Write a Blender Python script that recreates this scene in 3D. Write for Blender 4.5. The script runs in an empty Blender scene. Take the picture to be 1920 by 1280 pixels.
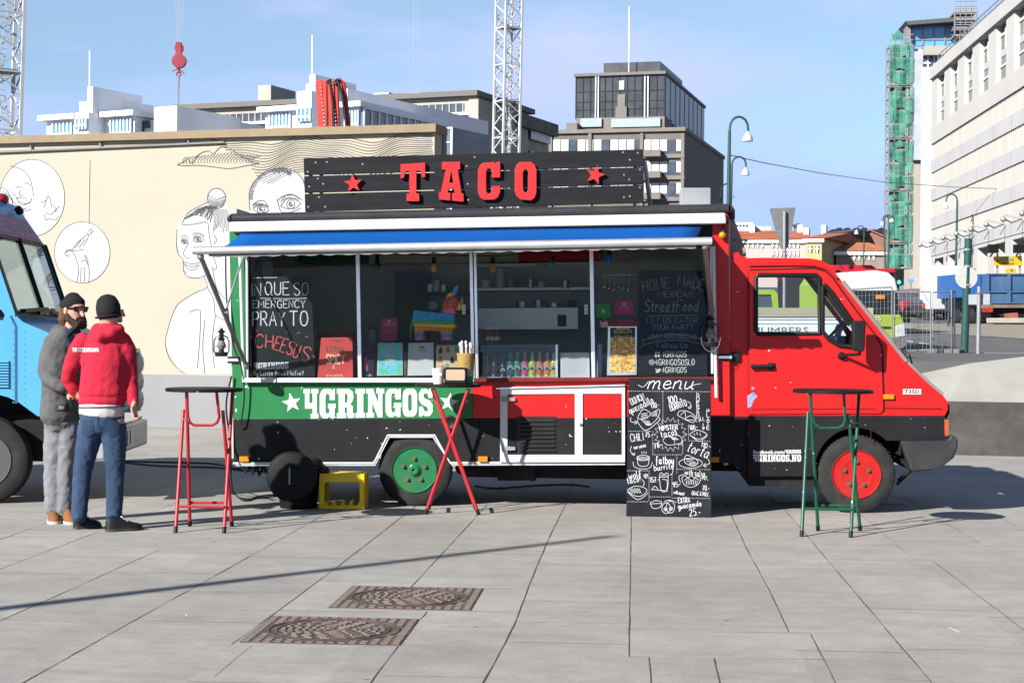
import bpy, bmesh, math, random
from mathutils import Vector as V, Matrix
from mathutils.geometry import tessellate_polygon

# ------------------------------------------------------------------ camera, world, sun, exposure
SC = bpy.context.scene
COL = SC.collection
FPX, CXP, CYP = 3200.0, 960.0, 640.0
CAM = V((0.0, 0.0, 1.52))
PITCH, ROLL = 0.00525, 0.008
_f = V((0, math.cos(PITCH), -math.sin(PITCH)))
_r0 = V((1, 0, 0)); _u0 = V((0, math.sin(PITCH), math.cos(PITCH)))
_r = _r0 * math.cos(ROLL) + _u0 * math.sin(ROLL)
_u = -_r0 * math.sin(ROLL) + _u0 * math.cos(ROLL)
cd = bpy.data.cameras.new('camera'); cam = bpy.data.objects.new('camera', cd); COL.objects.link(cam)
cam.matrix_world = Matrix(((_r.x, _u.x, -_f.x, CAM.x), (_r.y, _u.y, -_f.y, CAM.y), (_r.z, _u.z, -_f.z, CAM.z), (0, 0, 0, 1)))
cd.sensor_width = 36.0; cd.lens = 36.0 * FPX / 1920.0
cd.clip_start = 0.1; cd.clip_end = 3000.0
SC.camera = cam

SUN_EL = math.radians(28.6)
SUN_TRAVEL = V((0.707 * math.cos(SUN_EL), 0.707 * math.cos(SUN_EL), -math.sin(SUN_EL)))
wd = bpy.data.worlds.new('World'); SC.world = wd; wd.use_nodes = True
nt = wd.node_tree; nt.nodes.clear()
sky = nt.nodes.new('ShaderNodeTexSky'); sky.sky_type = 'NISHITA'; sky.sun_disc = False
sky.sun_elevation = SUN_EL; sky.sun_rotation = math.radians(225.0)
sky.air_density = 1.0; sky.dust_density = 0.1; sky.ozone_density = 1.6
tc = nt.nodes.new('ShaderNodeTexCoord')
mp = nt.nodes.new('ShaderNodeMapping'); mp.inputs['Scale'].default_value = (2.2, 2.2, 9.0)
mp.inputs['Rotation'].default_value = (0.25, 0.1, 0.3)
cn = nt.nodes.new('ShaderNodeTexNoise'); cn.inputs['Scale'].default_value = 1.6; cn.inputs['Detail'].default_value = 7; cn.inputs['Roughness'].default_value = 0.55
cr = nt.nodes.new('ShaderNodeMapRange'); cr.inputs[1].default_value = 0.42; cr.inputs[2].default_value = 0.6; cr.inputs[3].default_value = 0.15; cr.inputs[4].default_value = 0.95
mx = nt.nodes.new('ShaderNodeMix'); mx.data_type = 'RGBA'
mx.inputs[7].default_value = (5.4, 5.7, 8.8, 1)      # thin high cloud, same units as the sky
bg = nt.nodes.new('ShaderNodeBackground'); bg.inputs['Strength'].default_value = 0.05
wo = nt.nodes.new('ShaderNodeOutputWorld')
L_ = nt.links.new
L_(tc.outputs['Generated'], mp.inputs['Vector']); L_(mp.outputs[0], cn.inputs['Vector'])
sx = nt.nodes.new('ShaderNodeSeparateXYZ'); el = nt.nodes.new('ShaderNodeMapRange'); el.inputs[1].default_value = 0.2; el.inputs[2].default_value = 0.55; el.inputs[3].default_value = 1.0; el.inputs[4].default_value = 0.1
mm = nt.nodes.new('ShaderNodeMath'); mm.operation = 'MULTIPLY'
L_(tc.outputs['Generated'], sx.inputs[0]); L_(sx.outputs[2], el.inputs[0]); L_(cr.outputs[0], mm.inputs[0]); L_(el.outputs[0], mm.inputs[1])
L_(cn.outputs[0], cr.inputs[0]); L_(mm.outputs[0], mx.inputs[0]); L_(sky.outputs[0], mx.inputs[6])
tn = nt.nodes.new('ShaderNodeMix'); tn.data_type = 'RGBA'; tn.blend_type = 'MULTIPLY'; tn.inputs[0].default_value = 1
tr = nt.nodes.new('ShaderNodeValToRGB'); tr.color_ramp.elements[0].position = 0.0; tr.color_ramp.elements[1].position = 0.2
tr.color_ramp.elements[0].color = (0.5, 0.76, 1.0, 1); tr.color_ramp.elements[1].color = (0.93, 0.97, 1.0, 1)
L_(sx.outputs[2], tr.inputs[0]); L_(mx.outputs[2], tn.inputs[6]); L_(tr.outputs[0], tn.inputs[7])
L_(tn.outputs[2], bg.inputs['Color']); L_(bg.outputs[0], wo.inputs['Surface'])

sd = bpy.data.lights.new('sun', 'SUN'); sun = bpy.data.objects.new('sun', sd); COL.objects.link(sun)
sd.energy = 5.0; sd.angle = math.radians(0.53); sd.color = (1.0, 0.965, 0.91)
sun.rotation_euler = SUN_TRAVEL.to_track_quat('-Z', 'Y').to_euler()
SC.view_settings.view_transform = 'Standard'; SC.view_settings.look = 'None'
SC.view_settings.exposure = 1.45; SC.view_settings.gamma = 1.0
SC.render.engine = 'CYCLES'
SC.cycles.max_bounces = 6; SC.cycles.transparent_max_bounces = 12; SC.cycles.use_denoising = True

# ------------------------------------------------------------------ pixels to places
def ray(px, py):
    return _f + _r * ((px - CXP) / FPX) - _u * ((py - CYP) / FPX)
def at(px, py, Y):
    d = ray(px, py); return CAM + d * ((Y - CAM.y) / d.y)
def gp(px, py, z=0.0):
    d = ray(px, py); return CAM + d * ((z - CAM.z) / d.z)
class Fr:
    """A place to build in: origin, heading; x along, y away, z up. L() finds the point of a plane y = off seen at a pixel."""
    def __init__(s, O, yaw=0.0):
        s.O = V(O); s.yaw = yaw
        s.ux = V((math.cos(yaw), math.sin(yaw), 0)); s.uy = V((-math.sin(yaw), math.cos(yaw), 0))
    def L(s, px, py, off=0.0):
        d = ray(px, py); n = s.uy
        t = (off - (CAM - s.O).dot(n)) / d.dot(n)
        q = CAM + d * t - s.O
        return V((q.dot(s.ux), off, q.z))
    def G(s, px, py, z=0.0):
        q = gp(px, py, z) - s.O
        return V((q.dot(s.ux), q.dot(s.uy), z - s.O.z))
    def W(s, p): return s.O + s.ux * p[0] + s.uy * p[1] + V((0, 0, p[2]))
    def P2(s, pts, off=0.0): return [(q.x, q.z) for q in (s.L(a, b, off) for a, b in pts)]
    def thing(s, name, label, cat, group=None):
        o = bpy.data.objects.new(name, None); COL.objects.link(o); o.empty_display_size = 0.2
        o.location = s.O; o.rotation_euler = (0, 0, s.yaw)
        return tag(o, label, cat, group)
def tag(o, label=None, cat=None, group=None, kind=None):
    if label: o['label'] = label
    if cat: o['category'] = cat
    if group: o['group'] = group
    if kind: o['kind'] = kind
    return o

# ------------------------------------------------------------------ mesh builder
class M:
    def __init__(s): s.v = []; s.f = []; s.m = []; s.k = 0
    def add(s, vs, fs, mi=0):
        b = len(s.v); s.v += [tuple(p) for p in vs]
        s.f += [tuple(i + b for i in f) for f in fs]; s.m += [mi] * len(fs); return s
    def box(s, x0, x1, y0, y1, z0, z1, mi=0):
        return s.add([(x0, y0, z0), (x1, y0, z0), (x1, y1, z0), (x0, y1, z0), (x0, y0, z1), (x1, y0, z1), (x1, y1, z1), (x0, y1, z1)],
                     [(0, 3, 2, 1), (4, 5, 6, 7), (0, 1, 5, 4), (1, 2, 6, 5), (2, 3, 7, 6), (3, 0, 4, 7)], mi)
    def hexa(s, a, b, mi=0):
        """eight corners: loop a (4) and loop b (4)"""
        return s.add(list(a) + list(b), [(0, 3, 2, 1), (4, 5, 6, 7), (0, 1, 5, 4), (1, 2, 6, 5), (2, 3, 7, 6), (3, 0, 4, 7)], mi)
    def bar(s, a, b, w, d=None, mi=0, up=(0, 0, 1)):
        a = V(a); b = V(b); d = d or w; t = (b - a).normalized(); u = V(up)
        if abs(t.dot(u)) > 0.95: u = V((0, 1, 0))
        p = t.cross(u).normalized(); q = p.cross(t).normalized()
        c = lambda o: [o - p * w / 2 - q * d / 2, o + p * w / 2 - q * d / 2, o + p * w / 2 + q * d / 2, o - p * w / 2 + q * d / 2]
        return s.hexa(c(a), c(b), mi)
    def prism(s, pts, y0, y1, holes=(), mi=0):
        loops = [list(pts)] + [list(h) for h in holes]
        tri = tessellate_polygon([[V((x, z, 0)) for x, z in l] for l in loops])
        flat = [p for l in loops for p in l]; n = len(flat)
        vs = [(x, y0, z) for x, z in flat] + [(x, y1, z) for x, z in flat]
        fs = [tuple(t) for t in tri] + [tuple(i + n for i in reversed(t)) for t in tri]
        b = 0
        for l in loops:
            k = len(l)
            for i in range(k):
                j = (i + 1) % k; fs.append((b + i, b + j, b + j + n, b + i + n))
            b += k
        return s.add(vs, fs, mi)
    def sheet(s, pts, y, holes=(), mi=0):
        loops = [list(pts)] + [list(h) for h in holes]
        tri = tessellate_polygon([[V((x, z, 0)) for x, z in l] for l in loops])
        return s.add([(x, y, z) for l in loops for x, z in l], [tuple(t) for t in tri], mi)
    def tube(s, path, r, n=8, cap=True, mi=0, flat=None, side=None):
        path = [V(p) for p in path]; k = len(path)
        rs = list(r) if isinstance(r, (list, tuple)) else [r] * k
        vs = []; prev = None
        for i in range(k):
            t = (path[min(i + 1, k - 1)] - path[max(i - 1, 0)]).normalized()
            if side is not None: a = (V(side) - t * V(side).dot(t)).normalized()
            elif prev is None:
                a = V((0, 0, 1)) if abs(t.z) < 0.9 else V((1, 0, 0)); a = (a - t * a.dot(t)).normalized()
            else: a = (prev - t * prev.dot(t)).normalized()
            prev = a; b = t.cross(a)
            ra, rb = rs[i] if isinstance(rs[i], (list, tuple)) else (rs[i], rs[i])
            for j in range(n):
                w = 2 * math.pi * j / n; vs.append(path[i] + a * math.cos(w) * ra + b * math.sin(w) * rb)
        fs = [(i * n + j, i * n + (j + 1) % n, (i + 1) * n + (j + 1) % n, (i + 1) * n + j) for i in range(k - 1) for j in range(n)]
        if cap: fs += [tuple(reversed(range(n))), tuple(range((k - 1) * n, k * n))]
        return s.add(vs, fs, mi)
    def lathe(s, c, axis, prof, n=24, mi=0, a0=0.0, cap=True):
        """prof: (distance along axis, radius)"""
        c = V(c); ax = V(axis).normalized(); a = ax.orthogonal().normalized(); b = ax.cross(a)
        if abs(ax.z) > 0.9: a = V((1, 0, 0)); b = ax.cross(a)
        vs = [c + ax * h + (a * math.cos(2 * math.pi * j / n + a0) + b * math.sin(2 * math.pi * j / n + a0)) * r for h, r in prof for j in range(n)]
        k = len(prof)
        fs = [(i * n + j, i * n + (j + 1) % n, (i + 1) * n + (j + 1) % n, (i + 1) * n + j) for i in range(k - 1) for j in range(n)]
        if cap:
            if prof[0][1] > 1e-5: fs.append(tuple(reversed(range(n))))
            if prof[-1][1] > 1e-5: fs.append(tuple(range((k - 1) * n, k * n)))
        return s.add(vs, fs, mi)
    def ball(s, c, r, n=12, m=8, mi=0):
        rx, ry, rz = r if isinstance(r, (list, tuple)) else (r, r, r); c = V(c)
        vs = [c + V((0, 0, rz))]
        for i in range(1, m):
            p = math.pi * i / m
            for j in range(n):
                t = 2 * math.pi * j / n; vs.append(c + V((rx * math.sin(p) * math.cos(t), ry * math.sin(p) * math.sin(t), rz * math.cos(p))))
        vs.append(c - V((0, 0, rz))); e = len(vs) - 1
        fs = [(0, 1 + j, 1 + (j + 1) % n) for j in range(n)]
        for i in range(m - 2):
            for j in range(n):
                a = 1 + i * n + j; b = 1 + i * n + (j + 1) % n; fs.append((a, a + n, b + n, b))
        fs += [(e, 1 + (m - 2) * n + (j + 1) % n, 1 + (m - 2) * n + j) for j in range(n)]
        return s.add(vs, fs, mi)
    def ribbon(s, pts, w, y, mi=0, closed=False):
        """flat stroke in the x-z plane facing -y; successive strokes are laid 0.15 mm proud of each other"""
        q = [V((p[0], p[1])) for p in pts]
        q = [p for i, p in enumerate(q) if i == 0 or (p - q[i - 1]).length > 1e-6]
        if closed: q = q + [q[0]]
        if len(q) < 2: return s
        yy = y - 0.00015 * (s.k % 12); s.k += 1
        vs = []
        for i, p in enumerate(q):
            a = q[max(i - 1, 0)]; b = q[min(i + 1, len(q) - 1)]
            if closed and i in (0, len(q) - 1): a = q[-2]; b = q[1]
            t = (b - a)
            if t.length < 1e-9: t = V((1, 0))
            t.normalize(); nn = V((-t.y, t.x))
            vs += [(p.x + nn.x * w / 2, yy, p.y + nn.y * w / 2), (p.x - nn.x * w / 2, yy, p.y - nn.y * w / 2)]
        return s.add(vs, [(2 * i, 2 * i + 1, 2 * i + 3, 2 * i + 2) for i in range(len(q) - 1)], mi)
    def build(s, name, mats, parent=None, smooth=False, bevel=0.0, seg=2, fix=True):
        me = bpy.data.meshes.new(name); me.from_pydata(s.v, [], s.f)
        for m in (mats if isinstance(mats, (list, tuple)) else [mats]): me.materials.append(m)
        for p, mi in zip(me.polygons, s.m): p.material_index = mi
        if fix:
            bm = bmesh.new(); bm.from_mesh(me); bmesh.ops.recalc_face_normals(bm, faces=bm.faces); bm.to_mesh(me); bm.free()
        if smooth:
            me.polygons.foreach_set('use_smooth', [True] * len(me.polygons))
            me.set_sharp_from_angle(angle=math.radians(smooth if smooth > 1 else 40))
        o = bpy.data.objects.new(name, me); COL.objects.link(o)
        if parent: o.parent = parent
        if bevel:
            b = o.modifiers.new('Bevel', 'BEVEL'); b.width = bevel; b.segments = seg; b.limit_method = 'ANGLE'; b.angle_limit = math.radians(35)
        return o

# ------------------------------------------------------------------ materials
def _nodes(name):
    m = bpy.data.materials.new(name); m.use_nodes = True; t = m.node_tree; t.nodes.clear()
    o = t.nodes.new('ShaderNodeOutputMaterial'); b = t.nodes.new('ShaderNodeBsdfPrincipled'); t.links.new(b.outputs[0], o.inputs[0])
    return m, t, b, o
def mat(name, c, rough=0.5, metal=0.0, var=0.14, scale=5.0, bump=0.0, bscale=60.0, chips=None, chipamt=0.66, chipscale=40.0, dirt=0.0, dirtc=(0.09, 0.08, 0.07), stretch=(1, 1, 1), spec=0.2, coat=0.0, rvar=0.15):
    """procedural paint/stone/metal: base colour mottled by noise, optional chips, dirt and fine bump"""
    if metal < 0.5: c = tuple(q * (0.64 if min(c) < 0.5 else 0.5) for q in c)   # paints and stone at the exposure set above
    m, t, b, o = _nodes(name); N = t.nodes.new; K = t.links.new
    co = N('ShaderNodeTexCoord'); mp = N('ShaderNodeMapping'); mp.inputs['Scale'].default_value = stretch; K(co.outputs['Object'], mp.inputs['Vector'])
    n = N('ShaderNodeTexNoise'); n.inputs['Scale'].default_value = scale; n.inputs['Detail'].default_value = 6; n.inputs['Roughness'].default_value = 0.6; K(mp.outputs[0], n.inputs['Vector'])
    r = N('ShaderNodeMapRange'); r.inputs[1].default_value = 0.3; r.inputs[2].default_value = 0.7; r.inputs[3].default_value = 1 - var; r.inputs[4].default_value = 1 + var; K(n.outputs[0], r.inputs[0])
    mul = N('ShaderNodeMix'); mul.data_type = 'RGBA'; mul.blend_type = 'MULTIPLY'; mul.inputs[0].default_value = 1; mul.inputs[6].default_value = (*c, 1); K(r.outputs[0], mul.inputs[7])
    out = mul.outputs[2]
    if dirt:
        n2 = N('ShaderNodeTexNoise'); n2.inputs['Scale'].default_value = scale * 0.45; n2.inputs['Detail'].default_value = 9; n2.inputs['Roughness'].default_value = 0.7; K(mp.outputs[0], n2.inputs['Vector'])
        r2 = N('ShaderNodeMapRange'); r2.inputs[1].default_value = 0.5; r2.inputs[2].default_value = 0.75; r2.inputs[3].default_value = 0; r2.inputs[4].default_value = dirt; K(n2.outputs[0], r2.inputs[0])
        x = N('ShaderNodeMix'); x.data_type = 'RGBA'; x.inputs[7].default_value = (*dirtc, 1); K(r2.outputs[0], x.inputs[0]); K(out, x.inputs[6]); out = x.outputs[2]
    if chips:
        n3 = N('ShaderNodeTexNoise'); n3.inputs['Scale'].default_value = chipscale; n3.inputs['Detail'].default_value = 3; K(co.outputs['Object'], n3.inputs['Vector'])
        r3 = N('ShaderNodeMapRange'); r3.inputs[1].default_value = chipamt; r3.inputs[2].default_value = chipamt + 0.02; K(n3.outputs[0], r3.inputs[0])
        x = N('ShaderNodeMix'); x.data_type = 'RGBA'; x.inputs[7].default_value = (*chips, 1); K(r3.outputs[0], x.inputs[0]); K(out, x.inputs[6]); out = x.outputs[2]
    K(out, b.inputs['Base Color'])
    rr = N('ShaderNodeMapRange'); rr.inputs[3].default_value = max(0.03, rough - rvar * rough); rr.inputs[4].default_value = min(1, rough + rvar * rough); K(n.outputs[0], rr.inputs[0]); K(rr.outputs[0], b.inputs['Roughness'])
    b.inputs['Metallic'].default_value = metal; b.inputs['Specular IOR Level'].default_value = spec; b.inputs['Coat Weight'].default_value = coat; b.inputs['Coat Roughness'].default_value = 0.12
    if bump:
        n4 = N('ShaderNodeTexNoise'); n4.inputs['Scale'].default_value = bscale; n4.inputs['Detail'].default_value = 4; K(mp.outputs[0], n4.inputs['Vector'])
        bp = N('ShaderNodeBump'); bp.inputs['Strength'].default_value = bump; bp.inputs['Distance'].default_value = 0.01; K(n4.outputs[0], bp.inputs['Height']); K(bp.outputs[0], b.inputs['Normal'])
    return m
def glass(name, tint=(0.9, 0.95, 0.95), refl=0.09, rough=0.02, gtint=(1, 1, 1)):
    m = bpy.data.materials.new(name); m.use_nodes = True; t = m.node_tree; t.nodes.clear(); N = t.nodes.new; K = t.links.new
    o = N('ShaderNodeOutputMaterial'); a = N('ShaderNodeBsdfTransparent'); g = N('ShaderNodeBsdfGlossy'); x = N('ShaderNodeMixShader'); lw = N('ShaderNodeLayerWeight')
    lw.inputs[0].default_value = 0.25; mm = N('ShaderNodeMath'); mm.operation = 'ADD'; mm.inputs[1].default_value = refl; mm.use_clamp = True
    m2 = N('ShaderNodeMath'); m2.operation = 'MULTIPLY'; m2.inputs[1].default_value = 0.35
    a.inputs[0].default_value = (*tint, 1); g.inputs[0].default_value = (*gtint, 1); g.inputs['Roughness'].default_value = rough
    K(lw.outputs['Fresnel'], m2.inputs[0]); K(m2.outputs[0], mm.inputs[0]); K(mm.outputs[0], x.inputs[0]); K(a.outputs[0], x.inputs[1]); K(g.outputs[0], x.inputs[2]); K(x.outputs[0], o.inputs[0])
    return m
def net(name, c, opacity=0.6, scale=30):
    """woven netting: part of the light passes"""
    m, t, b, o = _nodes(name); N = t.nodes.new; K = t.links.new
    b.inputs['Base Color'].default_value = (*c, 1); b.inputs['Roughness'].default_value = 0.8
    co = N('ShaderNodeTexCoord'); n = N('ShaderNodeTexNoise'); n.inputs['Scale'].default_value = scale; n.inputs['Detail'].default_value = 5; K(co.outputs['Object'], n.inputs['Vector'])
    r = N('ShaderNodeMapRange'); r.inputs[1].default_value = 0.3; r.inputs[2].default_value = 0.7; r.inputs[3].default_value = opacity - 0.25; r.inputs[4].default_value = min(1, opacity + 0.25); K(n.outputs[0], r.inputs[0])
    a = N('ShaderNodeBsdfTransparent'); x = N('ShaderNodeMixShader'); K(r.outputs[0], x.inputs[0]); K(a.outputs[0], x.inputs[1]); K(b.outputs[0], x.inputs[2]); K(x.outputs[0], o.inputs[0])
    return m

# ------------------------------------------------------------------ lettering
def crom(p, n=5):
    if len(p) < 3: return p
    out = []
    for i in range(len(p) - 1):
        a = p[max(i - 1, 0)]; b = p[i]; c = p[i + 1]; d = p[min(i + 2, len(p) - 1)]
        for k in range(n):
            t = k / n; t2 = t * t; t3 = t2 * t
            out.append(tuple(0.5 * (2 * b[j] + (c[j] - a[j]) * t + (2 * a[j] - 5 * b[j] + 4 * c[j] - d[j]) * t2 + (3 * b[j] - a[j] - 3 * c[j] + d[j]) * t3) for j in (0, 1)))
    return out + [p[-1]]
GL = {
'A': '0,0 .3,1 .6,0;.12,.4 .48,.4', 'B': '0,0 0,1 .35,1 .48,.88 .46,.62 .35,.53 0,.53;.33,.53 .52,.42 .53,.15 .38,0 0,0',
'C': '~.55,.82 .4,1 .18,.96 .03,.7 .02,.3 .18,.03 .4,0 .56,.18', 'D': '0,0 0,1 .28,1 .5,.82 .56,.5 .5,.18 .28,0 0,0',
'E': '.5,1 0,1 0,0 .5,0;0,.52 .4,.52', 'F': '.5,1 0,1 0,0;0,.52 .4,.52',
'G': '~.55,.82 .4,1 .18,.96 .03,.7 .02,.3 .18,.03 .4,0 .55,.14;.55,.12 .56,.46 .33,.46', 'H': '0,0 0,1;.5,0 .5,1;0,.5 .5,.5', 'I': '.08,0 .08,1',
'J': '~.4,1 .4,.2 .28,0 .1,.02 0,.2', 'K': '0,0 0,1;.5,1 0,.45 .52,0', 'L': '0,1 0,0 .46,0', 'M': '0,0 .05,1 .35,.35 .65,1 .7,0', 'N': '0,0 0,1 .5,0 .5,1',
'O': '~.28,1 .1,.9 .01,.5 .1,.1 .28,0 .46,.1 .56,.5 .46,.9 .28,1', 'P': '0,0 0,1 .35,1 .5,.85 .48,.6 .35,.48 0,.48',
'Q': '~.28,1 .1,.9 .01,.5 .1,.1 .28,0 .46,.1 .56,.5 .46,.9 .28,1;.36,.25 .6,-.06', 'R': '0,0 0,1 .35,1 .5,.85 .48,.6 .35,.48 0,.48;.22,.48 .55,0',
'S': '~.5,.85 .35,1 .12,.95 .03,.75 .15,.57 .4,.45 .52,.25 .42,.04 .2,0 .02,.15', 'T': '0,1 .6,1;.3,1 .3,0', 'U': '~0,1 0,.25 .12,.02 .38,.02 .5,.25 .5,1',
'V': '0,1 .28,0 .56,1', 'W': '0,1 .18,0 .38,.7 .58,0 .76,1', 'X': '0,1 .52,0;.52,1 0,0', 'Y': '0,1 .27,.5 .54,1;.27,.5 .27,0', 'Z': '0,1 .5,1 0,0 .52,0',
'0': '~.25,1 .08,.85 .02,.5 .08,.15 .25,0 .42,.15 .48,.5 .42,.85 .25,1', '1': '0,.72 .22,1 .22,0', '2': '~.02,.78 .12,.96 .32,1 .46,.82 .38,.5 0,0;0,0 .52,0',
'3': '~.03,.9 .25,1 .45,.82 .2,.55 .48,.35 .38,.05 .02,.06', '4': '.4,0 .4,1 0,.35 .55,.35', '5': '.45,1 .08,1 .05,.56 .3,.6 .48,.4 .42,.08 .2,0 .02,.1', '6': '~.42,1 .12,.7 .02,.3 .2,0 .44,.15 .42,.42 .2,.5 .05,.35',
'7': '0,1 .5,1 .15,0;.08,.48 .42,.48', '8': '~.25,1 .06,.8 .25,.54 .46,.25 .25,0 .04,.25 .25,.54 .44,.8 .25,1', '9': '~.42,.7 .2,.5 .03,.75 .22,1 .44,.8 .4,.3 .2,0',
'a': '~.42,.52 .2,.6 .02,.3 .15,.02 .38,.2 .42,.55;~.42,.55 .42,.1 .56,.02', 'b': '~0,1 0,0;~0,.4 .25,.6 .42,.3 .25,.02 0,.12', 'c': '~.38,.48 .2,.6 .02,.3 .18,.02 .4,.12', 'd': '~.42,.5 .2,.6 .02,.3 .18,.02 .42,.2;~.44,1.05 .42,.1 .54,.02',
'e': '~.02,.3 .36,.36 .26,.6 .06,.5 .03,.2 .2,0 .46,.14', 'f': '~.44,.92 .28,1.02 .16,.8 .14,-.15;0,.55 .36,.55', 'g': '~.4,.5 .2,.6 .02,.32 .18,.05 .4,.25;~.42,.58 .4,-.2 .2,-.36 .02,-.22', 'h': '0,1 0,0;~0,.35 .22,.6 .36,.45 .36,0',
'i': '~0,.55 .02,.1 .14,.02;.02,.78 .04,.82', 'j': '~.15,.55 .15,-.2 0,-.3;.15,.78 .17,.82', 'k': '0,1 0,0;.36,.56 0,.24 .38,0', 'l': '~0,1.02 .02,.12 .16,.02', 'm': '0,.58 0,0;~0,.35 .16,.6 .28,.45 .28,0;~.28,.35 .44,.6 .56,.45 .58,.05 .68,.02',
'n': '0,.58 0,0;~0,.35 .2,.6 .34,.45 .36,.05 .48,.02', 'o': '~.2,.6 .02,.3 .2,0 .4,.3 .2,.6', 'p': '0,.58 0,-.35;~0,.4 .22,.6 .42,.3 .22,0 0,.12', 'q': '~.4,.5 .2,.6 .02,.3 .18,.02 .4,.2;.42,.58 .42,-.35', 'r': '0,.58 0,0;~0,.35 .14,.55 .32,.56',
's': '~.32,.52 .14,.6 .04,.44 .3,.2 .2,0 0,.08', 't': '~.14,.9 .14,.12 .3,.02;0,.6 .32,.6', 'u': '~0,.58 .02,.12 .16,.02 .36,.25;~.38,.58 .38,.1 .52,.02', 'v': '0,.58 .18,0 .36,.58', 'w': '~0,.58 .1,.02 .28,.4 .44,.02 .56,.58', 'x': '0,.58 .36,0;.36,.58 0,0',
'y': '~0,.58 .04,.15 .2,.05 .36,.3;~.4,.58 .34,-.2 .14,-.36 0,-.2', 'z': '0,.56 .34,.56 0,0 .38,0', '-': '0,.42 .34,.42', '.': '.02,0 .06,.05', ',': '.06,.05 0,-.14', '!': '.05,1 .04,.28;.03,0 .06,.05', ':': '.02,.08 .06,.13;.02,.48 .06,.53', '&': '~.5,.3 .25,0 .04,.2 .34,.75 .22,1 .1,.78 .52,0', '/': '0,0 .36,1', "'": '.05,1 .04,.8', '_': '0,0 .5,0'}
_G = {}
def glyph(ch):
    if ch in _G: return _G[ch]
    ss = []
    for s in GL[ch].split(';'):
        c = s.startswith('~'); p = [tuple(float(q) for q in k.split(',')) for k in s.lstrip('~').split()]
        ss.append(crom(p) if c else p)
    w = max(p[0] for s in ss for p in s); _G[ch] = (ss, w); return _G[ch]
def hand(text, x, y, h, w=1.0, gap=0.2, ang=0.0, fit=None, jit=0.03, seed=1, arc=0.0, slant=0.0):
    """hand lettering as strokes in picture pixels (y down); (x, y) is the start of the baseline, ang in degrees rising to the right"""
    rnd = random.Random(seed + len(text)); pos = 0.0; out = []
    for ch in text:
        if ch == ' ': pos += 0.38; continue
        ss, gw = glyph(ch); dy = rnd.uniform(-jit, jit); sc = 1 + rnd.uniform(-jit, jit)
        for s in ss: out.append([(pos + p[0] + slant * p[1], p[1] * sc + dy) for p in s])
        pos += gw + gap
    tot = max(pos - gap, 0.01)
    if fit: w = fit / (tot * h)
    ca, sa = math.cos(math.radians(ang)), math.sin(math.radians(ang)); res = []
    for s in out:
        q = []
        for a, b in s:
            X = a * h * w; Y = b * h; t = a / tot * 2 - 1; Y += arc * (1 - t * t)
            q.append((x + X * ca - Y * sa, y - (X * sa + Y * ca)))
        res.append(q)
    return res
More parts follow.
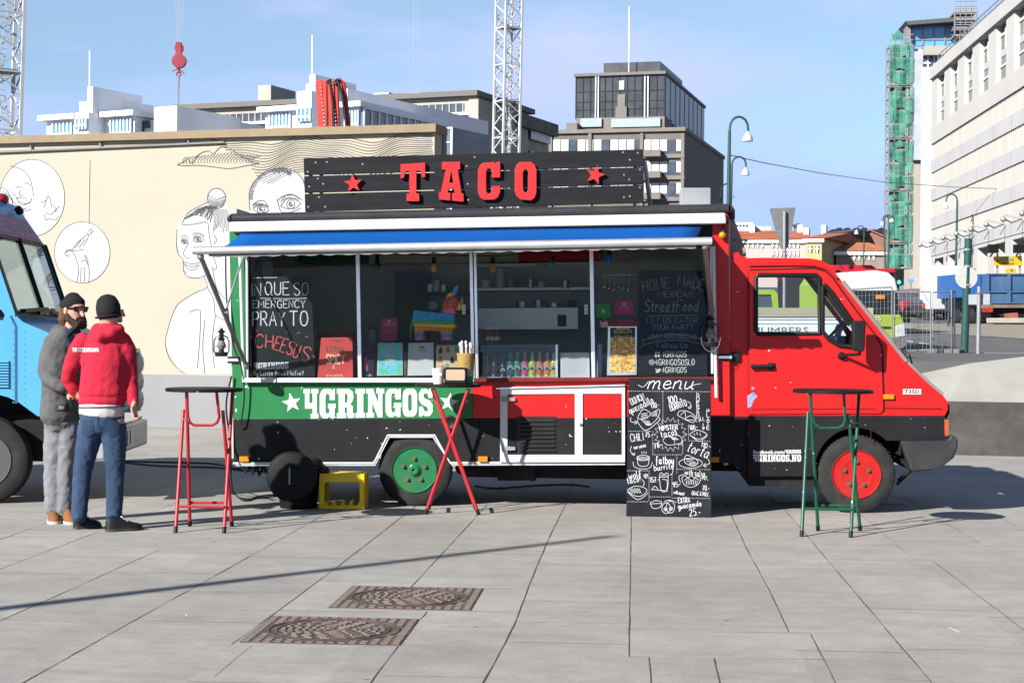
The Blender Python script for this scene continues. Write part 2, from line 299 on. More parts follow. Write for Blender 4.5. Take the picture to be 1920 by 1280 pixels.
SLAB = {
'T': (.72, [[(0, 1), (0, .62), (.12, .62), (.2, .8), (.36, .8), (.36, .2), (.24, .2), (.24, 0), (.76, 0), (.76, .2), (.64, .2), (.64, .8), (.8, .8), (.88, .62), (1, .62), (1, 1)]]),
'A': (.72, [[(0, 0), (0, .2), (.08, .2), (.27, .8), (.12, .8), (.12, 1), (.86, 1), (.86, .8), (.76, .8), (.92, .2), (1, .2), (1, 0), (.53, 0), (.53, .2), (.64, .2), (.62, .3), (.38, .3), (.36, .2), (.46, .2), (.46, 0)], [(.42, .46), (.58, .46), (.5, .78)]]),
'C': (.62, [[(.25, 1), (.1, .94), (0, .8), (0, .2), (.1, .06), (.25, 0), (.75, 0), (.9, .06), (1, .2), (1, .36), (.62, .36), (.62, .22), (.55, .17), (.43, .17), (.37, .25), (.37, .75), (.43, .83), (.55, .83), (.62, .77), (.62, .58), (1, .58), (1, 1), (.84, 1), (.8, .95), (.74, 1)]]),
'O': (.6, [[(.25, 1), (.08, .92), (0, .78), (0, .22), (.08, .08), (.25, 0), (.75, 0), (.92, .08), (1, .22), (1, .78), (.92, .92), (.75, 1)], [(.45, .8), (.55, .8), (.62, .72), (.62, .28), (.55, .2), (.45, .2), (.38, .28), (.38, .72)]]),
'G': (.66, [[(.25, 1), (.1, .94), (0, .8), (0, .2), (.1, .06), (.25, 0), (.5, 0), (.62, .07), (.7, 0), (.94, 0), (.94, .34), (1, .34), (1, .5), (.52, .5), (.52, .34), (.6, .34), (.6, .2), (.53, .17), (.43, .17), (.37, .25), (.37, .75), (.43, .83), (.55, .83), (.62, .77), (.62, .62), (.96, .62), (.96, 1), (.84, 1), (.78, .94), (.7, 1)]]),
'4': (.62, [[(0, 1), (.45, 1), (.45, .85), (.4, .85), (.4, .53), (.6, .53), (.6, .85), (.52, .85), (.52, 1), (1, 1), (1, .85), (.9, .85), (.9, .17), (1, .17), (1, 0), (.48, 0), (.48, .17), (.6, .17), (.6, .34), (.1, .34), (.1, .85), (0, .85)]]),
'R': (.72, [[(0, 1), (.7, 1), (.92, .9), (.96, .7), (.88, .55), (.78, .48), (.92, .4), (.92, .17), (1, .17), (1, 0), (.64, 0), (.58, .1), (.58, .36), (.46, .36), (.46, .17), (.54, .17), (.54, 0), (0, 0), (0, .17), (.1, .17), (.1, .83), (0, .83)], [(.46, .83), (.58, .83), (.62, .72), (.58, .53), (.46, .53)]]),
'I': (.4, [[(0, 1), (1, 1), (1, .83), (.82, .83), (.82, .17), (1, .17), (1, 0), (0, 0), (0, .17), (.18, .17), (.18, .83), (0, .83)]]),
'N': (.74, [[(0, 1), (.38, 1), (.66, .5), (.66, .83), (.56, .83), (.56, 1), (1, 1), (1, .83), (.9, .83), (.9, 0), (.64, 0), (.34, .5), (.34, .17), (.44, .17), (.44, 0), (0, 0), (0, .17), (.1, .17), (.1, .83), (0, .83)]]),
'S': (.6, [[(.97, .98), (.97, .66), (.7, .66), (.62, .82), (.42, .82), (.35, .75), (.4, .66), (.8, .56), (.98, .42), (.98, .16), (.82, .02), (.5, 0), (.3, .06), (.26, 0), (.04, 0), (.04, .36), (.3, .36), (.4, .2), (.58, .17), (.66, .24), (.6, .33), (.2, .44), (.03, .6), (.03, .84), (.2, .98), (.5, 1), (.7, .94), (.76, 1)]]),
'.': (.2, [[(0, 0), (1, 0), (1, .2), (0, .2)]])}
def slab(text, x0, y0, x1, y1, h0, h1=None, gap=0.08):
    """slab-serif words as lists of loops in pixels: baseline from (x0,y0) to (x1,y1), cap height h0 to h1"""
    h1 = h1 or h0; tot = sum(SLAB[c][0] + gap for c in text) - gap; pos = 0; out = []
    for c in text:
        w, loops = SLAB[c]; L2 = []
        for lp in loops:
            q = []
            for a, b in lp:
                t = (pos + a * w) / tot; h = h0 + (h1 - h0) * t
                q.append((x0 + (x1 - x0) * t, y0 + (y1 - y0) * t - b * h))
            L2.append(q)
        out.append(L2); pos += w + gap
    return out
def font_tris(text, x, y, h, fit=None, bold=0.0):
    """plain printed words: triangles in pixels"""
    cu = bpy.data.curves.new('t', 'FONT'); cu.body = text; cu.resolution_u = 2; cu.offset = bold
    ob = bpy.data.objects.new('t', cu); COL.objects.link(ob)
    dg = bpy.context.evaluated_depsgraph_get(); me = bpy.data.meshes.new_from_object(ob.evaluated_get(dg))
    vs = [v.co.copy() for v in me.vertices]; fs = [tuple(p.vertices) for p in me.polygons]
    bpy.data.objects.remove(ob); bpy.data.curves.remove(cu); bpy.data.meshes.remove(me)
    if not vs: return [], []
    x0 = min(v.x for v in vs); x1 = max(v.x for v in vs); s = h / 0.7; sx = fit / (x1 - x0) if fit else s
    return [(x + (v.x - x0) * sx, y - v.y * s) for v in vs], fs
def put_font(b, fr, text, x, y, h, off, fit=None, bold=0.0, mi=0):
    vs, fs = font_tris(text, x, y, h, fit, bold)
    b.add([fr.L(p[0], p[1], off) for p in vs], fs, mi); return b
def put_hand(b, fr, off, wpx, *a, mi=0, **k):
    s = wpx * .76 * (fr.O - CAM).length / FPX
    for st in hand(*a, **k): b.ribbon(fr.P2(st, off), s, off, mi)
    return b
def put_lines(b, fr, off, wpx, lines, mi=0, smooth=True):
    s = wpx * .9 * (fr.O - CAM).length / FPX
    for ln in lines: b.ribbon(fr.P2(crom(ln) if smooth else ln, off), s, off, mi)
    return b
def star(cx, cy, r, rot=-90, k=0.42, n=5):
    return [(cx + (r if i % 2 == 0 else r * k) * math.cos(math.radians(rot + i * 180 / n)), cy + (r if i % 2 == 0 else r * k) * math.sin(math.radians(rot + i * 180 / n))) for i in range(2 * n)]
def almond(cx, cy, w, h, t=0.0):
    up = [(cx - w, cy + t), (cx - w * .4, cy - h - t * .3), (cx + w * .4, cy - h), (cx + w, cy - t)]; lo = [(cx - w, cy + t), (cx - w * .3, cy + h * .7), (cx + w * .5, cy + h * .6), (cx + w, cy - t)]
    return [up, [(x, y - .5) for x, y in up[:3]], lo, [(x, y - h * .8) for x, y in up]] + [circ(cx, cy - h * .1, h * .75, h * .8, 14) + [(cx + h * .75, cy - h * .1)], circ(cx, cy - h * .1, h * .35, h * .4, 8), circ(cx, cy - h * .1, h * .15, h * .2, 6)]
def patch(obj, fr, rows, n=8, lift=.004):
    """a piece of cloth laid on obj: rows of (x0, x1, y) pixels, found on its near surface"""
    b = M(); k = len(rows)
    for x0, x1, y in rows:
        for j in range(n + 1):
            q = fr.L(x0 + (x1 - x0) * j / n, y, 0); h = obj.ray_cast(V((q.x, -1.5, q.z)), V((0, 1, 0))); b.v.append((q.x, (h[1].y if h[0] else 0) - lift, q.z))
    b.f = [(i * (n + 1) + j, i * (n + 1) + j + 1, (i + 1) * (n + 1) + j + 1, (i + 1) * (n + 1) + j) for i in range(k - 1) for j in range(n)]; b.m = [0] * len(b.f); return b
def circ(cx, cy, rx, ry=None, n=24, a0=0, a1=360):
    ry = ry or rx; full = abs(a1 - a0) >= 360
    return [(cx + rx * math.cos(math.radians(a0 + (a1 - a0) * i / (n if full else n - 1))), cy + ry * math.sin(math.radians(a0 + (a1 - a0) * i / (n if full else n - 1)))) for i in range(n)]
R = math.radians
GRID = -R(4.08)
# ------------------------------------------------------------------ shared materials
m_red = mat('red_paint', (0.54, 0.009, 0.009), 0.42, var=0.07, scale=3, spec=.2, chips=(0.55, 0.35, 0.3), chipamt=0.735, chipscale=22, coat=0.12, bump=.12, bscale=2.5, dirt=0.3, dirtc=(0.2, 0.02, 0.015))
m_green = mat('green_paint', (0.02, 0.17, 0.055), 0.4, var=0.08, scale=4, chips=(0.6, 0.65, 0.62), chipamt=0.69, chipscale=20, dirt=0.15, dirtc=(0.02, 0.1, 0.04))
m_black = mat('black_paint', (0.012, 0.0125, 0.0145), 0.6, spec=0.12, var=0.25, scale=3, chips=(0.3, 0.33, 0.38), chipamt=0.69, chipscale=26, dirt=0.35, dirtc=(0.03, 0.028, 0.026))
m_rubber = mat('rubber', (0.03, 0.03, 0.03), 0.9, spec=.1, var=0.2, scale=12, bump=0.3, bscale=90, dirt=0.4, dirtc=(0.05, 0.048, 0.043))
m_blackplastic = mat('black_plastic', (0.012, 0.012, 0.013), 0.5, spec=.15, var=0.2, scale=8)
m_white = mat('white_paint', (0.78, 0.79, 0.8), 0.4, var=0.05, scale=4, dirt=0.12, dirtc=(0.45, 0.44, 0.42))
m_letter = mat('white_lettering', (0.74, 0.75, 0.74), 0.55, var=0.05, scale=20)
m_chalk = mat('chalk', (0.72, 0.74, 0.75), 0.95, var=0.25, scale=60)
m_alu = mat('aluminium', (0.72, 0.73, 0.75), 0.32, metal=0.85, var=0.08, scale=10)
m_steel = mat('brushed_steel', (0.27, 0.26, 0.24), 0.35, metal=0.9, var=0.12, scale=6, stretch=(1, 1, 12))
m_wallin = mat('kitchen_wall', (0.46, 0.43, 0.37), 0.45, var=0.08, scale=3)
m_dark = mat('dark_underbody', (0.01, 0.01, 0.01), 0.8, var=0.4, scale=8, dirt=0.5, dirtc=(0.035, 0.03, 0.025))
m_awn = mat('blue_canvas', (0.003, 0.085, 0.34), 0.9, spec=.05, var=0.05, scale=3, bump=0.15, bscale=300)
m_board = mat('chalkboard', (0.017, 0.019, 0.024), 0.8, spec=0.08, var=0.25, scale=5, dirt=0.3, dirtc=(0.035, 0.037, 0.041))
m_amber = mat('amber_lens', (0.75, 0.22, 0.01), 0.2, var=0.1, scale=30)
m_glass = glass('window_glass', (0.94, 0.96, 0.96), 0.0)
m_cabglass = glass('cab_glass', (0.85, 0.9, 0.92), 0.01)
m_galv = mat('galvanised_steel', (0.3, 0.31, 0.33), 0.5, metal=0.4, var=0.15, scale=12)
m_conc = mat('concrete', (0.36, 0.35, 0.32), 0.9, var=0.12, scale=2, bump=0.2, bscale=20, dirt=0.3, dirtc=(0.2, 0.19, 0.17))

# ------------------------------------------------------------------ ground
def paving_mat(tone=1.0):
    m, t, b, o = _nodes('plaza_paving'); N = t.nodes.new; K = t.links.new
    co = N('ShaderNodeTexCoord'); rot = N('ShaderNodeMapping'); rot.inputs['Rotation'].default_value = (0, 0, R(4.08)); K(co.outputs['Object'], rot.inputs['Vector'])
    a = N('ShaderNodeTexNoise'); a.inputs['Scale'].default_value = 0.55; a.inputs['Detail'].default_value = 8; a.inputs['Roughness'].default_value = 0.62; K(rot.outputs[0], a.inputs['Vector'])
    st = N('ShaderNodeMapping'); st.inputs['Scale'].default_value = (0.5, 7.0, 1); K(rot.outputs[0], st.inputs['Vector'])
    s = N('ShaderNodeTexNoise'); s.inputs['Scale'].default_value = 1.6; s.inputs['Detail'].default_value = 6; s.inputs['Roughness'].default_value = 0.6; K(st.outputs[0], s.inputs['Vector'])
    g = N('ShaderNodeTexNoise'); g.inputs['Scale'].default_value = 70; g.inputs['Detail'].default_value = 5; g.inputs['Roughness'].default_value = 0.8; K(co.outputs['Object'], g.inputs['Vector'])
    def mr(src, lo, hi, f=0.3, tt=0.7):
        r = N('ShaderNodeMapRange'); r.inputs[1].default_value = f; r.inputs[2].default_value = tt; r.inputs[3].default_value = lo; r.inputs[4].default_value = hi; K(src, r.inputs[0]); return r.outputs[0]
    def mul(x, y):
        k = N('ShaderNodeMath'); k.operation = 'MULTIPLY'; K(x, k.inputs[0]); K(y, k.inputs[1]); return k.outputs[0]
    h = N('ShaderNodeTexNoise'); h.inputs['Scale'].default_value = 4.5; h.inputs['Detail'].default_value = 9; h.inputs['Roughness'].default_value = 0.72; K(co.outputs['Object'], h.inputs['Vector'])
    f = mul(mul(mul(mr(a.outputs[0], 0.8, 1.14), mr(s.outputs[0], 0.9, 1.08)), mr(g.outputs[0], 0.78, 1.22)), mr(h.outputs[0], 0.84, 1.14))
    c = N('ShaderNodeMix'); c.data_type = 'RGBA'; c.blend_type = 'MULTIPLY'; c.inputs[0].default_value = 1; c.inputs[6].default_value = (0.214 * tone, 0.202 * tone, 0.182 * tone, 1); K(f, c.inputs[7])
    w = N('ShaderNodeTexVoronoi'); w.inputs['Scale'].default_value = 1.7; K(co.outputs['Object'], w.inputs['Vector'])
    wm = mr(w.outputs['Distance'], .8, 0, 0.02, 0.04)
    wn = N('ShaderNodeMix'); wn.data_type = 'RGBA'; wn.inputs[7].default_value = (0.06, 0.055, 0.05, 1); K(wm, wn.inputs[0]); K(c.outputs[2], wn.inputs[6])
    K(wn.outputs[2], b.inputs['Base Color']); b.inputs['Roughness'].default_value = 0.85
    bp = N('ShaderNodeBump'); bp.inputs['Strength'].default_value = 0.25; bp.inputs['Distance'].default_value = 0.004; K(g.outputs[0], bp.inputs['Height']); K(bp.outputs[0], b.inputs['Normal'])
    return m
g = M(); g.add([(-400, -40, 0), (400, -40, 0), (400, 900, 0), (-400, 900, 0)], [(0, 1, 2, 3)])
tag(g.build('plaza_ground', paving_mat()), kind='structure')
m_joint = mat('joint_sand', (0.075, 0.068, 0.06), 0.95, var=0.5, scale=14)
def slabs():
    """single slabs of slightly different tone between the long joints, each row with its own lengths"""
    G_ = Fr((0, 0, 0), GRID); xs = sorted(G_.G(x, y).x for x, y in [(83, 981), (187, 995), (170, 1090), (290, 1141), (523, 1143), (770, 1100), (990, 1101), (1181, 1100), (1437, 1106), (1600, 1106), (1717, 1050), (1837, 1018), (1990, 1031)])
    while xs[0] > -9: xs.insert(0, xs[0] - .66)
    while xs[-1] < 9: xs.append(xs[-1] + .66)
    rnd = random.Random(21); b = M(); k = M()
    for x0, x1 in zip(xs, xs[1:]):
        if x1 - x0 < .12: continue
        y = 5 + rnd.random()
        while y < 24:
            L = rnd.choice([.55, .8, 1.0, 1.1, 1.3]); b.add([(x0, y, .002), (x1, y, .002), (x1, y + L, .002), (x0, y + L, .002)], [(0, 1, 2, 3)], rnd.choice([0, 0, 1, 1, 2, 3, 4]))
            if rnd.random() < .55: k.add([(x0, y - .0022, .0035), (x1, y - .0022, .0035), (x1, y + .0022, .0035), (x0, y + .0022, .0035)], [(0, 1, 2, 3)])
            y += L
    for o in (b.build('plaza_slabs', [paving_mat(f) for f in (.95, .98, 1.0, 1.03, .91)], fix=False), k.build('faint_joints', mat('faint_joint', (.16, .15, .135), .95, var=.3), fix=False)): o.rotation_euler = (0, 0, GRID); tag(o, kind='structure')
slabs()
J = M()
def joint(pts, w):
    """a gap between slabs: thin dark strip on the ground, edges slightly ragged"""
    rnd = random.Random(int(pts[0][0] * 7 + pts[0][1])); P = [gp(a, b, 0.004) for a, b in pts]
    for i in range(len(P) - 1):
        a, b = P[i], P[i + 1]; t = (b - a).normalized(); nn = V((-t.y, t.x, 0)); L = (b - a).length; k = max(2, int(L / 0.22))
        vs = []
        for j in range(k + 1):
            p = a + (b - a) * (j / k); ww = w * rnd.uniform(0.35, 1.25) / 2; p = p + nn * rnd.uniform(-0.002, 0.002); vs += [p + nn * ww * .5, p - nn * ww * .5]
        J.add(vs, [(2 * j, 2 * j + 1, 2 * j + 3, 2 * j + 2) for j in range(k)])
for pts, w in [([(-300, 1117), (83, 981), (330, 903)], .009), ([(-200, 1138), (0, 1066), (187, 995), (480, 886)], .008), ([(-250, 1276), (0, 1163), (300, 1029)], .011), ([(423, 996), (590, 912)], .008),
    ([(40, 1280), (173, 1206), (290, 1141), (413, 1073), (597, 970), (760, 878)], .011), ([(434, 1207), (523, 1143), (640, 1056), (790, 940)], .012), ([(400, 1268), (472, 1209)], .007),
    ([(913, 946), (770, 1100)], .012), ([(800, 1146), (788, 1161)], .01), ([(747, 1210), (640, 1350)], .012), ([(1075, 900), (1060, 946), (1028, 1010), (990, 1101), (963, 1173), (937, 1223), (900, 1290)], .014),
    ([(1184, 960), (1181, 1100), (1179, 1230)], .013), ([(1217, 1231), (1221, 1290)], .012), ([(1345, 905), (1370, 963), (1400, 1028), (1443, 1108), (1480, 1185)], .013), ([(1520, 1188), (1572, 1290)], .012), ([(1339, 1233), (1352, 1290)], .013),
    ([(1440, 918), (1470, 953), (1535, 1030), (1600, 1106), (1680, 1200), (1760, 1294)], .013), ([(1590, 945), (1717, 1050)], .009), ([(1748, 1050), (1920, 1180), (2050, 1278)], .011), ([(1690, 930), (1837, 1018)], .009), ([(1780, 920), (1990, 1031)], .008), ([(1860, 910), (2000, 975)], .007), ([(560, 880), (640, 844)], .007), ([(860, 905), (930, 860)], .007)]:
    joint(pts, w)
for x0, y0, x1, y1 in [(0, 1017, 47, 1017), (0, 1066, 135, 1066), (213, 1070, 410, 1074), (300, 1029, 443, 1030), (500, 1026, 553, 1026), (447, 1060, 513, 1060), (357, 1108, 547, 1108), (0, 1228, 110, 1229), (837, 1030, 1020, 1031), (907, 1103, 988, 1103),
    (840, 1173, 963, 1173), (967, 1165, 1180, 1168), (870, 1220, 937, 1220), (707, 1265, 913, 1269), (1113, 1117, 1180, 1117), (1187, 1015, 1273, 1015), (1187, 1110, 1290, 1111), (1400, 1028, 1527, 1030), (1547, 1048, 1747, 1050), (1443, 1108, 1580, 1109),
    (1335, 1184, 1637, 1186), (1343, 1233, 1557, 1235), (1697, 1216, 1847, 1216), (1653, 1272, 1747, 1275), (1827, 1103, 1877, 1104), (1790, 1076, 1920, 1077), (1677, 994, 1743, 994), (1180, 1231, 1218, 1231), (640, 1030, 700, 1030), (180, 985, 250, 985), (1500, 985, 1560, 985)]:
    joint([(x0, y0), (x1, y1)], .0055)
tag(J.build('paving_joints', m_joint, fix=False), kind='structure')

def slope_z(Y):
    """height of the raised street beyond the bank"""
    K = [(22, 1.14), (24, 1.16), (50, 1.02), (60, 1.08), (97, 2.1), (107, 2.7), (135, 4.2), (180, 6.5), (212, 7.5), (320, 7.6)]
    for (a, za), (b, zb) in zip(K, K[1:]):
        if Y <= b: return za + (zb - za) * max(0, (Y - a)) / (b - a)
    return K[-1][1]
def rp(px, py, dz=0.0):
    Y = 23.5
    while Y < 320:
        p = at(px, py, Y)
        if p.z <= slope_z(Y) + dz: return V((p.x, p.y, slope_z(p.y) + dz))
        Y += 0.1
    return at(px, py, 320)
m_asph = mat('asphalt', (0.12, 0.118, 0.12), 0.9, var=0.14, scale=0.6, bump=0.3, bscale=40)
m_bank = mat('rough_bank', (0.058, 0.054, 0.051), 0.95, var=0.25, scale=3, bump=0.9, bscale=14, dirt=0.4, dirtc=(0.1, 0.095, 0.085))
m_walk = mat('pavement', (0.27, 0.24, 0.2), 0.9, var=0.15, scale=1)
g = M(); ys = [24.2, 30, 40, 50, 60, 75, 97, 107, 120, 135, 180, 260, 320]
vs = [(x, y, slope_z(y)) for y in ys for x in (-60 if y > 45 else 3.2, 160)]
vs = [(3.2, 24.16, 0), (160, 24.16, 0)] + vs
g.add(vs, [(2 * i, 2 * i + 1, 2 * i + 3, 2 * i + 2) for i in range(len(ys))])
tag(g.build('street_road', m_asph), kind='structure')
b = M()                                   # the bank at the plaza edge, base line along y = 855
base = [at(x, y, Y) for x, y, Y in [(1395, 851, 22.3), (1600, 853, 22.0), (1780, 855, 21.8), (1920, 857, 21.6), (2300, 862, 21.2)]]
vs = []
for k, p in enumerate(base):
    w = 0.0 if k < 1 else 1.0
    top = p + V((0, 0.75, 0)); top.z = 0.66
    vs += [V((p.x, p.y, 0)), V((p.x, p.y + 0.25, 0.34)), top]
b.add(vs, [(3 * i + j, 3 * i + 3 + j, 3 * i + 4 + j, 3 * i + 1 + j) for i in range(len(base) - 1) for j in (0, 1)])
tag(b.build('plaza_bank', m_bank, smooth=True), kind='structure')
fr = Fr(at(1775, 757, 22.5), 0.0)
def fl(px, py, Y): return at(px, py, Y) - fr.O
wt = fr.thing('concrete_wall', 'low pale sloping concrete retaining wall beside the red nose of the food truck', 'wall')
b = M()
lo = [fl(1560, 757, 22.7), fl(1700, 757, 22.7), fl(1775, 757, 22.5), fl(1850, 758, 22.4), fl(1920, 759, 22.3), fl(2300, 762, 22.0)]
hi = [fl(1560, 742, 24.0), fl(1690, 712, 24.1), fl(1735, 699, 24.1), fl(1822, 681, 24.1), fl(1920, 669, 24.1), fl(2300, 640, 24.1)]
n = len(lo); dn = V((0, 0, -0.7))
vs = lo + hi + [p + V((0, .12, 0)) for p in hi] + [p + dn for p in lo] + [p + V((0, .12, -1.4)) for p in hi]
fs = []
for i in range(n - 1):
    fs += [(i, i + 1, n + i + 1, n + i), (n + i, n + i + 1, 2 * n + i + 1, 2 * n + i), (3 * n + i, 3 * n + i + 1, i + 1, i), (2 * n + i, 2 * n + i + 1, 4 * n + i + 1, 4 * n + i)]
b.add(vs, fs)
b.build('sloping_face', mat('cast_concrete', (0.34, 0.335, 0.3), 0.9, var=0.1, scale=1.5, bump=0.25, bscale=18, dirt=0.25, dirtc=(0.24, 0.23, 0.2)), wt)

# markings and pavement strips on the street
g = M(); P = [rp(x, y, .02) for x, y in [(1655, 607), (2000, 605), (2000, 640), (1655, 618)]]; g.add(P, [(0, 1, 2, 3)]); tag(g.build('pavement', m_walk), kind='structure')
g = M()
for q in [[(1690, 636), (1713, 640), (1712, 642), (1690, 638)], [(1722, 641), (1743, 645), (1742, 647), (1722, 643)], [(1752, 646), (1772, 650), (1770, 652), (1752, 648)], [(1845, 661.5), (1960, 661.5), (1960, 662.5), (1845, 662.5)]]:
    g.add([rp(x, y, .008) for x, y in q], [(0, 1, 2, 3)])
tag(g.build('road_markings', mat('road_paint', (0.6, 0.6, 0.58), 0.8)), kind='structure')

# ------------------------------------------------------------------ manhole covers
m_iron = mat('cast_iron', (0.095, 0.07, 0.06), 0.75, var=0.3, scale=9, dirt=0.5, dirtc=(0.2, 0.15, 0.12))
m_iron2 = mat('worn_cast_iron', (0.2, 0.16, 0.14), 0.6, var=0.2, scale=14)
def cover(corn, label):
    P = [gp(x, y) for x, y in corn]; c = sum(P, V()) / 4; fr = Fr(c, GRID)
    t = fr.thing('manhole_cover', label, 'manhole cover', 'manhole covers')
    q = [fr.G(x, y) for x, y in corn]; hw = (abs(q[1].x - q[0].x) + abs(q[2].x - q[3].x)) / 4; hd = abs(q[0].y - q[3].y) / 2
    b = M(); b.box(-hw, hw, -hd, hd, .0, .006); b.build('frame', m_iron, t, bevel=.002)
    d = M(); sx, sy = hw * .86, hd * .86
    for rr, w in ((1.0, .05), (.86, .03)):
        k = 40
        vs = []
        for j in range(k):
            a = 2 * math.pi * j / k
            for r_, z in ((rr, .0065), (rr, .010), (rr - w, .010), (rr - w, .0065)): vs.append((sx * r_ * math.cos(a), sy * r_ * math.sin(a), z))
        d.add(vs, [(4 * j + i, 4 * ((j + 1) % k) + i, 4 * ((j + 1) % k) + i + 1, 4 * j + i + 1) for j in range(k) for i in range(3)], 0)
    for ring in range(7):                     # raised studs in rings
        r_ = .75 - ring * .105; k = max(4, int(26 * r_)); 
        for j in range(k):
            a = 2 * math.pi * (j + .5 * (ring % 2)) / k; a2 = a + 2 * math.pi / k * .55
            p = [(sx * q * math.cos(w), sy * q * math.sin(w)) for q, w in ((r_ - .03, a), (r_ + .03, a), (r_ + .03, a2), (r_ - .03, a2))]
            d.hexa([(x, y, .006) for x, y in p], [(x, y, .011) for x, y in p], 1)
    n = 15                                     # corner tread blocks
    for i in range(n):
        for j in range(n):
            x = -hw + (i + .5) * 2 * hw / n; y = -hd + (j + .5) * 2 * hd / n
            if (x / sx) ** 2 + (y / sy) ** 2 > 1.06: w = hw / n * .62; d.box(x - w, x + w, y - w * .6, y + w * .6, .0055, .010, 1)
    d.build('lid', [m_iron, m_iron2], t)
cover([(657, 1101), (907, 1102), (885, 1143), (615, 1142)], 'square rusty cast iron cover with an oval lid, the farther one, nearer the food truck')
cover([(512, 1158), (788, 1160), (752, 1208), (441, 1207)], 'square rusty cast iron cover with an oval lid, the one nearest the viewer')

# small litter
for i, (x, y, c) in enumerate([(350, 1154, 0), (1144, 1120, 1), (1790, 1181, 2), (875, 996, 0)]):
    fr = Fr(gp(x, y), R(20 + 40 * i)); b = M()
    if c == 2: b.box(-.06, .06, -.002, .002, .001, .004)
    else: b.add([(-.007, -.006, .003), (.007, -.005, .005), (.006, .007, .004), (-.005, .006, .006), (0, 0, .008)], [(0, 1, 4), (1, 2, 4), (2, 3, 4), (3, 0, 4), (0, 3, 2, 1)])
    o = b.build('straw' if c == 2 else 'litter_scrap', mat('scrap', (0.75, 0.72, 0.6) if c != 1 else (0.6, 0.4, 0.12), 0.7)); o.location = fr.O; o.rotation_euler = (0, 0, fr.yaw)
    tag(o, ['tiny white scrap on the paving near the left edge, above the nearest iron cover', 'small tan crumb on the paving below the menu board', 'thin pale straw lying on the paving at lower right', 'tiny white scrap on the paving below the crossed red table legs'][i], 'straw' if c == 2 else 'litter')

# ------------------------------------------------------------------ the food truck
TR = Fr(gp(785, 950), GRID)
tk = TR.thing('food_truck', 'red, green and black food truck with a blue awning, roof sign and open serving hatch', 'food truck')
def tp(*pts, off=0.0): return TR.P2(pts, off)
def part(b, name, m, parent=tk, **k): return b.build(name, m, parent, **k)
DEP = 2.02
zr = TR.L(900, 392).z; zf = TR.L(900, 868).z
XL = TR.L(432, 640).x; XR = TR.L(1368, 640).x
b = M(); b.prism(tp((430, 430), (460, 430), (462, 714), (885, 714), (886, 784), (437, 786)), 0, .03); part(b, 'green_panel', m_green, bevel=.004)
b = M(); b.prism(tp((885.5, 714), (1339, 710), (1336, 420), (1366, 418), (1369, 781), (886.5, 784)), 0, .03); part(b, 'red_panel', m_red, bevel=.004)
b = M(); b.prism(tp((437, 786.5), (886, 784.5), (1369, 781.5), (1369, 867), (844, 868), (815, 816), (727, 816), (701, 868), (438, 870)), 0, .03); part(b, 'skirt_panel', m_black, bevel=.004)
b = M(); b.ribbon(tp((437, 868), (605, 867.5), (701, 867.5), (727, 815.5), (815, 815.5), (844, 867), (1172, 866)), .016, -.006)
b.ribbon(tp((442, 872), (603, 871.5), (703, 871.5), (730, 819), (812, 819), (847, 871), (1172, 870)), .012, -.003, 1)
o = part(b, 'skirt_trim', [m_white, m_alu]); so = o.modifiers.new('s', 'SOLIDIFY'); so.thickness = .008
# box shell
b = M(); z0 = TR.L(900, 866).z
b.box(XL, XR, DEP - .04, DEP, z0, zr); b.box(XL, XL + .04, .03, DEP - .04, z0, zr); b.box(XR - .04, XR, .03, DEP - .04, z0, zr)
part(b, 'body_shell', m_wallin)
b = M(); b.prism(tp((430, 404), (1368, 384), (1368, 393), (430, 413)), -.02, DEP + .02); part(b, 'roof', m_black)
b = M(); a, c = TR.L(436, 410, -.05), TR.L(1366, 392, -.05); b.tube([a, c], .045, 10); b.tube([TR.L(429, 411, -.04), a], [.028, .045], 10)
b.tube([c, TR.L(1371, 396, -.03), TR.L(1374, 410, .02)], [.045, .035, .02], 10)
part(b, 'roof_rim', mat('rim_paint', (0.035, 0.037, 0.04), 0.3, var=0.2), smooth=True)
b = M(); b.prism(tp((461, 478), (1337, 462), (1340, 452), (455, 468)), .0, .03); b.prism(tp((430, 418), (1366, 400), (1366, 452), (430, 470)), .004, .034); part(b, 'header_panel', m_black)
zfl = TR.L(900, 800).z
b = M(); b.box(XL + .04, XR - .04, .03, DEP - .04, zfl - .05, zfl); part(b, 'floor', m_dark)
# awning
b = M(); b.prism(tp((429, 416), (1360, 399), (1362, 419), (430, 435), off=-.13), -.13, -.005); part(b, 'awning_case', m_white, bevel=.012)
b = M(); rows = 8; cols = 24
for i in range(rows + 1):
    t = i / rows
    for j in range(cols + 1):
        s = j / cols; off = -.09 - 1.03 * t
        A = TR.L(452, 437, -.09) * (1 - s) + TR.L(1316, 423, -.09) * s; B = TR.L(408, 466, -1.12) * (1 - s) + TR.L(1302, 448, -1.12) * s
        p = A * (1 - t) + B * t; p.z -= .022 * math.sin(math.pi * t) * (1 + .15 * math.sin(s * 9)); b.v.append(tuple(p))
w = cols + 1
for i in range(rows):
    for j in range(cols): b.f.append((i * w + j, i * w + j + 1, (i + 1) * w + j + 1, (i + 1) * w + j)); b.m.append(0)
o = part(b, 'awning_fabric', m_awn, smooth=True); so = o.modifiers.new('s', 'SOLIDIFY'); so.thickness = .004
b = M(); A = TR.L(362, 470, -1.13); B = TR.L(1335, 452, -1.13); b.tube([A, B], .032, 14); part(b, 'awning_bar', m_alu, smooth=True)
b = M()                                    # scalloped valance under the bar
k = 90; vs = []
for j in range(k + 1):
    p = A + (B - A) * (.03 + .94 * j / k); vs += [(p.x, p.y + .01, p.z - .02), (p.x, p.y + .01, p.z - .045 - .014 * abs(math.sin(j * .9)))]
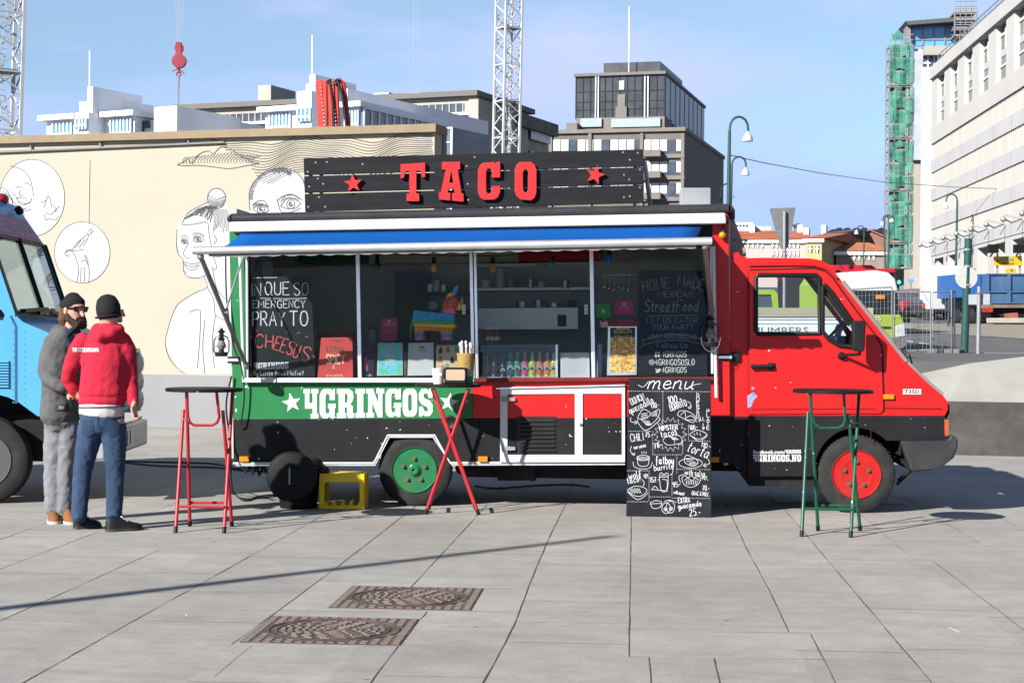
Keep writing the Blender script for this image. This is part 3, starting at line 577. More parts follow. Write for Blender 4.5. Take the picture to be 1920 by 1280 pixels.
b.add(vs, [(2 * j, 2 * j + 1, 2 * j + 3, 2 * j + 2) for j in range(k)]); part(b, 'valance', mat('valance_cloth', (0.2, 0.2, 0.2), 0.9))
for pts, r_ in (([(376, 481, -1.1), (424, 590, -.6), (461, 684, -.05)], .021), ([(1322, 462, -1.1), (1327, 520, -.6), (1334, 585, -.06)], .021)):
    b = M(); P = [TR.L(*q) for q in pts]; b.tube([P[0], P[2]], r_, 8); b.ball(P[0], .03); b.ball(P[2], .03)
    part(b, 'awning_arm', mat('arm_steel', (0.22, 0.22, 0.22), 0.4, metal=.5), smooth=True)
b = M(); b.tube([TR.L(457, 478, -.06), TR.L(422, 586, -.61)], .009, 6); part(b, 'awning_strut', m_alu)
b = M(); b.tube([TR.L(450, 480, -.05), TR.L(457, 716, -.05)], .014, 8); b.tube([TR.L(463, 480, -.03), TR.L(464, 712, -.03)], .012, 8); part(b, 'rail', m_white, smooth=True)
b = M(); b.tube([TR.L(1338, 462, -.05), TR.L(1343, 745, -.05)], .014, 8); b.tube([TR.L(1333, 462, -.04), TR.L(1336, 700, -.04)], .012, 8); part(b, 'rail', m_white, smooth=True)
# serving hatch frame and panes
b = M(); b.prism(tp((461, 708), (890, 708.5), (890, 716.5), (461, 716.5)), -.06, .12); part(b, 'counter_sill', m_white, bevel=.004)
b = M(); b.prism(tp((890.5, 708.5), (1338, 706), (1338, 713), (890.5, 716)), -.05, .12); part(b, 'counter_sill', mat('red_sill', (0.16, 0.012, 0.012), .5), bevel=.004)
for x0, x1 in ((667, 674), (880, 886), (888, 893), (1105, 1112)):
    b = M(); b.prism(tp((x0, 462), (x1, 462), (x1 + 4.5, 709), (x0 + 4.5, 709)), -.01, .03); part(b, 'mullion', m_alu, bevel=.003)
for x0, x1 in ((465, 667), (674, 880), (893, 1105), (1112, 1335)):
    b = M(); b.prism(tp((x0, 470), (x1, 468), (x1 + 4, 708), (x0 + 4, 708)), .012, .016); part(b, 'window_pane', m_glass)
for x, y in ((870, 580), (1099, 580)):
    b = M(); b.prism(tp((x - 3, y - 9), (x + 3, y - 9), (x + 3, y + 9), (x - 3, y + 9)), -.02, .01); b.lathe(TR.L(x, y - 4, -.021), (0, 1, 0), [(0, .006), (.004, .006)], 8, 1); b.lathe(TR.L(x, y + 4, -.021), (0, 1, 0), [(0, .006), (.004, .006)], 8, 1)
    part(b, 'latch', [m_white, m_blackplastic])
# kitchen inside
b = M(); b.prism(tp((890, 578), (1085, 576), (1085, 617), (890, 618), off=1.35), 1.35, 1.9); b.prism(tp((1045, 590), (1062, 590), (1062, 612), (1045, 612), off=1.345), 1.345, 1.36, mi=1)
part(b, 'kitchen_hood', [m_steel, m_blackplastic], bevel=.006)
b = M(); b.prism(tp((880, 540), (1105, 538), (1105, 543), (880, 545), off=1.5), 1.5, 1.95); part(b, 'shelf', m_steel)
b = M(); b.box(XL + .1, XR - .1, 1.3, 1.95, zfl, TR.L(900, 660, 1.3).z); part(b, 'kitchen_counter', m_steel)
b = M(); b.prism(tp((560, 474), (692, 472), (692, 494), (560, 496), off=1.9), 1.9, 1.96); b.prism(tp((692, 472), (972, 468), (972, 492), (692, 494), off=1.9), 1.9, 1.96, mi=1); b.prism(tp((972, 468), (1125, 465), (1125, 489), (972, 492), off=1.9), 1.9, 1.96, mi=2)
part(b, 'striped_valance', [mat('flag_green', (0.02, 0.2, 0.08), .8), mat('flag_white', (0.9, 0.85, 0.75), .8), mat('flag_red', (0.8, 0.03, 0.035), .8)])
b = M(); b.prism(tp((893, 494), (1008, 493), (1008, 500), (893, 501), off=1.7), 1.7, 1.78); b.prism(tp((1025, 492), (1105, 491), (1105, 496), (1025, 497), off=1.7), 1.7, 1.78); part(b, 'strip_light', m_white, bevel=.01)
b = M(); b.prism(tp((740, 510), (800, 510), (800, 660), (740, 660), off=1.6), 1.6, 1.95); b.prism(tp((800, 548), (878, 548), (878, 552), (800, 552), off=1.4), 1.4, 1.95); b.prism(tp((800, 580), (878, 580), (878, 584), (800, 584), off=1.4), 1.4, 1.95); part(b, 'storage_rack', m_blackplastic)
b = M(); b.prism(tp((484, 491), (512, 491), (510, 520), (482, 520), off=.7), .7, .72); part(b, 'ceiling_lamp', mat('lamp_box', (.75, .75, .75), .5))
# hatch doors below the counter
x0, x1, y0, y1 = 938, 1172, 724, 866
b = M(); fo = -.012
b.prism(tp((938, 725), (1172, 724), (1172, 866), (938, 866)), -.022, 0.002, holes=[tp((952, 739), (1078, 738), (1078, 852), (952, 852)), tp((1093, 738), (1166, 738), (1166, 852), (1093, 852))])
part(b, 'hatch_frame', m_white, bevel=.004)
b = M(); b.prism(tp((930, 727), (1172, 720), (1172, 723), (932, 729)), -.04, 0); part(b, 'hatch_drip', m_alu)
b = M(); b.prism(tp((952, 739), (1078, 738), (1078, 783), (952, 783.5)), -.01, .0); b.prism(tp((952, 783.5), (1078, 783), (1078, 852), (952, 852)), -.01, .0, mi=1)
dd = part(b, 'hatch_door', [m_red, m_black])
b = M()
for i in range(8): y = 784 + i * 8; b.hexa([TR.L(974, y + 6, -.012), TR.L(1040, y + 6, -.012), TR.L(1040, y, -.012), TR.L(974, y, -.012)], [TR.L(974, y + 6, -.03), TR.L(1040, y + 6, -.03), TR.L(1040, y + 4, -.03), TR.L(974, y + 4, -.03)])
b.prism(tp((970, 780), (1044, 780), (1044, 850), (970, 850)), -.0135, -.0105); part(b, 'louvre', mat('louvre_black', (0.018, 0.019, 0.02), .5), dd)
b = M(); b.prism(tp((1093, 738), (1166, 738), (1166, 783), (1093, 783)), -.01, .0); b.prism(tp((1093, 783), (1166, 783), (1166, 852), (1093, 852)), -.01, .0, mi=1); d2 = part(b, 'hatch_door', [m_red, m_black])
b = M(); b.lathe(TR.L(1088, 795, -.022), (0, -1, 0), [(0, .014), (.012, .014), (.012, .006), (.02, .006)], 12); part(b, 'lock', m_galv, d2)
for y in (748, 840):
    b = M(); b.prism(tp((941, y - 5), (967, y - 3), (967, y + 3), (941, y + 5)), -.034, -.02); part(b, 'hinge', m_galv, dd, bevel=.003)
# side lamps and lettering
for x, y in ((459, 860), (906, 860), (1339, 861)):
    b = M(); b.prism(tp((x - 9, y - 5), (x + 9, y - 5), (x + 9, y + 5), (x - 9, y + 5)), -.03, 0); part(b, 'marker_lamp', m_amber, bevel=.006)
b = M(); b.lathe(TR.L(842, 793, -.002), (0, -1, 0), [(0, .07), (.012, .07), (.02, .05), (.012, .04)], 20); part(b, 'filler_cap', m_blackplastic, smooth=True)
b = M()
for loops in slab('4GRINGOS', 569, 785, 812, 780, 56, 52, .045):
    L2 = [tp(*l) for l in loops]; b.prism(L2[0], -.004, 0, holes=L2[1:])
part(b, 'lettering', m_letter)
for cx, cy, r_, rot in ((547, 755, 19, -100), (842, 754, 19, -80)): b = M(); b.prism(tp(*star(cx, cy, r_, rot)), -.004, 0); part(b, 'painted_star', m_letter)
# roof sign
b0 = None
for i in range(3):
    l0, l1 = 297 + i * 33.4, 297 + (i + 1) * 33.4 - (2.2 if i < 2 else 0); r0, r1 = 280 + i * 33.5, 280 + (i + 1) * 33.5 - (1.3 if i < 2 else 0)
    b = M(); b.prism(tp((569 + i, l0), (1206, r0), (1207.5, r1), (570 + i, l1), off=.04), .04, .07); 
    o = part(b, 'sign_plank', mat('sign_plank', (0.016, 0.0165, 0.019), 0.7, spec=.08, var=0.3, scale=5, stretch=(.4, 1, 4), dirt=.3, dirtc=(.03, .03, .032)), bevel=.004)
for ch in zip('TACO', slab('TACO', 0, 0, 1, 1, 1), ((751, 797, 308, 305, 377, 377), (823, 869, 304, 303, 374, 378), (896, 938, 306, 303, 375, 374), (965, 1006, 304, 303, 373, 377))):
    c, loops, (xa, xb, ta, tb, ba, bb) = ch
    loops = SLAB[c][1]
    def mp_(p): return (xa + (xb - xa) * p[0], (ba + (bb - ba) * p[0]) * (1 - p[1]) + (ta + (tb - ta) * p[0]) * p[1])
    L2 = [TR.P2([mp_(p) for p in l], .0) for l in loops]
    b = M(); b.prism(L2[0], .0, .036, holes=L2[1:]); part(b, 'sign_letter', mat('sign_red', (0.5, 0.02, 0.022), .5, var=.08), bevel=.003)
for cx, cy, r_, rot in ((662, 344, 18, -95), (1116, 328, 19, -75)):
    b = M(); b.prism(TR.P2(star(cx, cy, r_, rot), .0), .0, .036); part(b, 'sign_star', mat('sign_red', (0.5, 0.02, 0.022), .5, var=.08))
for x, y in [(592, 305), (613, 304), (577, 322), (596, 335), (606, 345), (580, 350), (598, 370), (578, 388), (610, 388), (890, 295), (1168, 286), (1181, 300), (1196, 287), (1170, 328), (1200, 318), (1180, 337), (1200, 352), (1170, 370), (1181, 368), (875, 312), (877, 345), (878, 375), (680, 308)]: b = M(); b.lathe(TR.L(x, y, .04), (0, -1, 0), [(0, .009), (.004, .007)], 8); part(b, 'screw', m_galv)
for x in (582, 602, 900, 1190):
    b = M(); b.prism(tp((x - 3, 300), (x + 3, 300), (x + 3, 402), (x - 3, 402), off=.075), .075, .12); part(b, 'sign_bracket', m_galv)
b = M(); b.tube([TR.L(1209, 305, .1), TR.L(1214, 345, .3), TR.L(1219, 385, .5)], .02, 8); part(b, 'sign_brace', m_white, smooth=True)
b = M(); b.prism(tp((1276, 352), (1333, 352), (1333, 388), (1276, 388), off=1.0), 1.0, 1.5); part(b, 'roof_vent', mat('vent_grey', (0.3, 0.31, 0.33), .5), bevel=.01)

b = M(); b.prism(tp((1368, 398), (1374, 403), (1384, 430), (1398, 468), (1400, 484), (1368, 484), off=.12), .12, 1.9); part(b, 'nose_panel', mat('faded_pinkish_panel', (.3, .24, .23), .5, dirt=.3), bevel=.01)
b = M(); b.bar(TR.L(1374, 450, .05), TR.L(1402, 451, .05), .012); b.bar(TR.L(1376, 472, .05), TR.L(1400, 452, .05), .012); part(b, 'bracket', m_blackplastic)
# cab
outl = [(1403, 484), (1430, 483), (1520, 484.5), (1540, 488), (1554, 496), (1580, 529), (1612, 572), (1640, 610), (1700, 679), (1745, 722), (1768, 741), (1777, 753), (1777, 768), (1771, 779)]
arch = circ(1606, 884, 79, 82, 14, 190, 315)
wn = [(1421, 516), (1531, 516), (1536, 521), (1536, 625), (1421, 626), (1417, 620), (1417, 521)]
qw = [(1542, 537), (1546, 534), (1560, 549), (1600, 606), (1613, 627), (1612, 642), (1604, 651), (1574, 648), (1555, 637), (1542, 621)]
b = M(); b.prism(tp(*outl, (1403, 779)), 0, .035, holes=[tp(*wn), tp(*qw)]); part(b, 'cab_side', m_red)
b = M(); b.prism(tp(*outl, (1403, 779)), 1.88, 1.915, holes=[tp((1440, 504), (1550, 508), (1626, 606), (1642, 636), (1575, 642), (1440, 638))]); part(b, 'cab_far_side', m_red)
# roof, bonnet: the outline carried across the cab; the windscreen is its own pane
def strip(pts, y0=.03, y1=1.89):
    b = M(); q = tp(*pts); n = len(q)
    b.add([(x, y0, z) for x, z in q] + [(x, y1, z) for x, z in q] + [(x + .02, y0, z - .03) for x, z in q] + [(x + .02, y1, z - .03) for x, z in q],
          [(i, i + 1, n + i + 1, n + i) for i in range(n - 1)] + [(2 * n + i, 3 * n + i, 3 * n + i + 1, 2 * n + i + 1) for i in range(n - 1)]); return b
part(strip(outl[:6]), 'cab_roof', m_red, smooth=True)
part(strip(outl[8:] + [(1771, 790)]), 'bonnet', m_red, smooth=True)
part(strip([(1581, 531), (1698, 677)], .09, 1.84), 'windscreen', glass('windscreen_glass', (.6, .68, .7), .06))
b = M(); b.tube([TR.L(1580, 528, -.004), TR.L(1700, 677, -.004)], .018, 8); b.tube([TR.L(1700, 677, -.002), TR.L(1745, 720, -.002), TR.L(1768, 739, -.002)], .012, 8); part(b, 'pillar_trim', mat('pillar_rubber', (0.25, 0.2, 0.19), .6), smooth=True)
b = M(); b.prism(tp((1369, 472), (1386, 472), (1388, 478), (1404, 484), (1404, 781), (1369, 781)), .055, .1); part(b, 'cab_rear_panel', m_red)
b = M(); b.prism(tp((1369, 781.5), (1404, 781), (1404, 893), (1369, 868)), .05, .1); part(b, 'sill_panel', m_black)
b = M(); b.prism(tp((1403.5, 779.5), (1771, 779.5), (1778, 788), (1776, 826), (1690, 826), *reversed(arch), (1529, 893), (1405, 893)), 0, .035); part(b, 'lower_cab_panel', m_black, bevel=.004)
dr = [(1405, 508), (1526, 505), (1544, 509), (1560, 523), (1600, 578), (1640, 629), (1652, 651), (1656, 769), (1650, 775), (1405, 776)]
b = M(); b.prism(tp(*dr), -.014, -.001, holes=[tp(*wn), tp(*qw)]); door = part(b, 'cab_door', m_red, bevel=.006)
b = M()
for w in (wn, qw): b.tube([V((x, -.014, z)) for x, z in TR.P2(w)] + [V((TR.P2(w)[0][0], -.014, TR.P2(w)[0][1]))], .02, 8)
part(b, 'window_seal', m_blackplastic, door, smooth=True)
b = M(); b.prism(tp(*wn), .008, .012); part(b, 'door_window', m_cabglass, door)
b = M(); b.prism(tp(*qw), .008, .012); b.prism(tp((1542, 537), (1548, 534), (1600, 606), (1590, 612), (1545, 552)), .0, .006, mi=1); part(b, 'quarter_window', [m_cabglass, m_blackplastic], door)
b = M()
for pts, w_ in (([(1404.5, 509), (1405, 700), (1405, 776)], .012), ([(1405, 506.5), (1526, 503), (1546, 507), (1562, 521), (1602, 577), (1642, 628), (1654, 650), (1658, 770)], .014), ([(1410, 767), (1640, 766)], .007), ([(1405, 893), (1405, 780)], .012), ([(1633, 783), (1633, 826)], .006), ([(1660, 765), (1766, 766)], .008)): b.ribbon(tp(*pts), w_, -.0165 if w_ in (.007,) else -.003)
part(b, 'panel_gap', mat('gap_dark', (0.05, 0.004, 0.004), .7))
b = M(); b.tube([TR.L(1405, 497, -.01), TR.L(1480, 496, -.01), TR.L(1528, 497, -.01), TR.L(1550, 504, -.01), TR.L(1570, 522, -.01)], .012, 8); part(b, 'rain_gutter', m_red, smooth=True)
b = M(); b.tube([TR.L(1408, 687, -.05), TR.L(1448, 686, -.05)], .016, 8); b.lathe(TR.L(1412, 687, -.014), (0, -1, 0), [(0, .02), (.04, .02), (.05, .012)], 12); b.prism(tp((1440, 680), (1452, 680), (1452, 694), (1440, 694)), -.03, -.014); part(b, 'door_handle', m_blackplastic, door, smooth=True)
b = M(); b.lathe(TR.L(1412, 728, -.014), (0, -1, 0), [(0, .016), (.008, .014)], 12); part(b, 'lock', m_galv, door)
b = M(); b.prism(tp((1401, 742), (1412, 735), (1420, 743), (1414, 748), (1408, 762), (1402, 765)), -.0155, -.014); part(b, 'paint_chip', mat('bare_patch', (0.22, 0.3, 0.6), .7, var=.4, scale=40))
b = M(); b.prism(tp((1598, 601), (1619, 601), (1622, 606), (1620, 655), (1616, 660), (1600, 658), (1597, 652), (1597, 606), off=-.2), -.26, -.17); mi_ = part(b, 'wing_mirror', m_blackplastic, bevel=.02, seg=3)
b = M(); b.tube([TR.L(1578, 667, -.02), TR.L(1590, 665, -.1), TR.L(1612, 664, -.22), TR.L(1612, 655, -.22)], .014, 8); b.lathe(TR.L(1578, 667, -.014), (0, -1, 0), [(0, .035), (.03, .03), (.05, .015)], 12); part(b, 'mirror_arm', m_blackplastic, mi_, smooth=True)
b = M(); b.prism(tp((1656, 739), (1676, 739), (1676, 748), (1656, 748)), -.025, 0); part(b, 'indicator', m_amber, bevel=.005)
b = M(); b.prism(tp((1693, 729), (1727, 729), (1727, 739), (1693, 739)), -.008, 0); ob = part(b, 'model_badge', mat('badge', (.6, .6, .6), .3, metal=.5))
b = M(); put_font(b, TR, 'T35D', 1696, 737, 6.5, -.0095, fit=28, bold=.02); part(b, 'lettering', m_blackplastic, ob)
b = M(); put_font(b, TR, 'facebook.com/', 1412, 850, 6.5, -.003, fit=61, bold=.03)
for loops in slab('4GRINGOS', 1473, 850, 1502, 849.5, 7, 7, .05) + slab('4GRINGOS.NO', 1412, 865, 1502, 865, 13.5, 13.5, .05):
    L2 = [tp(*l) for l in loops]; b.prism(L2[0], -.004, -.001, holes=L2[1:])
part(b, 'lettering', m_letter)
b = M(); b.hexa([TR.L(1687, 826, 0), TR.L(1780, 824, 0), TR.L(1776, 868, 0), TR.L(1707, 883, 0)], [TR.L(1687, 826, 0) + V((0, 1.9, 0)), TR.L(1780, 824, 0) + V((0, 1.9, 0)), TR.L(1776, 868, 0) + V((0, 1.9, 0)), TR.L(1707, 883, 0) + V((0, 1.9, 0))])
b.prism(tp((1780, 815), (1788, 816), (1795, 823), (1794, 838), (1787, 857), (1768, 872), (1742, 881), (1707, 883), (1687, 826), (1776, 825)), -.05, 1.95)
part(b, 'bumper', mat('bumper_plastic', (0.03, 0.031, 0.032), .5, var=.25, scale=6, dirt=.4, dirtc=(.06, .06, .058)), bevel=.02, seg=3)
b = M(); b.prism(tp((1771, 786), (1778, 787), (1778, 817), (1772, 817)), -.004, .3)
for i in range(7): b.prism(tp((1770.5, 787 + i * 4.3), (1779, 788 + i * 4.3), (1779, 789.5 + i * 4.3), (1770.5, 789 + i * 4.3)), -.008, .3)
part(b, 'headlight', mat('lamp_lens', (0.5, 0.1, 0.03), .2, var=.2, scale=30))
b = M(); b.tube([TR.L(1692, 653, .15), TR.L(1705, 665, .1), TR.L(1710, 680, .3)], .008, 6); b.tube([TR.L(1702, 672, .1), TR.L(1690, 655, .7)], .007, 6); part(b, 'wiper', m_blackplastic)
b = M(); b.tube([TR.L(1683, 900, .15), TR.L(1712, 878, .15)], .012, 6); b.tube([TR.L(1681, 908, .2), TR.L(1709, 882, .2)], .012, 6); part(b, 'brace_rod', m_dark)
b = M(); b.prism(tp((1369, 660), (1388, 660), (1388, 678), (1369, 678), off=.04), .03, .055); b.prism(tp((1347, 663), (1372, 663), (1372, 676), (1347, 676)), -.012, 0); b.prism(tp((1347, 667), (1372, 667), (1372, 672), (1347, 672)), -.014, -.011, mi=1); part(b, 'door_stop', [m_blackplastic, m_alu], bevel=.003)
b = M(); b.prism(tp((427, 668), (449, 668), (449, 681), (427, 681)), -.012, 0); b.prism(tp((427, 672), (449, 672), (449, 677), (427, 677)), -.014, -.011, mi=1); part(b, 'door_stop', [m_blackplastic, m_alu], bevel=.003)
# cab inside
def sx(px, py, off): return TR.L(px, py, off)
b = M(); p = sx(1592, 640, .45); b.box(p.x - .16, p.x + .02, .25, .75, p.z - .35, p.z + .05); b.box(p.x - .2, p.x + .06, .3, 1.6, p.z - .6, p.z - .1); part(b, 'dashboard', m_blackplastic, bevel=.03)
b = M(); c = sx(1560, 632, .5); k = 20; ax = V((-.75, 0, .66)); u = V((0, 1, 0)); w = ax.cross(u)
b.tube([c + (u * math.cos(2 * math.pi * j / k) + w * math.sin(2 * math.pi * j / k)) * .21 for j in range(k + 1)], .014, 6); b.bar(c, c - ax * .35, .04); part(b, 'steering_wheel', m_blackplastic, smooth=True)
b = M(); p = sx(1400, 660, .3)
for yy in (.25, 1.2): b = M(); b.box(p.x + .02, p.x + .16, yy, yy + .48, p.z - .35, p.z + .06); b.box(p.x + .02, p.x + .55, yy, yy + .48, p.z - .45, p.z - .3); part(b, 'seat', mat('seat_cloth', (0.02, 0.022, 0.03), .9), bevel=.04)
b = M(); b.prism(tp((1566, 612), (1571, 606), (1580, 606), (1576, 641), (1566, 643), off=2.05), 2.02, 2.1); part(b, 'far_mirror', [m_white], bevel=.02)
# chassis
b = M(); x0 = TR.L(470, 870).x; x1 = TR.L(1690, 870).x
b.box(x0, x1, .35, .5, .42, .56); b.box(x0, x1, 1.5, 1.65, .42, .56)
b.box(TR.L(850, 880).x, TR.L(1420, 880).x, .22, 1.85, .33, .55); b.box(TR.L(870, 880).x, TR.L(1180, 880).x, .3, 1.7, .24, .34); b.box(TR.L(930, 880).x, TR.L(1000, 880).x, .2, .9, .22, .5); b.box(TR.L(1405, 900).x, TR.L(1528, 900).x, .05, 1.85, .22, .46); b.box(TR.L(480, 880).x, TR.L(690, 880).x, .3, 1.8, .42, .55)
for x in (1440, 1470, 880, 960): p = TR.L(x, 905, .3); b.ball((p.x, .3, .32), (.13, .1, .08), 8, 6)
b.box(TR.L(1690, 850).x - .35, TR.L(1690, 850).x - .05, .3, 1.6, .45, 1.0)
part(b, 'chassis', m_dark)
b = M(); p = TR.L(700, 868); q = TR.L(846, 868); zt = TR.L(770, 816).z; b.box(p.x, q.x, .45, .47, .5, zt); b.box(p.x, q.x, .03, .47, zt, zt + .02); b.box(p.x - .01, p.x, .03, .47, .5, zt); b.box(q.x, q.x + .01, .03, .47, .5, zt); part(b, 'wheel_well', m_dark); b = M()
p = TR.L(1524, 868); q = TR.L(1688, 868); zt = TR.L(1600, 800).z; b.box(p.x, q.x, .42, .44, .4, zt); b.box(p.x, q.x, .04, .44, zt, zt + .02); b.box(p.x - .01, p.x, .04, .44, .45, zt); b.box(q.x, q.x + .01, .04, .44, .5, zt); part(b, 'wheel_well', m_dark)
b = M()
for i in range(6):
    b.tube([TR.L(455 + i * 13, 872, .2), TR.L(460 + i * 13, 884 + 3 * (i % 3), .2), TR.L(468 + i * 13, 872, .2)], .02, 6)
part(b, 'hose', m_blackplastic, smooth=True)

def tyre_prof(r, w): return [(w, r * .62), (w, r * .86), (w * .9, r * .97), (w * .75, r), (w * .25, r), (w * .1, r * .97), (.0, r * .86), (-.004, r * .75), (.0, r * .62), (.03, r * .58), (w - .03, r * .58), (w, r * .62)]
def wheel(name, cx, cy, bottom, col, deep, y=.02):
    c = TR.L(cx, cy, y); r = c.z - .0; r = abs(c.z)
    e = bpy.data.objects.new(name, None); COL.objects.link(e); e.parent = tk; e.location = c
    b = M(); b.lathe((0, 0, 0), (0, 1, 0), tyre_prof(r, .2), 48, cap=False)
    for j in range(64):                      # tread blocks
        a = 2 * math.pi * j / 64
        for yy in (.015, .11):
            q = lambda rr, aa, y_: (rr * math.cos(aa), y_, rr * math.sin(aa))
            b.hexa([q(r * .955, a, yy), q(r * .955, a + .05, yy), q(r * .955, a + .05, yy + .07), q(r * .955, a, yy + .07)], [q(r * 1.003, a, yy + .01), q(r * 1.003, a + .05, yy + .01), q(r * 1.003, a + .05, yy + .06), q(r * 1.003, a, yy + .06)])
    b.build('tyre', m_rubber, e, smooth=True)
    rr = r * .63
    b = M()
    if deep: b.lathe((0, 0, 0), (0, 1, 0), [(.0, rr), (-.012, rr * .98), (.0, rr * .93), (.1, rr * .87), (.11, rr * .7), (.05, rr * .63), (.025, rr * .55), (.02, rr * .3), (.02, .001)], 40)
    else: b.lathe((0, 0, 0), (0, 1, 0), [(.0, rr), (-.01, rr * .98), (.0, rr * .93), (.035, rr * .86), (.03, rr * .8), (.0, rr * .72), (-.004, rr * .55), (.01, rr * .4), (.01, .001)], 40)
    b.build('rim', col, e, smooth=True)
    b = M(); b.lathe((0, .02, 0), (0, -1, 0), [(0, rr * .27), (.035, rr * .26), (.04, rr * .2), (.05, rr * .17), (.05, rr * .1), (.03, .001)] if deep else [(0, rr * .22), (.02, rr * .21), (.012, rr * .15), (-.03, rr * .14), (-.03, .001)], 24)
    b.build('hub', col if deep else m_dark, e, smooth=True)
    for k in range(5):
        a = 2 * math.pi * (k + .25) / 5
        b = M(); b.lathe((rr * .5 * math.cos(a), .02, rr * .5 * math.sin(a)), (0, -1, 0), [(0, .022), (.03, .022), (.03, .014), (.045, .013)], 6); b.build('wheel_nut', mat('nut_rust', (0.16, 0.1, 0.06), .7, metal=.3), e)
    for k in range(6):
        b = M(); a = 2 * math.pi * (k + .6) / 6; pts = [(rr * (.78 + .05 * math.sin(t)) * math.cos(a + .16 * math.cos(t)), rr * (.78 + .05 * math.sin(t)) * math.sin(a + .16 * math.cos(t))) for t in [2 * math.pi * i / 10 for i in range(10)]]
        b.prism(pts, (.095 if deep else .012), .13); b.build('rim_slot', m_dark, e)
wheel('rear_wheel', 777, 881, 950, mat('green_rim', (0.015, 0.15, 0.055), .35, var=.15, coat=.15, dirt=.5, dirtc=(.06, .055, .03), chips=(.4, .4, .4), chipamt=.75), True)
wheel('front_wheel', 1606, 889, 960, mat('red_rim', (0.42, 0.012, 0.011), .4, var=.12, coat=.1, dirt=.5, dirtc=(.12, .03, .02)), False)
b = M(); b.lathe(TR.L(775, 884, 1.6), (0, 1, 0), tyre_prof(.31, .2), 32); part(b, 'far_tyre', m_rubber, smooth=True); b = M(); b.lathe(TR.L(1602, 890, 1.6), (0, 1, 0), tyre_prof(.31, .2), 32); part(b, 'far_tyre', m_rubber, smooth=True)
# ------------------------------------------------------------------ things on and around the truck
def board(name, label, cat, corners, off, thick=.018, m=m_board, group=None, yaw=GRID, frame=None):
    """a flat board in a plane parallel to the truck side; corners in pixels (tl, tr, br, bl); returns (thing, frame of reference)"""
    bl = TR.W(TR.L(*corners[3], off)); fr = Fr(bl, yaw); t = fr.thing(name, label, cat, group)
    b = M(); b.prism(fr.P2(corners), 0, thick); b.build('panel', m, t, bevel=.003)
    return t, fr
def letters(t, fr, jobs, m=m_chalk, off=-.002, name='lettering'):
    b = M()
    for j in jobs: put_hand(b, fr, off, *j[0], **j[1]) if len(j) == 2 else put_hand(b, fr, off, *j[0])
    return b.build(name, m, t, fix=False)
def H(w, text, x, y, h, **k): return ((w, text, x, y, h), k)
m_pinkchalk = mat('pink_chalk', (0.55, 0.1, 0.11), .95, var=.3, scale=60)
m_greychalk = mat('faint_chalk', (0.3, 0.31, 0.32), .95, var=.35, scale=60)

# board: in queso emergency
t, fr = board('chalkboard', 'chalkboard reading IN QUESO EMERGENCY PRAY TO CHEESUS inside the serving hatch', 'chalkboard', [(468, 519), (584, 518), (591, 709), (466, 709)], .035)
letters(t, fr, [H(2.6, 'IN', 471, 554, 23, fit=18), H(2.6, 'QUE', 497, 552, 24, fit=45), H(1.8, 'SO', 551, 553, 23, fit=27), H(2.1, 'EMERGENCY', 474, 577, 14, fit=98), H(2.9, 'PRAY', 474, 611, 26, fit=60), H(2.9, 'TO', 543, 610, 27, fit=34), H(1.1, 'By Little Boys Mafia!!', 475, 703, 8, fit=94)])
letters(t, fr, [H(3.0, 'CH', 478, 650, 24, fit=33, ang=-4), H(3.0, 'EESU', 512, 654, 25, fit=48, ang=-20), H(3.0, 'S', 562, 674, 26, fit=15, ang=-20)] + [H(1.6, '-', x, y, 9, fit=6, ang=a) for x, y, a in ((470, 636, 20), (476, 620, -40), (540, 626, 60), (557, 628, 0), (572, 635, 0), (583, 668, -50))], m_pinkchalk, name='pink_lettering')
b = M(); put_lines(b, fr, -.002, 1.2, [[(488, 559), (540, 560), (576, 559)], [(474, 521), (520, 520)]], smooth=False)
for loops in slab('4GRINGOS', 476, 693, 541, 691, 13, 13, .05):
    L2 = [fr.P2(l) for l in loops]; b.prism(L2[0], -.003, -.0005, holes=L2[1:])
b.build('painted_name', m_chalk, t, fix=False)
# board: home made mexican street food
t, fr = board('chalkboard', 'chalkboard reading HOME MADE MEXICAN Street Food behind the right hand lantern', 'chalkboard', [(1197, 507), (1326, 507), (1326, 706), (1197, 706)], .035)
letters(t, fr, [H(1.5, 'HOME', 1207, 547, 20, fit=50, ang=9), H(1.5, 'MADE', 1270, 536, 20, fit=50, ang=-9), H(1.3, 'MEXICAN', 1234, 557, 12, fit=64), H(1.8, 'Street', 1208, 584, 22, fit=56, slant=.2), H(1.8, 'Food', 1267, 583, 20, fit=42, slant=.2), H(1.1, 'LET US CATER', 1214, 605, 9.5, fit=94), H(1.1, 'YOUR PARTY', 1224, 618, 9.5, fit=76), H(1.4, 'WWW.4GRINGOS.NO', 1216, 637, 9.5, fit=90, arc=3), H(1.0, 'Follow Us:', 1232, 652, 10, fit=60)], m_greychalk)
b = M(); put_lines(b, fr, -.002, 1, [[(1215, 592), (1310, 591)], [(1205, 638), (1230, 630), (1262, 626), (1290, 629), (1318, 636)], [(1207, 646), (1230, 640), (1262, 637), (1290, 639), (1316, 645)], [(1205, 638), (1207, 646), (1201, 652)], [(1318, 636), (1316, 645), (1322, 651)]], smooth=False); b.build('drawn_lines', m_greychalk, t, fix=False)
letters(t, fr, [H(1.7, '4GRINGOS', 1241, 669, 10.5, fit=46), H(1.7, '4GRINGOSOSLO', 1228, 684, 10.5, fit=74), H(1.7, '4GRINGOS', 1241, 698, 10, fit=46)], name='white_lettering')
b = M(); b.prism(fr.P2([(1228, 659), (1237, 659), (1237, 669), (1228, 669)]), -.003, -.0005); put_lines(b, fr, -.002, 1.2, [circ(1222, 679, 4.5, 4.5, 12) + [(1226.5, 679)], circ(1222, 679, 1.8, 1.8, 10) + [(1223.8, 679)]])
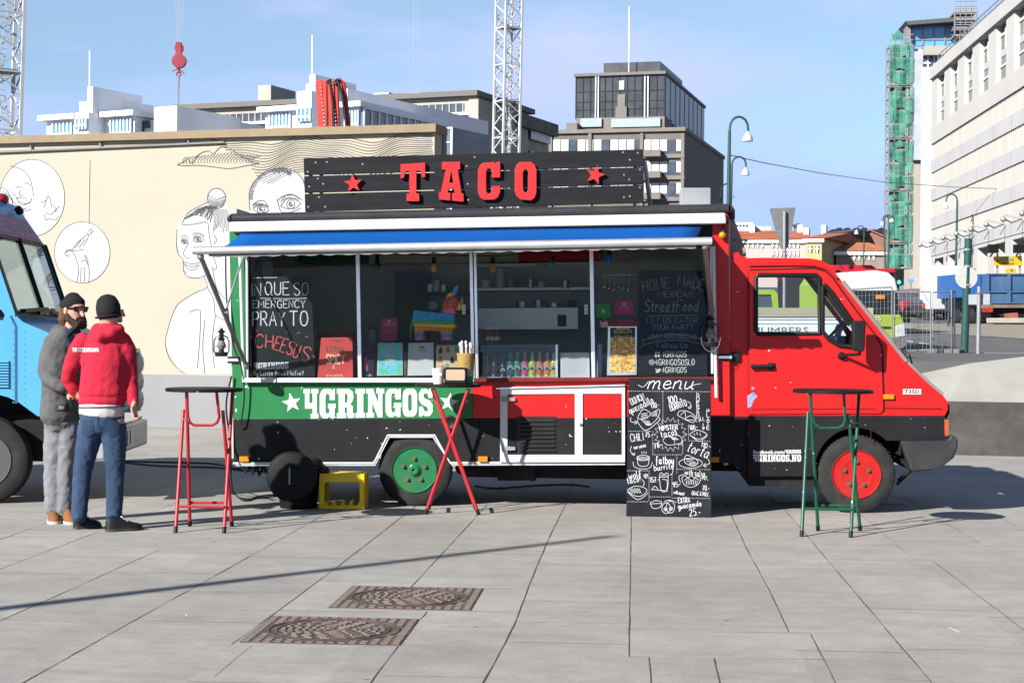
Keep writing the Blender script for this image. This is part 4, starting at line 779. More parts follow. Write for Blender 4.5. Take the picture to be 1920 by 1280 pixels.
b.prism(fr.P2([(1229, 690), (1233, 693), (1236, 690), (1239, 692), (1237, 697), (1232, 699), (1229, 698), (1231, 696), (1229, 693)]), -.003, -.0005); b.build('icons', m_chalk, t, fix=False)
b = M(); put_hand(b, fr, -.0035, 1.8, 'f', 1231, 669, 9); b.build('icon_letter', m_board, t, fix=False)

# sandwich menu board on the paving
mo = gp(1174, 968); fr = Fr(mo, GRID); t = fr.thing('menu_board', 'tall black chalk menu board standing on the paving, headed menu in script', 'menu board')
co = [(1179, 709), (1333, 710), (1334, 969.5), (1174, 968)]
b = M(); b.prism(fr.P2(co), 0, .02); b.build('front_panel', m_board, t, bevel=.003)
b = M(); q = [fr.L(*c) for c in co]; q = [p + V((0, .05, 0)) for p in q]; b.hexa([q[0], q[1], q[2] + V((0, .42, .0)), q[3] + V((0, .42, 0))], [q[0] + V((0, .02, 0)), q[1] + V((0, .02, 0)), q[2] + V((0, .44, 0)), q[3] + V((0, .44, 0))]); b.build('rear_panel', m_board, t)
letters(t, fr, [H(2.5, 'menu', 1214, 729, 25, fit=86, slant=.25, gap=.12, jit=.01), H(1.7, 'DUNKIN', 1185, 759, 13, fit=27, ang=24), H(1.7, 'quezadilla', 1182, 776, 13, fit=50, ang=26), H(1.7, '130.-', 1221, 765, 9, fit=16, ang=10), H(2.2, '100.-', 1253, 757, 14, fit=26, ang=8), H(1.7, 'BURRITO', 1258, 770, 12, fit=32, ang=18),
    H(1.6, 'CHILI', 1183, 828, 14, fit=24, ang=8), H(1.8, '75.-', 1210, 819, 9, fit=13), H(1.3, 'con carne', 1189, 842, 7, fit=23, ang=12), H(2.2, 'HIPSTER', 1237, 807, 9, fit=34, ang=4), H(1.8, 'tacos', 1240, 820, 12, fit=30, ang=12), H(1.8, '78-', 1227, 841, 10, fit=15, ang=15), H(1.6, '100.-', 1294, 806, 8, fit=15, ang=10),
    H(1.9, 'torta', 1287, 845, 20, fit=42, ang=-20, slant=.2), H(1.6, '110.-', 1314, 837, 9, fit=18, ang=-12), H(2.2, 'fatboy', 1230, 870, 15, fit=33, ang=2), H(1.8, 'burrito', 1227, 882, 11, fit=36, ang=6), H(1.8, 'wolf', 1180, 898, 13, fit=24, ang=10), H(1.6, '40.-', 1205, 893, 8, fit=11, ang=-30), H(1.7, 'taco!', 1177, 907, 12, fit=24, ang=12), H(1.8, '157.-', 1219, 904, 9.5, fit=17, ang=4),
    H(1.4, 'with salsa', 1284, 889, 10, fit=38, ang=-6), H(1.3, '60.-', 1316, 896, 7, fit=12, ang=-30), H(1.8, '95-', 1262, 913, 9.5, fit=14, ang=6), H(1.3, 'with meat', 1263, 925, 7, fit=20, ang=-10), H(1.7, '70.-', 1317, 919, 9, fit=13), H(1.3, 'GUAC & ROLL', 1297, 927, 7, fit=32, ang=-5), H(1.7, 'EXTRA', 1272, 943, 10, fit=22, ang=4), H(1.8, 'guacamole', 1272, 954, 10, fit=44, ang=8), H(2.0, '25.-', 1293, 967, 13, fit=21, ang=5)]
    + [H(1.5, c, 1306, 744 + 7.8 * i, 6.2, fit=5) for i, c in enumerate('QUESADI')] + [H(1.5, 'LL', 1313, 788, 6.2, fit=8)] + [H(1.5, c, 1325, 774 + 7.8 * i, 6.2, fit=5) for i, c in enumerate('PLATE')])
b = M(); dl = [[(1196, 721), (1206, 725), (1216, 715)], [(1290, 728), (1300, 722), (1314, 719)]]
# quesadilla on a plate
dl += [[(1195, 783), (1206, 767), (1220, 776), (1206, 786), (1195, 783)], [(1220, 776), (1236, 767), (1233, 783), (1216, 797), (1202, 785)], [(1195, 786), (1198, 795), (1212, 806), (1236, 788), (1235, 782)], [(1183, 782), (1183, 790), (1194, 792)], [(1190, 788), (1194, 792), (1190, 795)]]
dl += [[(1202, 776 + i * 3), (1214, 774 + i * 3)] for i in range(4)] + [[(1222 + i * 3, 780), (1232, 770 + i * 3)] for i in range(4)] + [[(1204 + 3 * i, 788), (1213 + 2 * i, 797)] for i in range(5)]
# burrito roll, pita slab, tacos
dl += [[(1271, 775), (1275, 770), (1290, 771), (1303, 780), (1303, 789), (1296, 791), (1272, 779), (1271, 775)], [(1276, 778), (1284, 772), (1286, 788)], [(1287, 783), (1295, 779), (1303, 784)], [(1288, 787), (1303, 787)], [(1289, 752), (1295, 757), (1293, 765)], [(1290, 762), (1293, 766), (1297, 761)], [(1318, 793), (1319, 803)], [(1316, 800), (1319, 805), (1321, 800)]]
dl += [[(1295, 812), (1308, 806), (1325, 814), (1311, 823), (1295, 816), (1295, 812)], [(1295, 816), (1311, 827), (1325, 817), (1325, 814)], [(1301, 812), (1303, 816)], [(1306, 810), (1308, 815)], [(1312, 811), (1314, 817)]]
dl += [circ(1254, 827, 11, 9, 14, 180, 380), circ(1267, 825, 12, 10, 14, 210, 400), [(1244, 828), (1254, 834), (1280, 830)]] + [[(1258 + 2 * i, 818 + (i % 2) * 3), (1262 + 2 * i, 824)] for i in range(6)]
# sunburst
sb = []
for i in range(36):
    a = 2 * math.pi * i / 36; r_ = 1.0 if i % 2 == 0 else .76
    sb.append((1257 + 31 * r_ * math.cos(a), 814 + 32 * r_ * math.sin(a)))
# chilli pot, torta plate, glass, wolf taco, nacho bowl, avocado
dl += [circ(1206, 858, 12, 5, 14) + [(1218, 858)], [(1195, 860), (1197, 871), (1206, 874), (1215, 871), (1217, 860)], [(1187, 865), (1190, 875), (1206, 879), (1219, 876), (1223, 866)]] + [circ(1197 + 4.5 * i, 858 + (i % 2), 2, 2, 8) for i in range(5)] + [[(1204 + 4 * i, 850), (1203 + 4 * i, 846)] for i in range(3)] + [[(1184, 836), (1182, 845), (1189, 852)], [(1184, 850), (1189, 853), (1190, 848)]]
dl += [circ(1295, 868, 22, 9, 20) + [(1317, 868)], [(1284, 856), (1284, 866), (1296, 873), (1307, 870), (1307, 862), (1290, 853), (1284, 856)], [(1286, 860), (1300, 862)], [(1287, 864), (1304, 866)], [(1292, 868), (1306, 868)], [(1292, 870), (1304, 871)], [(1328, 860), (1330, 868), (1320, 873)], [(1323, 868), (1319, 873), (1325, 875)]]
dl += [[(1236, 890), (1240, 919), (1251, 917), (1253, 890)], [(1236, 889), (1240, 886), (1245, 889), (1250, 886), (1254, 889)], [(1236, 894), (1252, 894)], [(1238, 891), (1252, 891)], [(1221, 917), (1252, 920)], [(1222, 917), (1228, 911), (1234, 917)], [(1250, 919), (1251, 901), (1242, 898)], [(1262, 878), (1261, 886), (1256, 891)]]
dl += [[(1176, 918), (1190, 911), (1206, 913), (1213, 920), (1200, 930), (1184, 926), (1176, 918)], [(1176, 921), (1196, 936), (1215, 924)], [(1203, 898), (1208, 904), (1206, 911)]] + [[(1180 + 3 * i, 915), (1184 + 3 * i, 924)] for i in range(7)]
dl += [[(1278, 896), (1283, 908), (1295, 913), (1308, 908), (1315, 897)], [(1278, 896), (1284, 891), (1290, 895), (1296, 891), (1302, 895), (1308, 892), (1315, 897)], [(1283, 900), (1290, 896), (1297, 901), (1304, 896), (1311, 900)], [(1276, 905), (1273, 893), (1282, 889)]] + [[(1287 + 3.4 * i, 900), (1287 + 3.2 * i, 908)] for i in range(7)]
dl += [[(1219, 942), (1224, 952), (1236, 951), (1241, 941), (1230, 938), (1219, 942)], [(1220, 944), (1240, 943)], circ(1249, 952, 8, 10, 16) + [(1257, 952)], circ(1257, 950, 8, 11, 16) + [(1265, 950)], circ(1248, 954, 3, 3, 10) + [(1251, 954)], circ(1248, 954, 1.4, 1.4, 8), circ(1258, 953, 3, 3, 10) + [(1261, 953)], circ(1258, 953, 1.4, 1.4, 8), [(1268, 941), (1255, 937), (1245, 940)]]
put_lines(b, fr, -.002, 1.05, dl); put_lines(b, fr, -.002, 1.0, [sb + [sb[0]]], smooth=False)
for x0, y0, x1, y1 in [(1178, 733, 1333, 734), (1243, 733, 1243, 795), (1306, 735, 1306, 793), (1178, 808, 1222, 808), (1224, 808, 1224, 852), (1290, 797, 1304, 797), (1291, 798, 1291, 826), (1291, 826, 1333, 827), (1224, 852, 1280, 852), (1280, 827, 1280, 852), (1269, 852, 1269, 889), (1270, 879, 1333, 880), (1176, 882, 1217, 882), (1217, 882, 1217, 940), (1176, 940, 1217, 940), (1260, 889, 1260, 930), (1218, 931, 1260, 931), (1260, 933, 1333, 934)]:
    L = math.hypot(x1 - x0, y1 - y0); n = max(2, int(L / 4))
    for i in range(n): t0, t1 = i / n, (i + .55) / n; put_lines(b, fr, -.002, .8, [[(x0 + (x1 - x0) * t0, y0 + (y1 - y0) * t0), (x0 + (x1 - x0) * t1, y0 + (y1 - y0) * t1)]], smooth=False)
b.build('chalk_drawings', m_chalk, t, fix=False)

# posters, frames and cards behind the counter
m_pap = mat('paper', (0.62, 0.64, 0.66), .8, var=.05); m_pinkp = mat('pink_card', (0.42, 0.02, 0.12), .6); m_redp = mat('red_poster', (0.5, 0.055, 0.06), .6, var=.05)
t, fr = board('poster', 'leaning red card poster reading EXTRA SPICY beside the cheese chalkboard', 'poster', [(602, 633), (661, 632), (662, 709), (595, 710)], .05, .01, m_redp)
letters(t, fr, [H(1.2, 'A MILD', 618, 640, 4, fit=22), H(2.4, 'EXTRA', 612, 659, 10, fit=32), ], mat('brown_print', (.2, .1, .05), .8)); letters(t, fr, [H(3.0, 'SPICY', 612, 682, 17, fit=34), H(1.4, '&', 624, 691, 6), H(.9, 'SAUCES', 612, 706, 4, fit=30)], mat('cream_print', (.7, .6, .35), .8), name='cream_lettering')
b = M(); put_lines(b, fr, -.002, 1, [[(610, 690), (626, 700), (644, 690)]], smooth=False); b.build('drawn_line', m_redp, t)
t, fr = board('poster', 'dark purple poster with a pink bottle at the left of the green framed certificate', 'poster', [(681, 649), (703, 649), (701, 707), (677, 707)], .05, .01, mat('purple_poster', (.02, .012, .03), .6))
b = M(); b.prism(fr.P2(circ(686, 682, 4, 16, 14)), -.003, 0); b.prism(fr.P2(circ(688, 690, 2, 8, 10)), -.005, -.003, mi=1); b.build('bottle_picture', [mat('pink_print', (.5, .05, .2), .6), m_pap], t); letters(t, fr, [H(.8, 'Vimto', 682, 705, 5, fit=14)])
def noise2(name, a, c, scale):
    m, t, b, o = _nodes(name); n = t.nodes.new('ShaderNodeTexNoise'); n.inputs['Scale'].default_value = scale; n.inputs['Detail'].default_value = 3; co = t.nodes.new('ShaderNodeTexCoord'); t.links.new(co.outputs['Object'], n.inputs['Vector'])
    r = t.nodes.new('ShaderNodeValToRGB'); r.color_ramp.elements[0].position = .42; r.color_ramp.elements[1].position = .58; r.color_ramp.elements[0].color = (*a, 1); r.color_ramp.elements[1].color = (*c, 1); t.links.new(n.outputs[0], r.inputs[0]); t.links.new(r.outputs[0], b.inputs['Base Color']); b.inputs['Roughness'].default_value = .6; return m
t, fr = board('picture_frame', 'black framed green and blue printed certificate on the counter', 'picture frame', [(705, 641), (757, 640), (757, 708), (703, 709)], .06, .02, m_blackplastic)
b = M(); b.prism(fr.P2([(709, 643), (755, 643), (755, 703), (707, 704)]), -.003, 0); b.prism(fr.P2([(711, 645), (753, 645), (753, 701), (709, 702)]), -.005, -.003, mi=1); b.prism(fr.P2([(727, 643), (737, 643), (737, 666), (727, 666)]), -.007, -.005, mi=2); b.build('print', [m_pap, noise2('leaf_print', (.03, .3, .12), (.08, .3, .45), 25), mat('grey_print', (.35, .4, .45), .6)], t)
letters(t, fr, [H(1.6, 'DIPLOM', 724, 670, 5, fit=16)] + [H(1.0, 'FOR STREET', 720, 676 + 4 * i, 2.5, fit=24) for i in range(3)], off=-.006)
t, fr = board('picture_frame', 'black framed white certificate with a green crest, right of the green one', 'picture frame', [(763, 641), (815, 640), (815, 707), (761, 708)], .06, .02, m_blackplastic)
b = M(); b.prism(fr.P2([(766, 643), (813, 642), (813, 703), (764, 704)]), -.003, 0); b.prism(fr.P2(circ(791, 653, 6, 5, 12, 180, 360)), -.005, -.003, mi=1); b.prism(fr.P2([(784, 655), (799, 655), (798, 657), (785, 657)]), -.005, -.003, mi=1); b.build('print', [m_pap, mat('green_print', (.15, .3, .08), .6)], t)
t, fr = board('poster', 'cream cardboard poster with coloured doodles behind the cutlery basket', 'poster', [(818, 647), (883, 646), (883, 707), (817, 708)], .07, .01, mat('cream_card', (.55, .42, .28), .8))
b = M(); 
for i, (x, y) in enumerate([(826, 672), (838, 686), (848, 674), (830, 690), (858, 668), (826, 656), (840, 654), (856, 654)]): b.prism(fr.P2([(x - 4, y + 6), (x - 2, y - 5), (x + 2, y - 5), (x + 4, y + 6)]), -.003, 0, mi=i % 3)
b.build('doodles', [mat('doodle_pink', (.4, .1, .12), .7), mat('doodle_green', (.1, .35, .15), .7), mat('doodle_black', (.03, .03, .03), .7)], t)
t, fr = board('card', 'magenta card propped behind the green framed certificate', 'card', [(714, 597), (745, 596), (745, 638), (714, 638)], .3, .004, m_pinkp)
letters(t, fr, [H(1, 'telefonk', 721, 610, 4.5, fit=18), H(1.5, '----', 719, 623, 4, fit=22)], mat('pale_pink', (.6, .35, .42), .8)); b = M(); b.prism(fr.P2(circ(730, 602, 3, 3, 10)), -.003, 0); b.build('emblem', m_pap, t)
t, fr = board('card', 'magenta card stuck up left of the home made chalkboard', 'card', [(1152, 564), (1188, 564), (1188, 589), (1152, 589)], .1, .004, m_pinkp)
letters(t, fr, [H(1, 'telefonk', 1160, 578, 4.5, fit=20)], mat('pale_pink', (.6, .35, .42), .8)); b = M(); b.prism(fr.P2(circ(1170, 570, 3, 3, 10)), -.003, 0); b.build('emblem', m_pap, t)
t, fr = board('sticker', 'green speech bubble sticker on the window above the nacho picture', 'sticker', [(1118, 571), (1144, 570), (1144, 594), (1118, 595)], .008, .002, mat('green_sticker', (.03, .2, .06), .6))
b = M(); b.prism(fr.P2([(1126, 594), (1138, 594), (1132, 600)]), 0, .002); b.prism(fr.P2(circ(1131, 583, 4, 4, 12)), -.002, 0, mi=1); b.build('owl_mark', [mat('green_sticker', (.03, .2, .06), .6), mat('pale_green', (.15, .4, .18), .6)], t)
t, fr = board('sticker', 'small white lettered sticker under the green speech bubble', 'sticker', [(1125, 602), (1140, 601), (1141, 612), (1126, 613)], .008, .002, mat('red_sticker', (.3, .03, .03), .6)); letters(t, fr, [H(1.4, 'Foods', 1126, 608, 6, fit=13), H(1.2, 'LOKALT', 1127, 613, 4, fit=13)])
t, fr = board('poster', 'nachos poster of yellow tortilla chips with a red top beside the home made chalkboard', 'poster', [(1140, 611), (1194, 611), (1194, 703), (1138, 704)], .04, .012, m_alu)
b = M(); b.prism(fr.P2([(1140, 600), (1195, 600), (1195, 612), (1140, 612)]), -.006, 0, mi=1); b.prism(fr.P2([(1144, 614), (1191, 614), (1191, 632), (1144, 632)]), -.003, 0, mi=3); b.prism(fr.P2([(1144, 632), (1191, 632), (1191, 697), (1144, 697)]), -.003, 0, mi=2)
b.prism(fr.P2([(1150, 620), (1156, 615), (1168, 613), (1180, 615), (1186, 620), (1184, 625), (1152, 625)]), -.005, -.003, mi=4)
b.build('print', [m_alu, mat('dull_red', (.2, .012, .014), .6), noise2('chips_print', (.25, .12, .03), (.75, .42, .1), 40), mat('print_black', (.02, .018, .015), .6), mat('print_yellow', (.6, .42, .05), .6)], t)
rnd = random.Random(8); b = M()
for i in range(34):
    x, y = rnd.uniform(1148, 1187), rnd.uniform(658, 693); a = rnd.uniform(0, 6); s = rnd.uniform(4, 7); b.prism(fr.P2([(x + s * math.cos(a + k * 2.1), y + s * .8 * math.sin(a + k * 2.1)) for k in range(3)]), -.0034 - i * .0001, -.003, mi=i % 2)
b.build('chip_pictures', [mat('chip_gold', (.6, .34, .08), .7), mat('chip_pale', (.72, .5, .2), .7)], t)
letters(t, fr, [H(1.8, 'NACHOS', 1153, 624, 7, fit=30)], mat('ink', (.02, .015, .01), .7), off=-.006); letters(t, fr, [H(1.0, 'MEXICAN STYLE', 1150, 632, 3.5, fit=36)], m_pap, off=-.004, name='small_lettering')
t, fr = board('notice', 'white sheet of paper standing right of the soda bottles', 'notice', [(1051, 661), (1105, 660), (1106, 708), (1051, 709)], .06, .006, m_pap)
b = M(); put_lines(b, fr, -.002, .5, [[(1055 + 3.4 * i, 668), (1055 + 3.4 * i, 702)] for i in range(14)], smooth=False); b.build('print', mat('faint_print', (.45, .47, .5), .8), t, fix=False)
b = M(); fr = Fr(TR.W(TR.L(1124, 708, .1)), GRID); t = fr.thing('paper_roll', 'pale blue rolled paper tube standing left of the nachos poster', 'paper roll'); h = fr.L(1124, 645).z; b.lathe((0, 0, 0), (0, 0, 1), [(0, .022), (h, .022), (h, .016), (0, .016)], 14, cap=False); b.build('tube', mat('blue_paper', (.3, .42, .55), .7), t, smooth=True)

# display case with bottles
fr = Fr(TR.W(TR.L(975, 708, .1)), GRID); t = fr.thing('display_case', 'clear fronted drinks case with a dark blue back on the counter', 'display case')
b = M(); b.prism(fr.P2([(902, 648), (1046, 646), (1047, 707), (901, 708)]), .2, .21); b.build('back_panel', mat('dark_blue_panel', (.035, .06, .1), .4), t)
b = M(); b.prism(fr.P2([(900, 647), (1046, 645), (1046, 708), (899, 709)]), -.03, -.026); b.build('front_glass', glass('case_glass', (.85, .9, .95), .02), t)
b = M(); b.prism(fr.P2([(900, 706), (1046, 705), (1046, 709), (899, 710)]), -.03, .2); b.prism(fr.P2([(1042, 646), (1046, 646), (1046, 708), (1042, 708)]), -.032, .2); b.build('base', m_alu, t)
def bottle(px, base, top, off, col, cap, label, grp, wlabel=True, dark=False):
    fr = Fr(TR.W(TR.L(px, base, off)), GRID); h = fr.L(px, top).z; r = h * .168
    t = fr.thing('soda_bottle', label, 'bottle', grp)
    b = M(); b.lathe((0, 0, 0), (0, 0, 1), [(0, r * .9), (h * .03, r), (h * .58, r), (h * .72, r * .62), (h * .82, r * .38), (h * .95, r * .36), (h * .955, r * .42)], 14); b.build('glass_body', mat('soda', tuple(min(1.3, 1.6 * q) for q in col), .08, var=.06, spec=.8), t, smooth=True)
    b = M(); b.lathe((0, 0, h * .955), (0, 0, 1), [(0, r * .46), (h * .045, r * .46)], 12); b.build('cap', mat('cap', cap, .4), t)
    if wlabel:
        b = M(); b.prism([(r * .8 * math.cos(a), h * .3 + r * 1.1 * math.sin(a)) for a in [math.pi * i / 9 for i in range(10)]] , -r * 1.04, -r * .7); b.build('label', m_pap, t)
        b = M(); b.prism([(r * .42 * math.cos(a), h * .3 + r * .6 * math.sin(a)) for a in [math.pi * i / 7 for i in range(8)]], -r * 1.08, -r * 1.03); b.build('label_mark', mat('label_dark', (.06, .05, .03), .6), t)
bl = [(957, (.03, .09, .1), 'dark bottle of cola with white label, third from the left in the drinks case'), (970, (.03, .16, .09), 'green soda bottle between the dark and the pink one'), (984, (.5, .1, .13), 'pink soda bottle between the green and the lime one'), (998, (.42, .5, .06), 'lime yellow soda bottle right of the pink one'), (1012, (.65, .12, .04), 'red orange soda bottle right of the lime one'), (1026, (.65, .22, .04), 'bright orange soda bottle second from the right end'), (1038, (.6, .36, .04), 'amber yellow soda bottle at the right end of the row')]
for x, c, l in bl: bottle(x, 706, 661, .12, c, (.6, .6, .6), l, 'soda bottles in the drinks case')
bottle(913, 706, 666, .13, (.025, .015, .015), (.4, .02, .02), 'dark cola bottle with red cap at the left end of the drinks case', 'soda bottles in the drinks case', False)
bottle(927, 706, 666, .13, (.025, .015, .015), (.5, .02, .02), 'dark cola bottle with red cap second from the left', 'soda bottles in the drinks case', False)
bottle(943, 706, 672, .13, (.02, .025, .03), (.1, .1, .1), 'small black soda bottle with white print between colas and clear bottles', 'soda bottles in the drinks case')
for x, l, g_ in ((916, 'brown sauce jar with white lid, left of the three above the drinks case', 0), (923, 'brown sauce jar with white lid, middle of the three', 0), (932, 'brown sauce jar with round picture label, right of the three', 1)):
    fr = Fr(TR.W(TR.L(x, 646, .35)), GRID); t = fr.thing('sauce_jar', l, 'jar', 'sauce jars'); h = fr.L(x, 613).z
    b = M(); b.lathe((0, 0, 0), (0, 0, 1), [(0, .026), (h * .8, .026), (h * .87, .018)], 12); b.build('glass_body', mat('sauce', (.2, .07, .02), .2), t, smooth=True); b = M(); b.lathe((0, 0, h * .87), (0, 0, 1), [(0, .02), (h * .13, .02)], 12); b.build('lid', m_white, t)
    b = M(); b.lathe((0, 0, h * .25), (0, 0, 1), [(0, .0268), (h * .2, .0268)], 12); b.build('label', m_pap, t)
fr = Fr(TR.W(TR.L(925, 650, .28)), GRID); t = fr.thing('jar_shelf', 'dark narrow shelf behind the drinks case carrying the sauce jars', 'shelf'); b = M(); b.box(-.2, .5, -.01, .2, -.45, 0); b.build('shelf_body', m_blackplastic, t)
# kitchen pots
def pot(name, label, px, base, top, r, off, m, rt=1.0):
    fr = Fr(TR.W(TR.L(px, base, off)), GRID); t = fr.thing(name, label, 'pot'); h = fr.L(px, top).z; b = M(); b.lathe((0, 0, 0), (0, 0, 1), [(0, r), (h, r * rt), (h, r * rt * .9), (h * .3, r * .8), (h * .3, .001)], 16, cap=False); b.build('vessel', m, t, smooth=True); return t, h
t, h = pot('utensil_pot', 'white pot of wooden spoons on the kitchen shelf', 911, 541, 526, .04, 1.6, m_white, 1.2)
for i in range(5): b = M(); a = (i - 2) * .25; b.tube([(0, 0, .02), (math.sin(a) * .13, .01 * i, .15)], .006, 6); b.ball((math.sin(a) * .14, .01 * i, .16), (.014, .006, .022), 8, 6); b.build('spoon', mat('spoon', (.4, .36, .3), .7), t)
pot('storage_jar', 'tall white container on the kitchen shelf', 938, 542, 505, .048, 1.6, mat('dull_white', (.55, .52, .48), .6))
pot('storage_jar', 'yellow green container on the kitchen shelf', 957, 542, 515, .038, 1.6, mat('lime', (.25, .32, .05), .6))
t, h = pot('blender_jug', 'grey blender jug standing left of the magenta card', 699, 646, 618, .045, .5, mat('jug', (.16, .18, .18), .15), 1.1); b = M(); b.lathe((0, 0, h), (0, 0, 1), [(0, .045), (.03, .04)], 14); b.build('lid', m_blackplastic, t)
pot('cooking_pot', 'red rimmed steel bowl behind the extra spicy poster', 630, 640, 622, .16, .5, mat('red_enamel', (.25, .02, .02), .3), 1.15)
for i, (x, yb, yt, r_, m_) in enumerate([(806, 547, 532, .04, m_steel), (818, 547, 526, .035, m_white), (832, 547, 534, .045, m_steel), (845, 579, 562, .04, m_steel), (812, 579, 566, .05, m_white), (866, 579, 560, .03, m_steel), (868, 547, 530, .03, m_redp), (980, 576, 566, .06, m_steel), (1010, 576, 562, .045, m_steel), (1040, 576, 568, .07, m_steel), (1072, 576, 563, .04, m_blackplastic), (995, 541, 524, .03, m_steel), (1015, 541, 528, .035, m_white), (1060, 541, 526, .04, m_steel)]):
    pot('kitchen_pot', 'small ' + ('white' if m_ is m_white else 'red' if m_ is m_redp else 'dark' if m_ is m_blackplastic else 'steel') + ' kitchen tin in the dim kitchen, ' + ['top rack far left', 'top rack second', 'top rack middle', 'lower rack middle', 'lower rack left', 'lower rack right', 'top rack right', 'on the hood at its left', 'on the hood left of middle', 'on the hood right of middle', 'on the hood at its right', 'on the long shelf at left', 'on the long shelf in the middle', 'on the long shelf at right'][i], x, yb, yt, r_, 1.5, m_)
fr = Fr(TR.W(TR.L(1150, 515, 1.3)), GRID); t = fr.thing('utensil_rail', 'steel rail of hanging ladles left of the home made chalkboard', 'utensil rail'); b = M(); b.tube([fr.L(1128, 516), fr.L(1192, 515)], .008, 6); b.build('rail', m_steel, t)
for i in range(6): x = 1134 + 9 * i; b = M(); p0 = fr.L(x, 517); p1 = fr.L(x, 537 + 3 * (i % 3)); b.tube([p0, p1], .005, 6); b.ball(p1, (.022, .01, .028), 8, 6); b.build('ladle', m_steel, t, smooth=True)
# string of party bulbs
fr = Fr(TR.W(TR.L(800, 478, .2)), GRID); t = fr.thing('string_lights', 'black cable of coloured party bulbs strung across the top of the hatch', 'string lights')
b = M(); pts = [(655, 473), (707, 474), (760, 476), (814, 479), (870, 479), (924, 480), (980, 476), (1035, 473), (1090, 470), (1142, 466)]; b.tube([fr.L(*p) for p in pts], .004, 6); b.build('cable', m_blackplastic, t)
for i, (x, y, c) in enumerate([(707, 476, (.02, .02, .02)), (814, 482, (.6, .3, .03)), (924, 482, (.55, .22, .02)), (1035, 477, (.02, .22, .12)), (1142, 466, (.02, .15, .6))]):
    p = fr.L(x, y); b = M(); b.lathe(p, (0, 0, -1), [(0, .017), (.055, .019)], 10); b.build('lamp_holder', m_blackplastic, t, smooth=True)
    b = M(); b.lathe(p - V((0, 0, .055)), (0, 0, -1), [(0, .016), (.03, .03), (.055, .03), (.075, .018), (.08, .001)], 12); o = b.build('bulb', mat('bulb', c, .12), t, smooth=True); o['label'] = ['unlit black bulb', 'amber bulb', 'orange bulb', 'green bulb', 'blue bulb'][i]
fr = Fr(TR.W(TR.L(1357, 430, -.05)), GRID); t = fr.thing('party_bulb', 'clear yellow bulb dangling at the front corner of the awning', 'bulb'); b = M(); b.lathe((0, 0, .02), (0, 0, -1), [(0, .016), (.05, .018)], 10); b.tube([(.01, 0, .12), (0, 0, .02)], .006, 6); b.build('lamp_holder', m_blackplastic, t); b = M(); b.ball((-.01, 0, -.05), .032); b.build('bulb', mat('gold_bulb', (.6, .36, .03), .1, metal=.4), t, smooth=True)
fr = Fr(TR.W(TR.L(1358, 408, -.05)), GRID); t = fr.thing('tail_lamp', 'small red lamp at the front top corner of the truck body', 'lamp'); b = M(); b.lathe((0, 0, 0), (0, -1, 0), [(0, .04), (.04, .035), (.05, .001)], 14); b.build('lens', mat('red_lens', (.4, .02, .02), .15), t, smooth=True)

# pinata donkey
fr = Fr(TR.W(TR.L(830, 640, .4)), GRID); t = fr.thing('pinata', 'rainbow paper pinata donkey standing in the hatch above the certificates', 'pinata')
def fringe(name, c): return mat(name, c, .9, var=.35, scale=70, bump=1.0, bscale=120, stretch=(1, 1, .4))
pc = {'blue': (.04, .45, .9), 'green': (.1, .6, .2), 'yellow': (1.2, .8, .06), 'orange': (1.2, .3, .04), 'red': (1.0, .07, .06), 'pink': (1.1, .3, .6), 'teal': (.08, .6, .85)}
pm = {k: fringe('tissue_' + k, v) for k, v in pc.items()}
def slabp(b, pts, hw, mi=0):
    P = fr.P2(pts); b.prism(P, -hw, hw, mi=mi)
body = [('blue', [(778, 582), (852, 590), (853, 596), (777, 592)]), ('blue', [(777, 591), (853, 595), (855, 602), (777, 600)]), ('green', [(777, 600), (855, 602), (856, 608), (777, 606)]), ('yellow', [(777, 606), (856, 608), (855, 615), (778, 612)]), ('orange', [(778, 612), (855, 615), (850, 622), (780, 619)])]
b = M()
for k, (c, pts) in enumerate(body): slabp(b, pts, .11 - .004 * (k % 2), mi=k)
b.build('body', [pm[c] for c, _ in body], t, bevel=.008)
for dy in (-.07, .07):
    for x0, x1 in ((779, 797), (828, 850)):
        b = M()
        for k, (c, ya, yb) in enumerate((('orange', 618, 625), ('blue', 625, 631), ('pink', 631, 638))): P = fr.P2([(x0 + k, ya), (x1 - k * .5, ya), (x1 - k * .5, yb), (x0 + k, yb)]); b.prism(P, dy - .035, dy + .035, mi=k)
        b.build('leg', [pm['orange'], pm['blue'], pm['pink']], t, bevel=.006)
b = M(); slabp(b, [(829, 582), (850, 576), (855, 584), (853, 597), (832, 592)], .07); b.build('neck', pm['pink'], t, bevel=.01)
b = M(); slabp(b, [(836, 560), (850, 553), (862, 564), (858, 580), (830, 583), (832, 570)], .065, 0); slabp(b, [(858, 565), (868, 571), (868, 578), (860, 583), (854, 578)], .055, 1); slabp(b, [(836, 562), (841, 550), (848, 549), (853, 556)], .06, 2); b.build('head', [pm['red'], pm['yellow'], pm['yellow']], t, bevel=.01)
b = M()
for dy in (-.035, .035): P = fr.P2([(846, 553), (853, 538), (861, 533), (858, 545), (853, 557)]); b.prism(P, dy - .015, dy + .015)
b.build('ear', pm['teal'], t, bevel=.006)
b = M(); c = fr.L(848, 568); b.lathe((c.x, -.066, c.z), (0, -1, 0), [(0, .018), (.006, .018)], 14); b.lathe((c.x, -.072, c.z), (0, -1, 0), [(0, .009), (.003, .009)], 10, 1); b.build('eye', [m_pap, m_blackplastic], t)
b = M(); b.tube([fr.L(777, 590), fr.L(771, 610), fr.L(770, 636)], [.01, .014, .004], 6); b.build('tail', pm['green'], t)

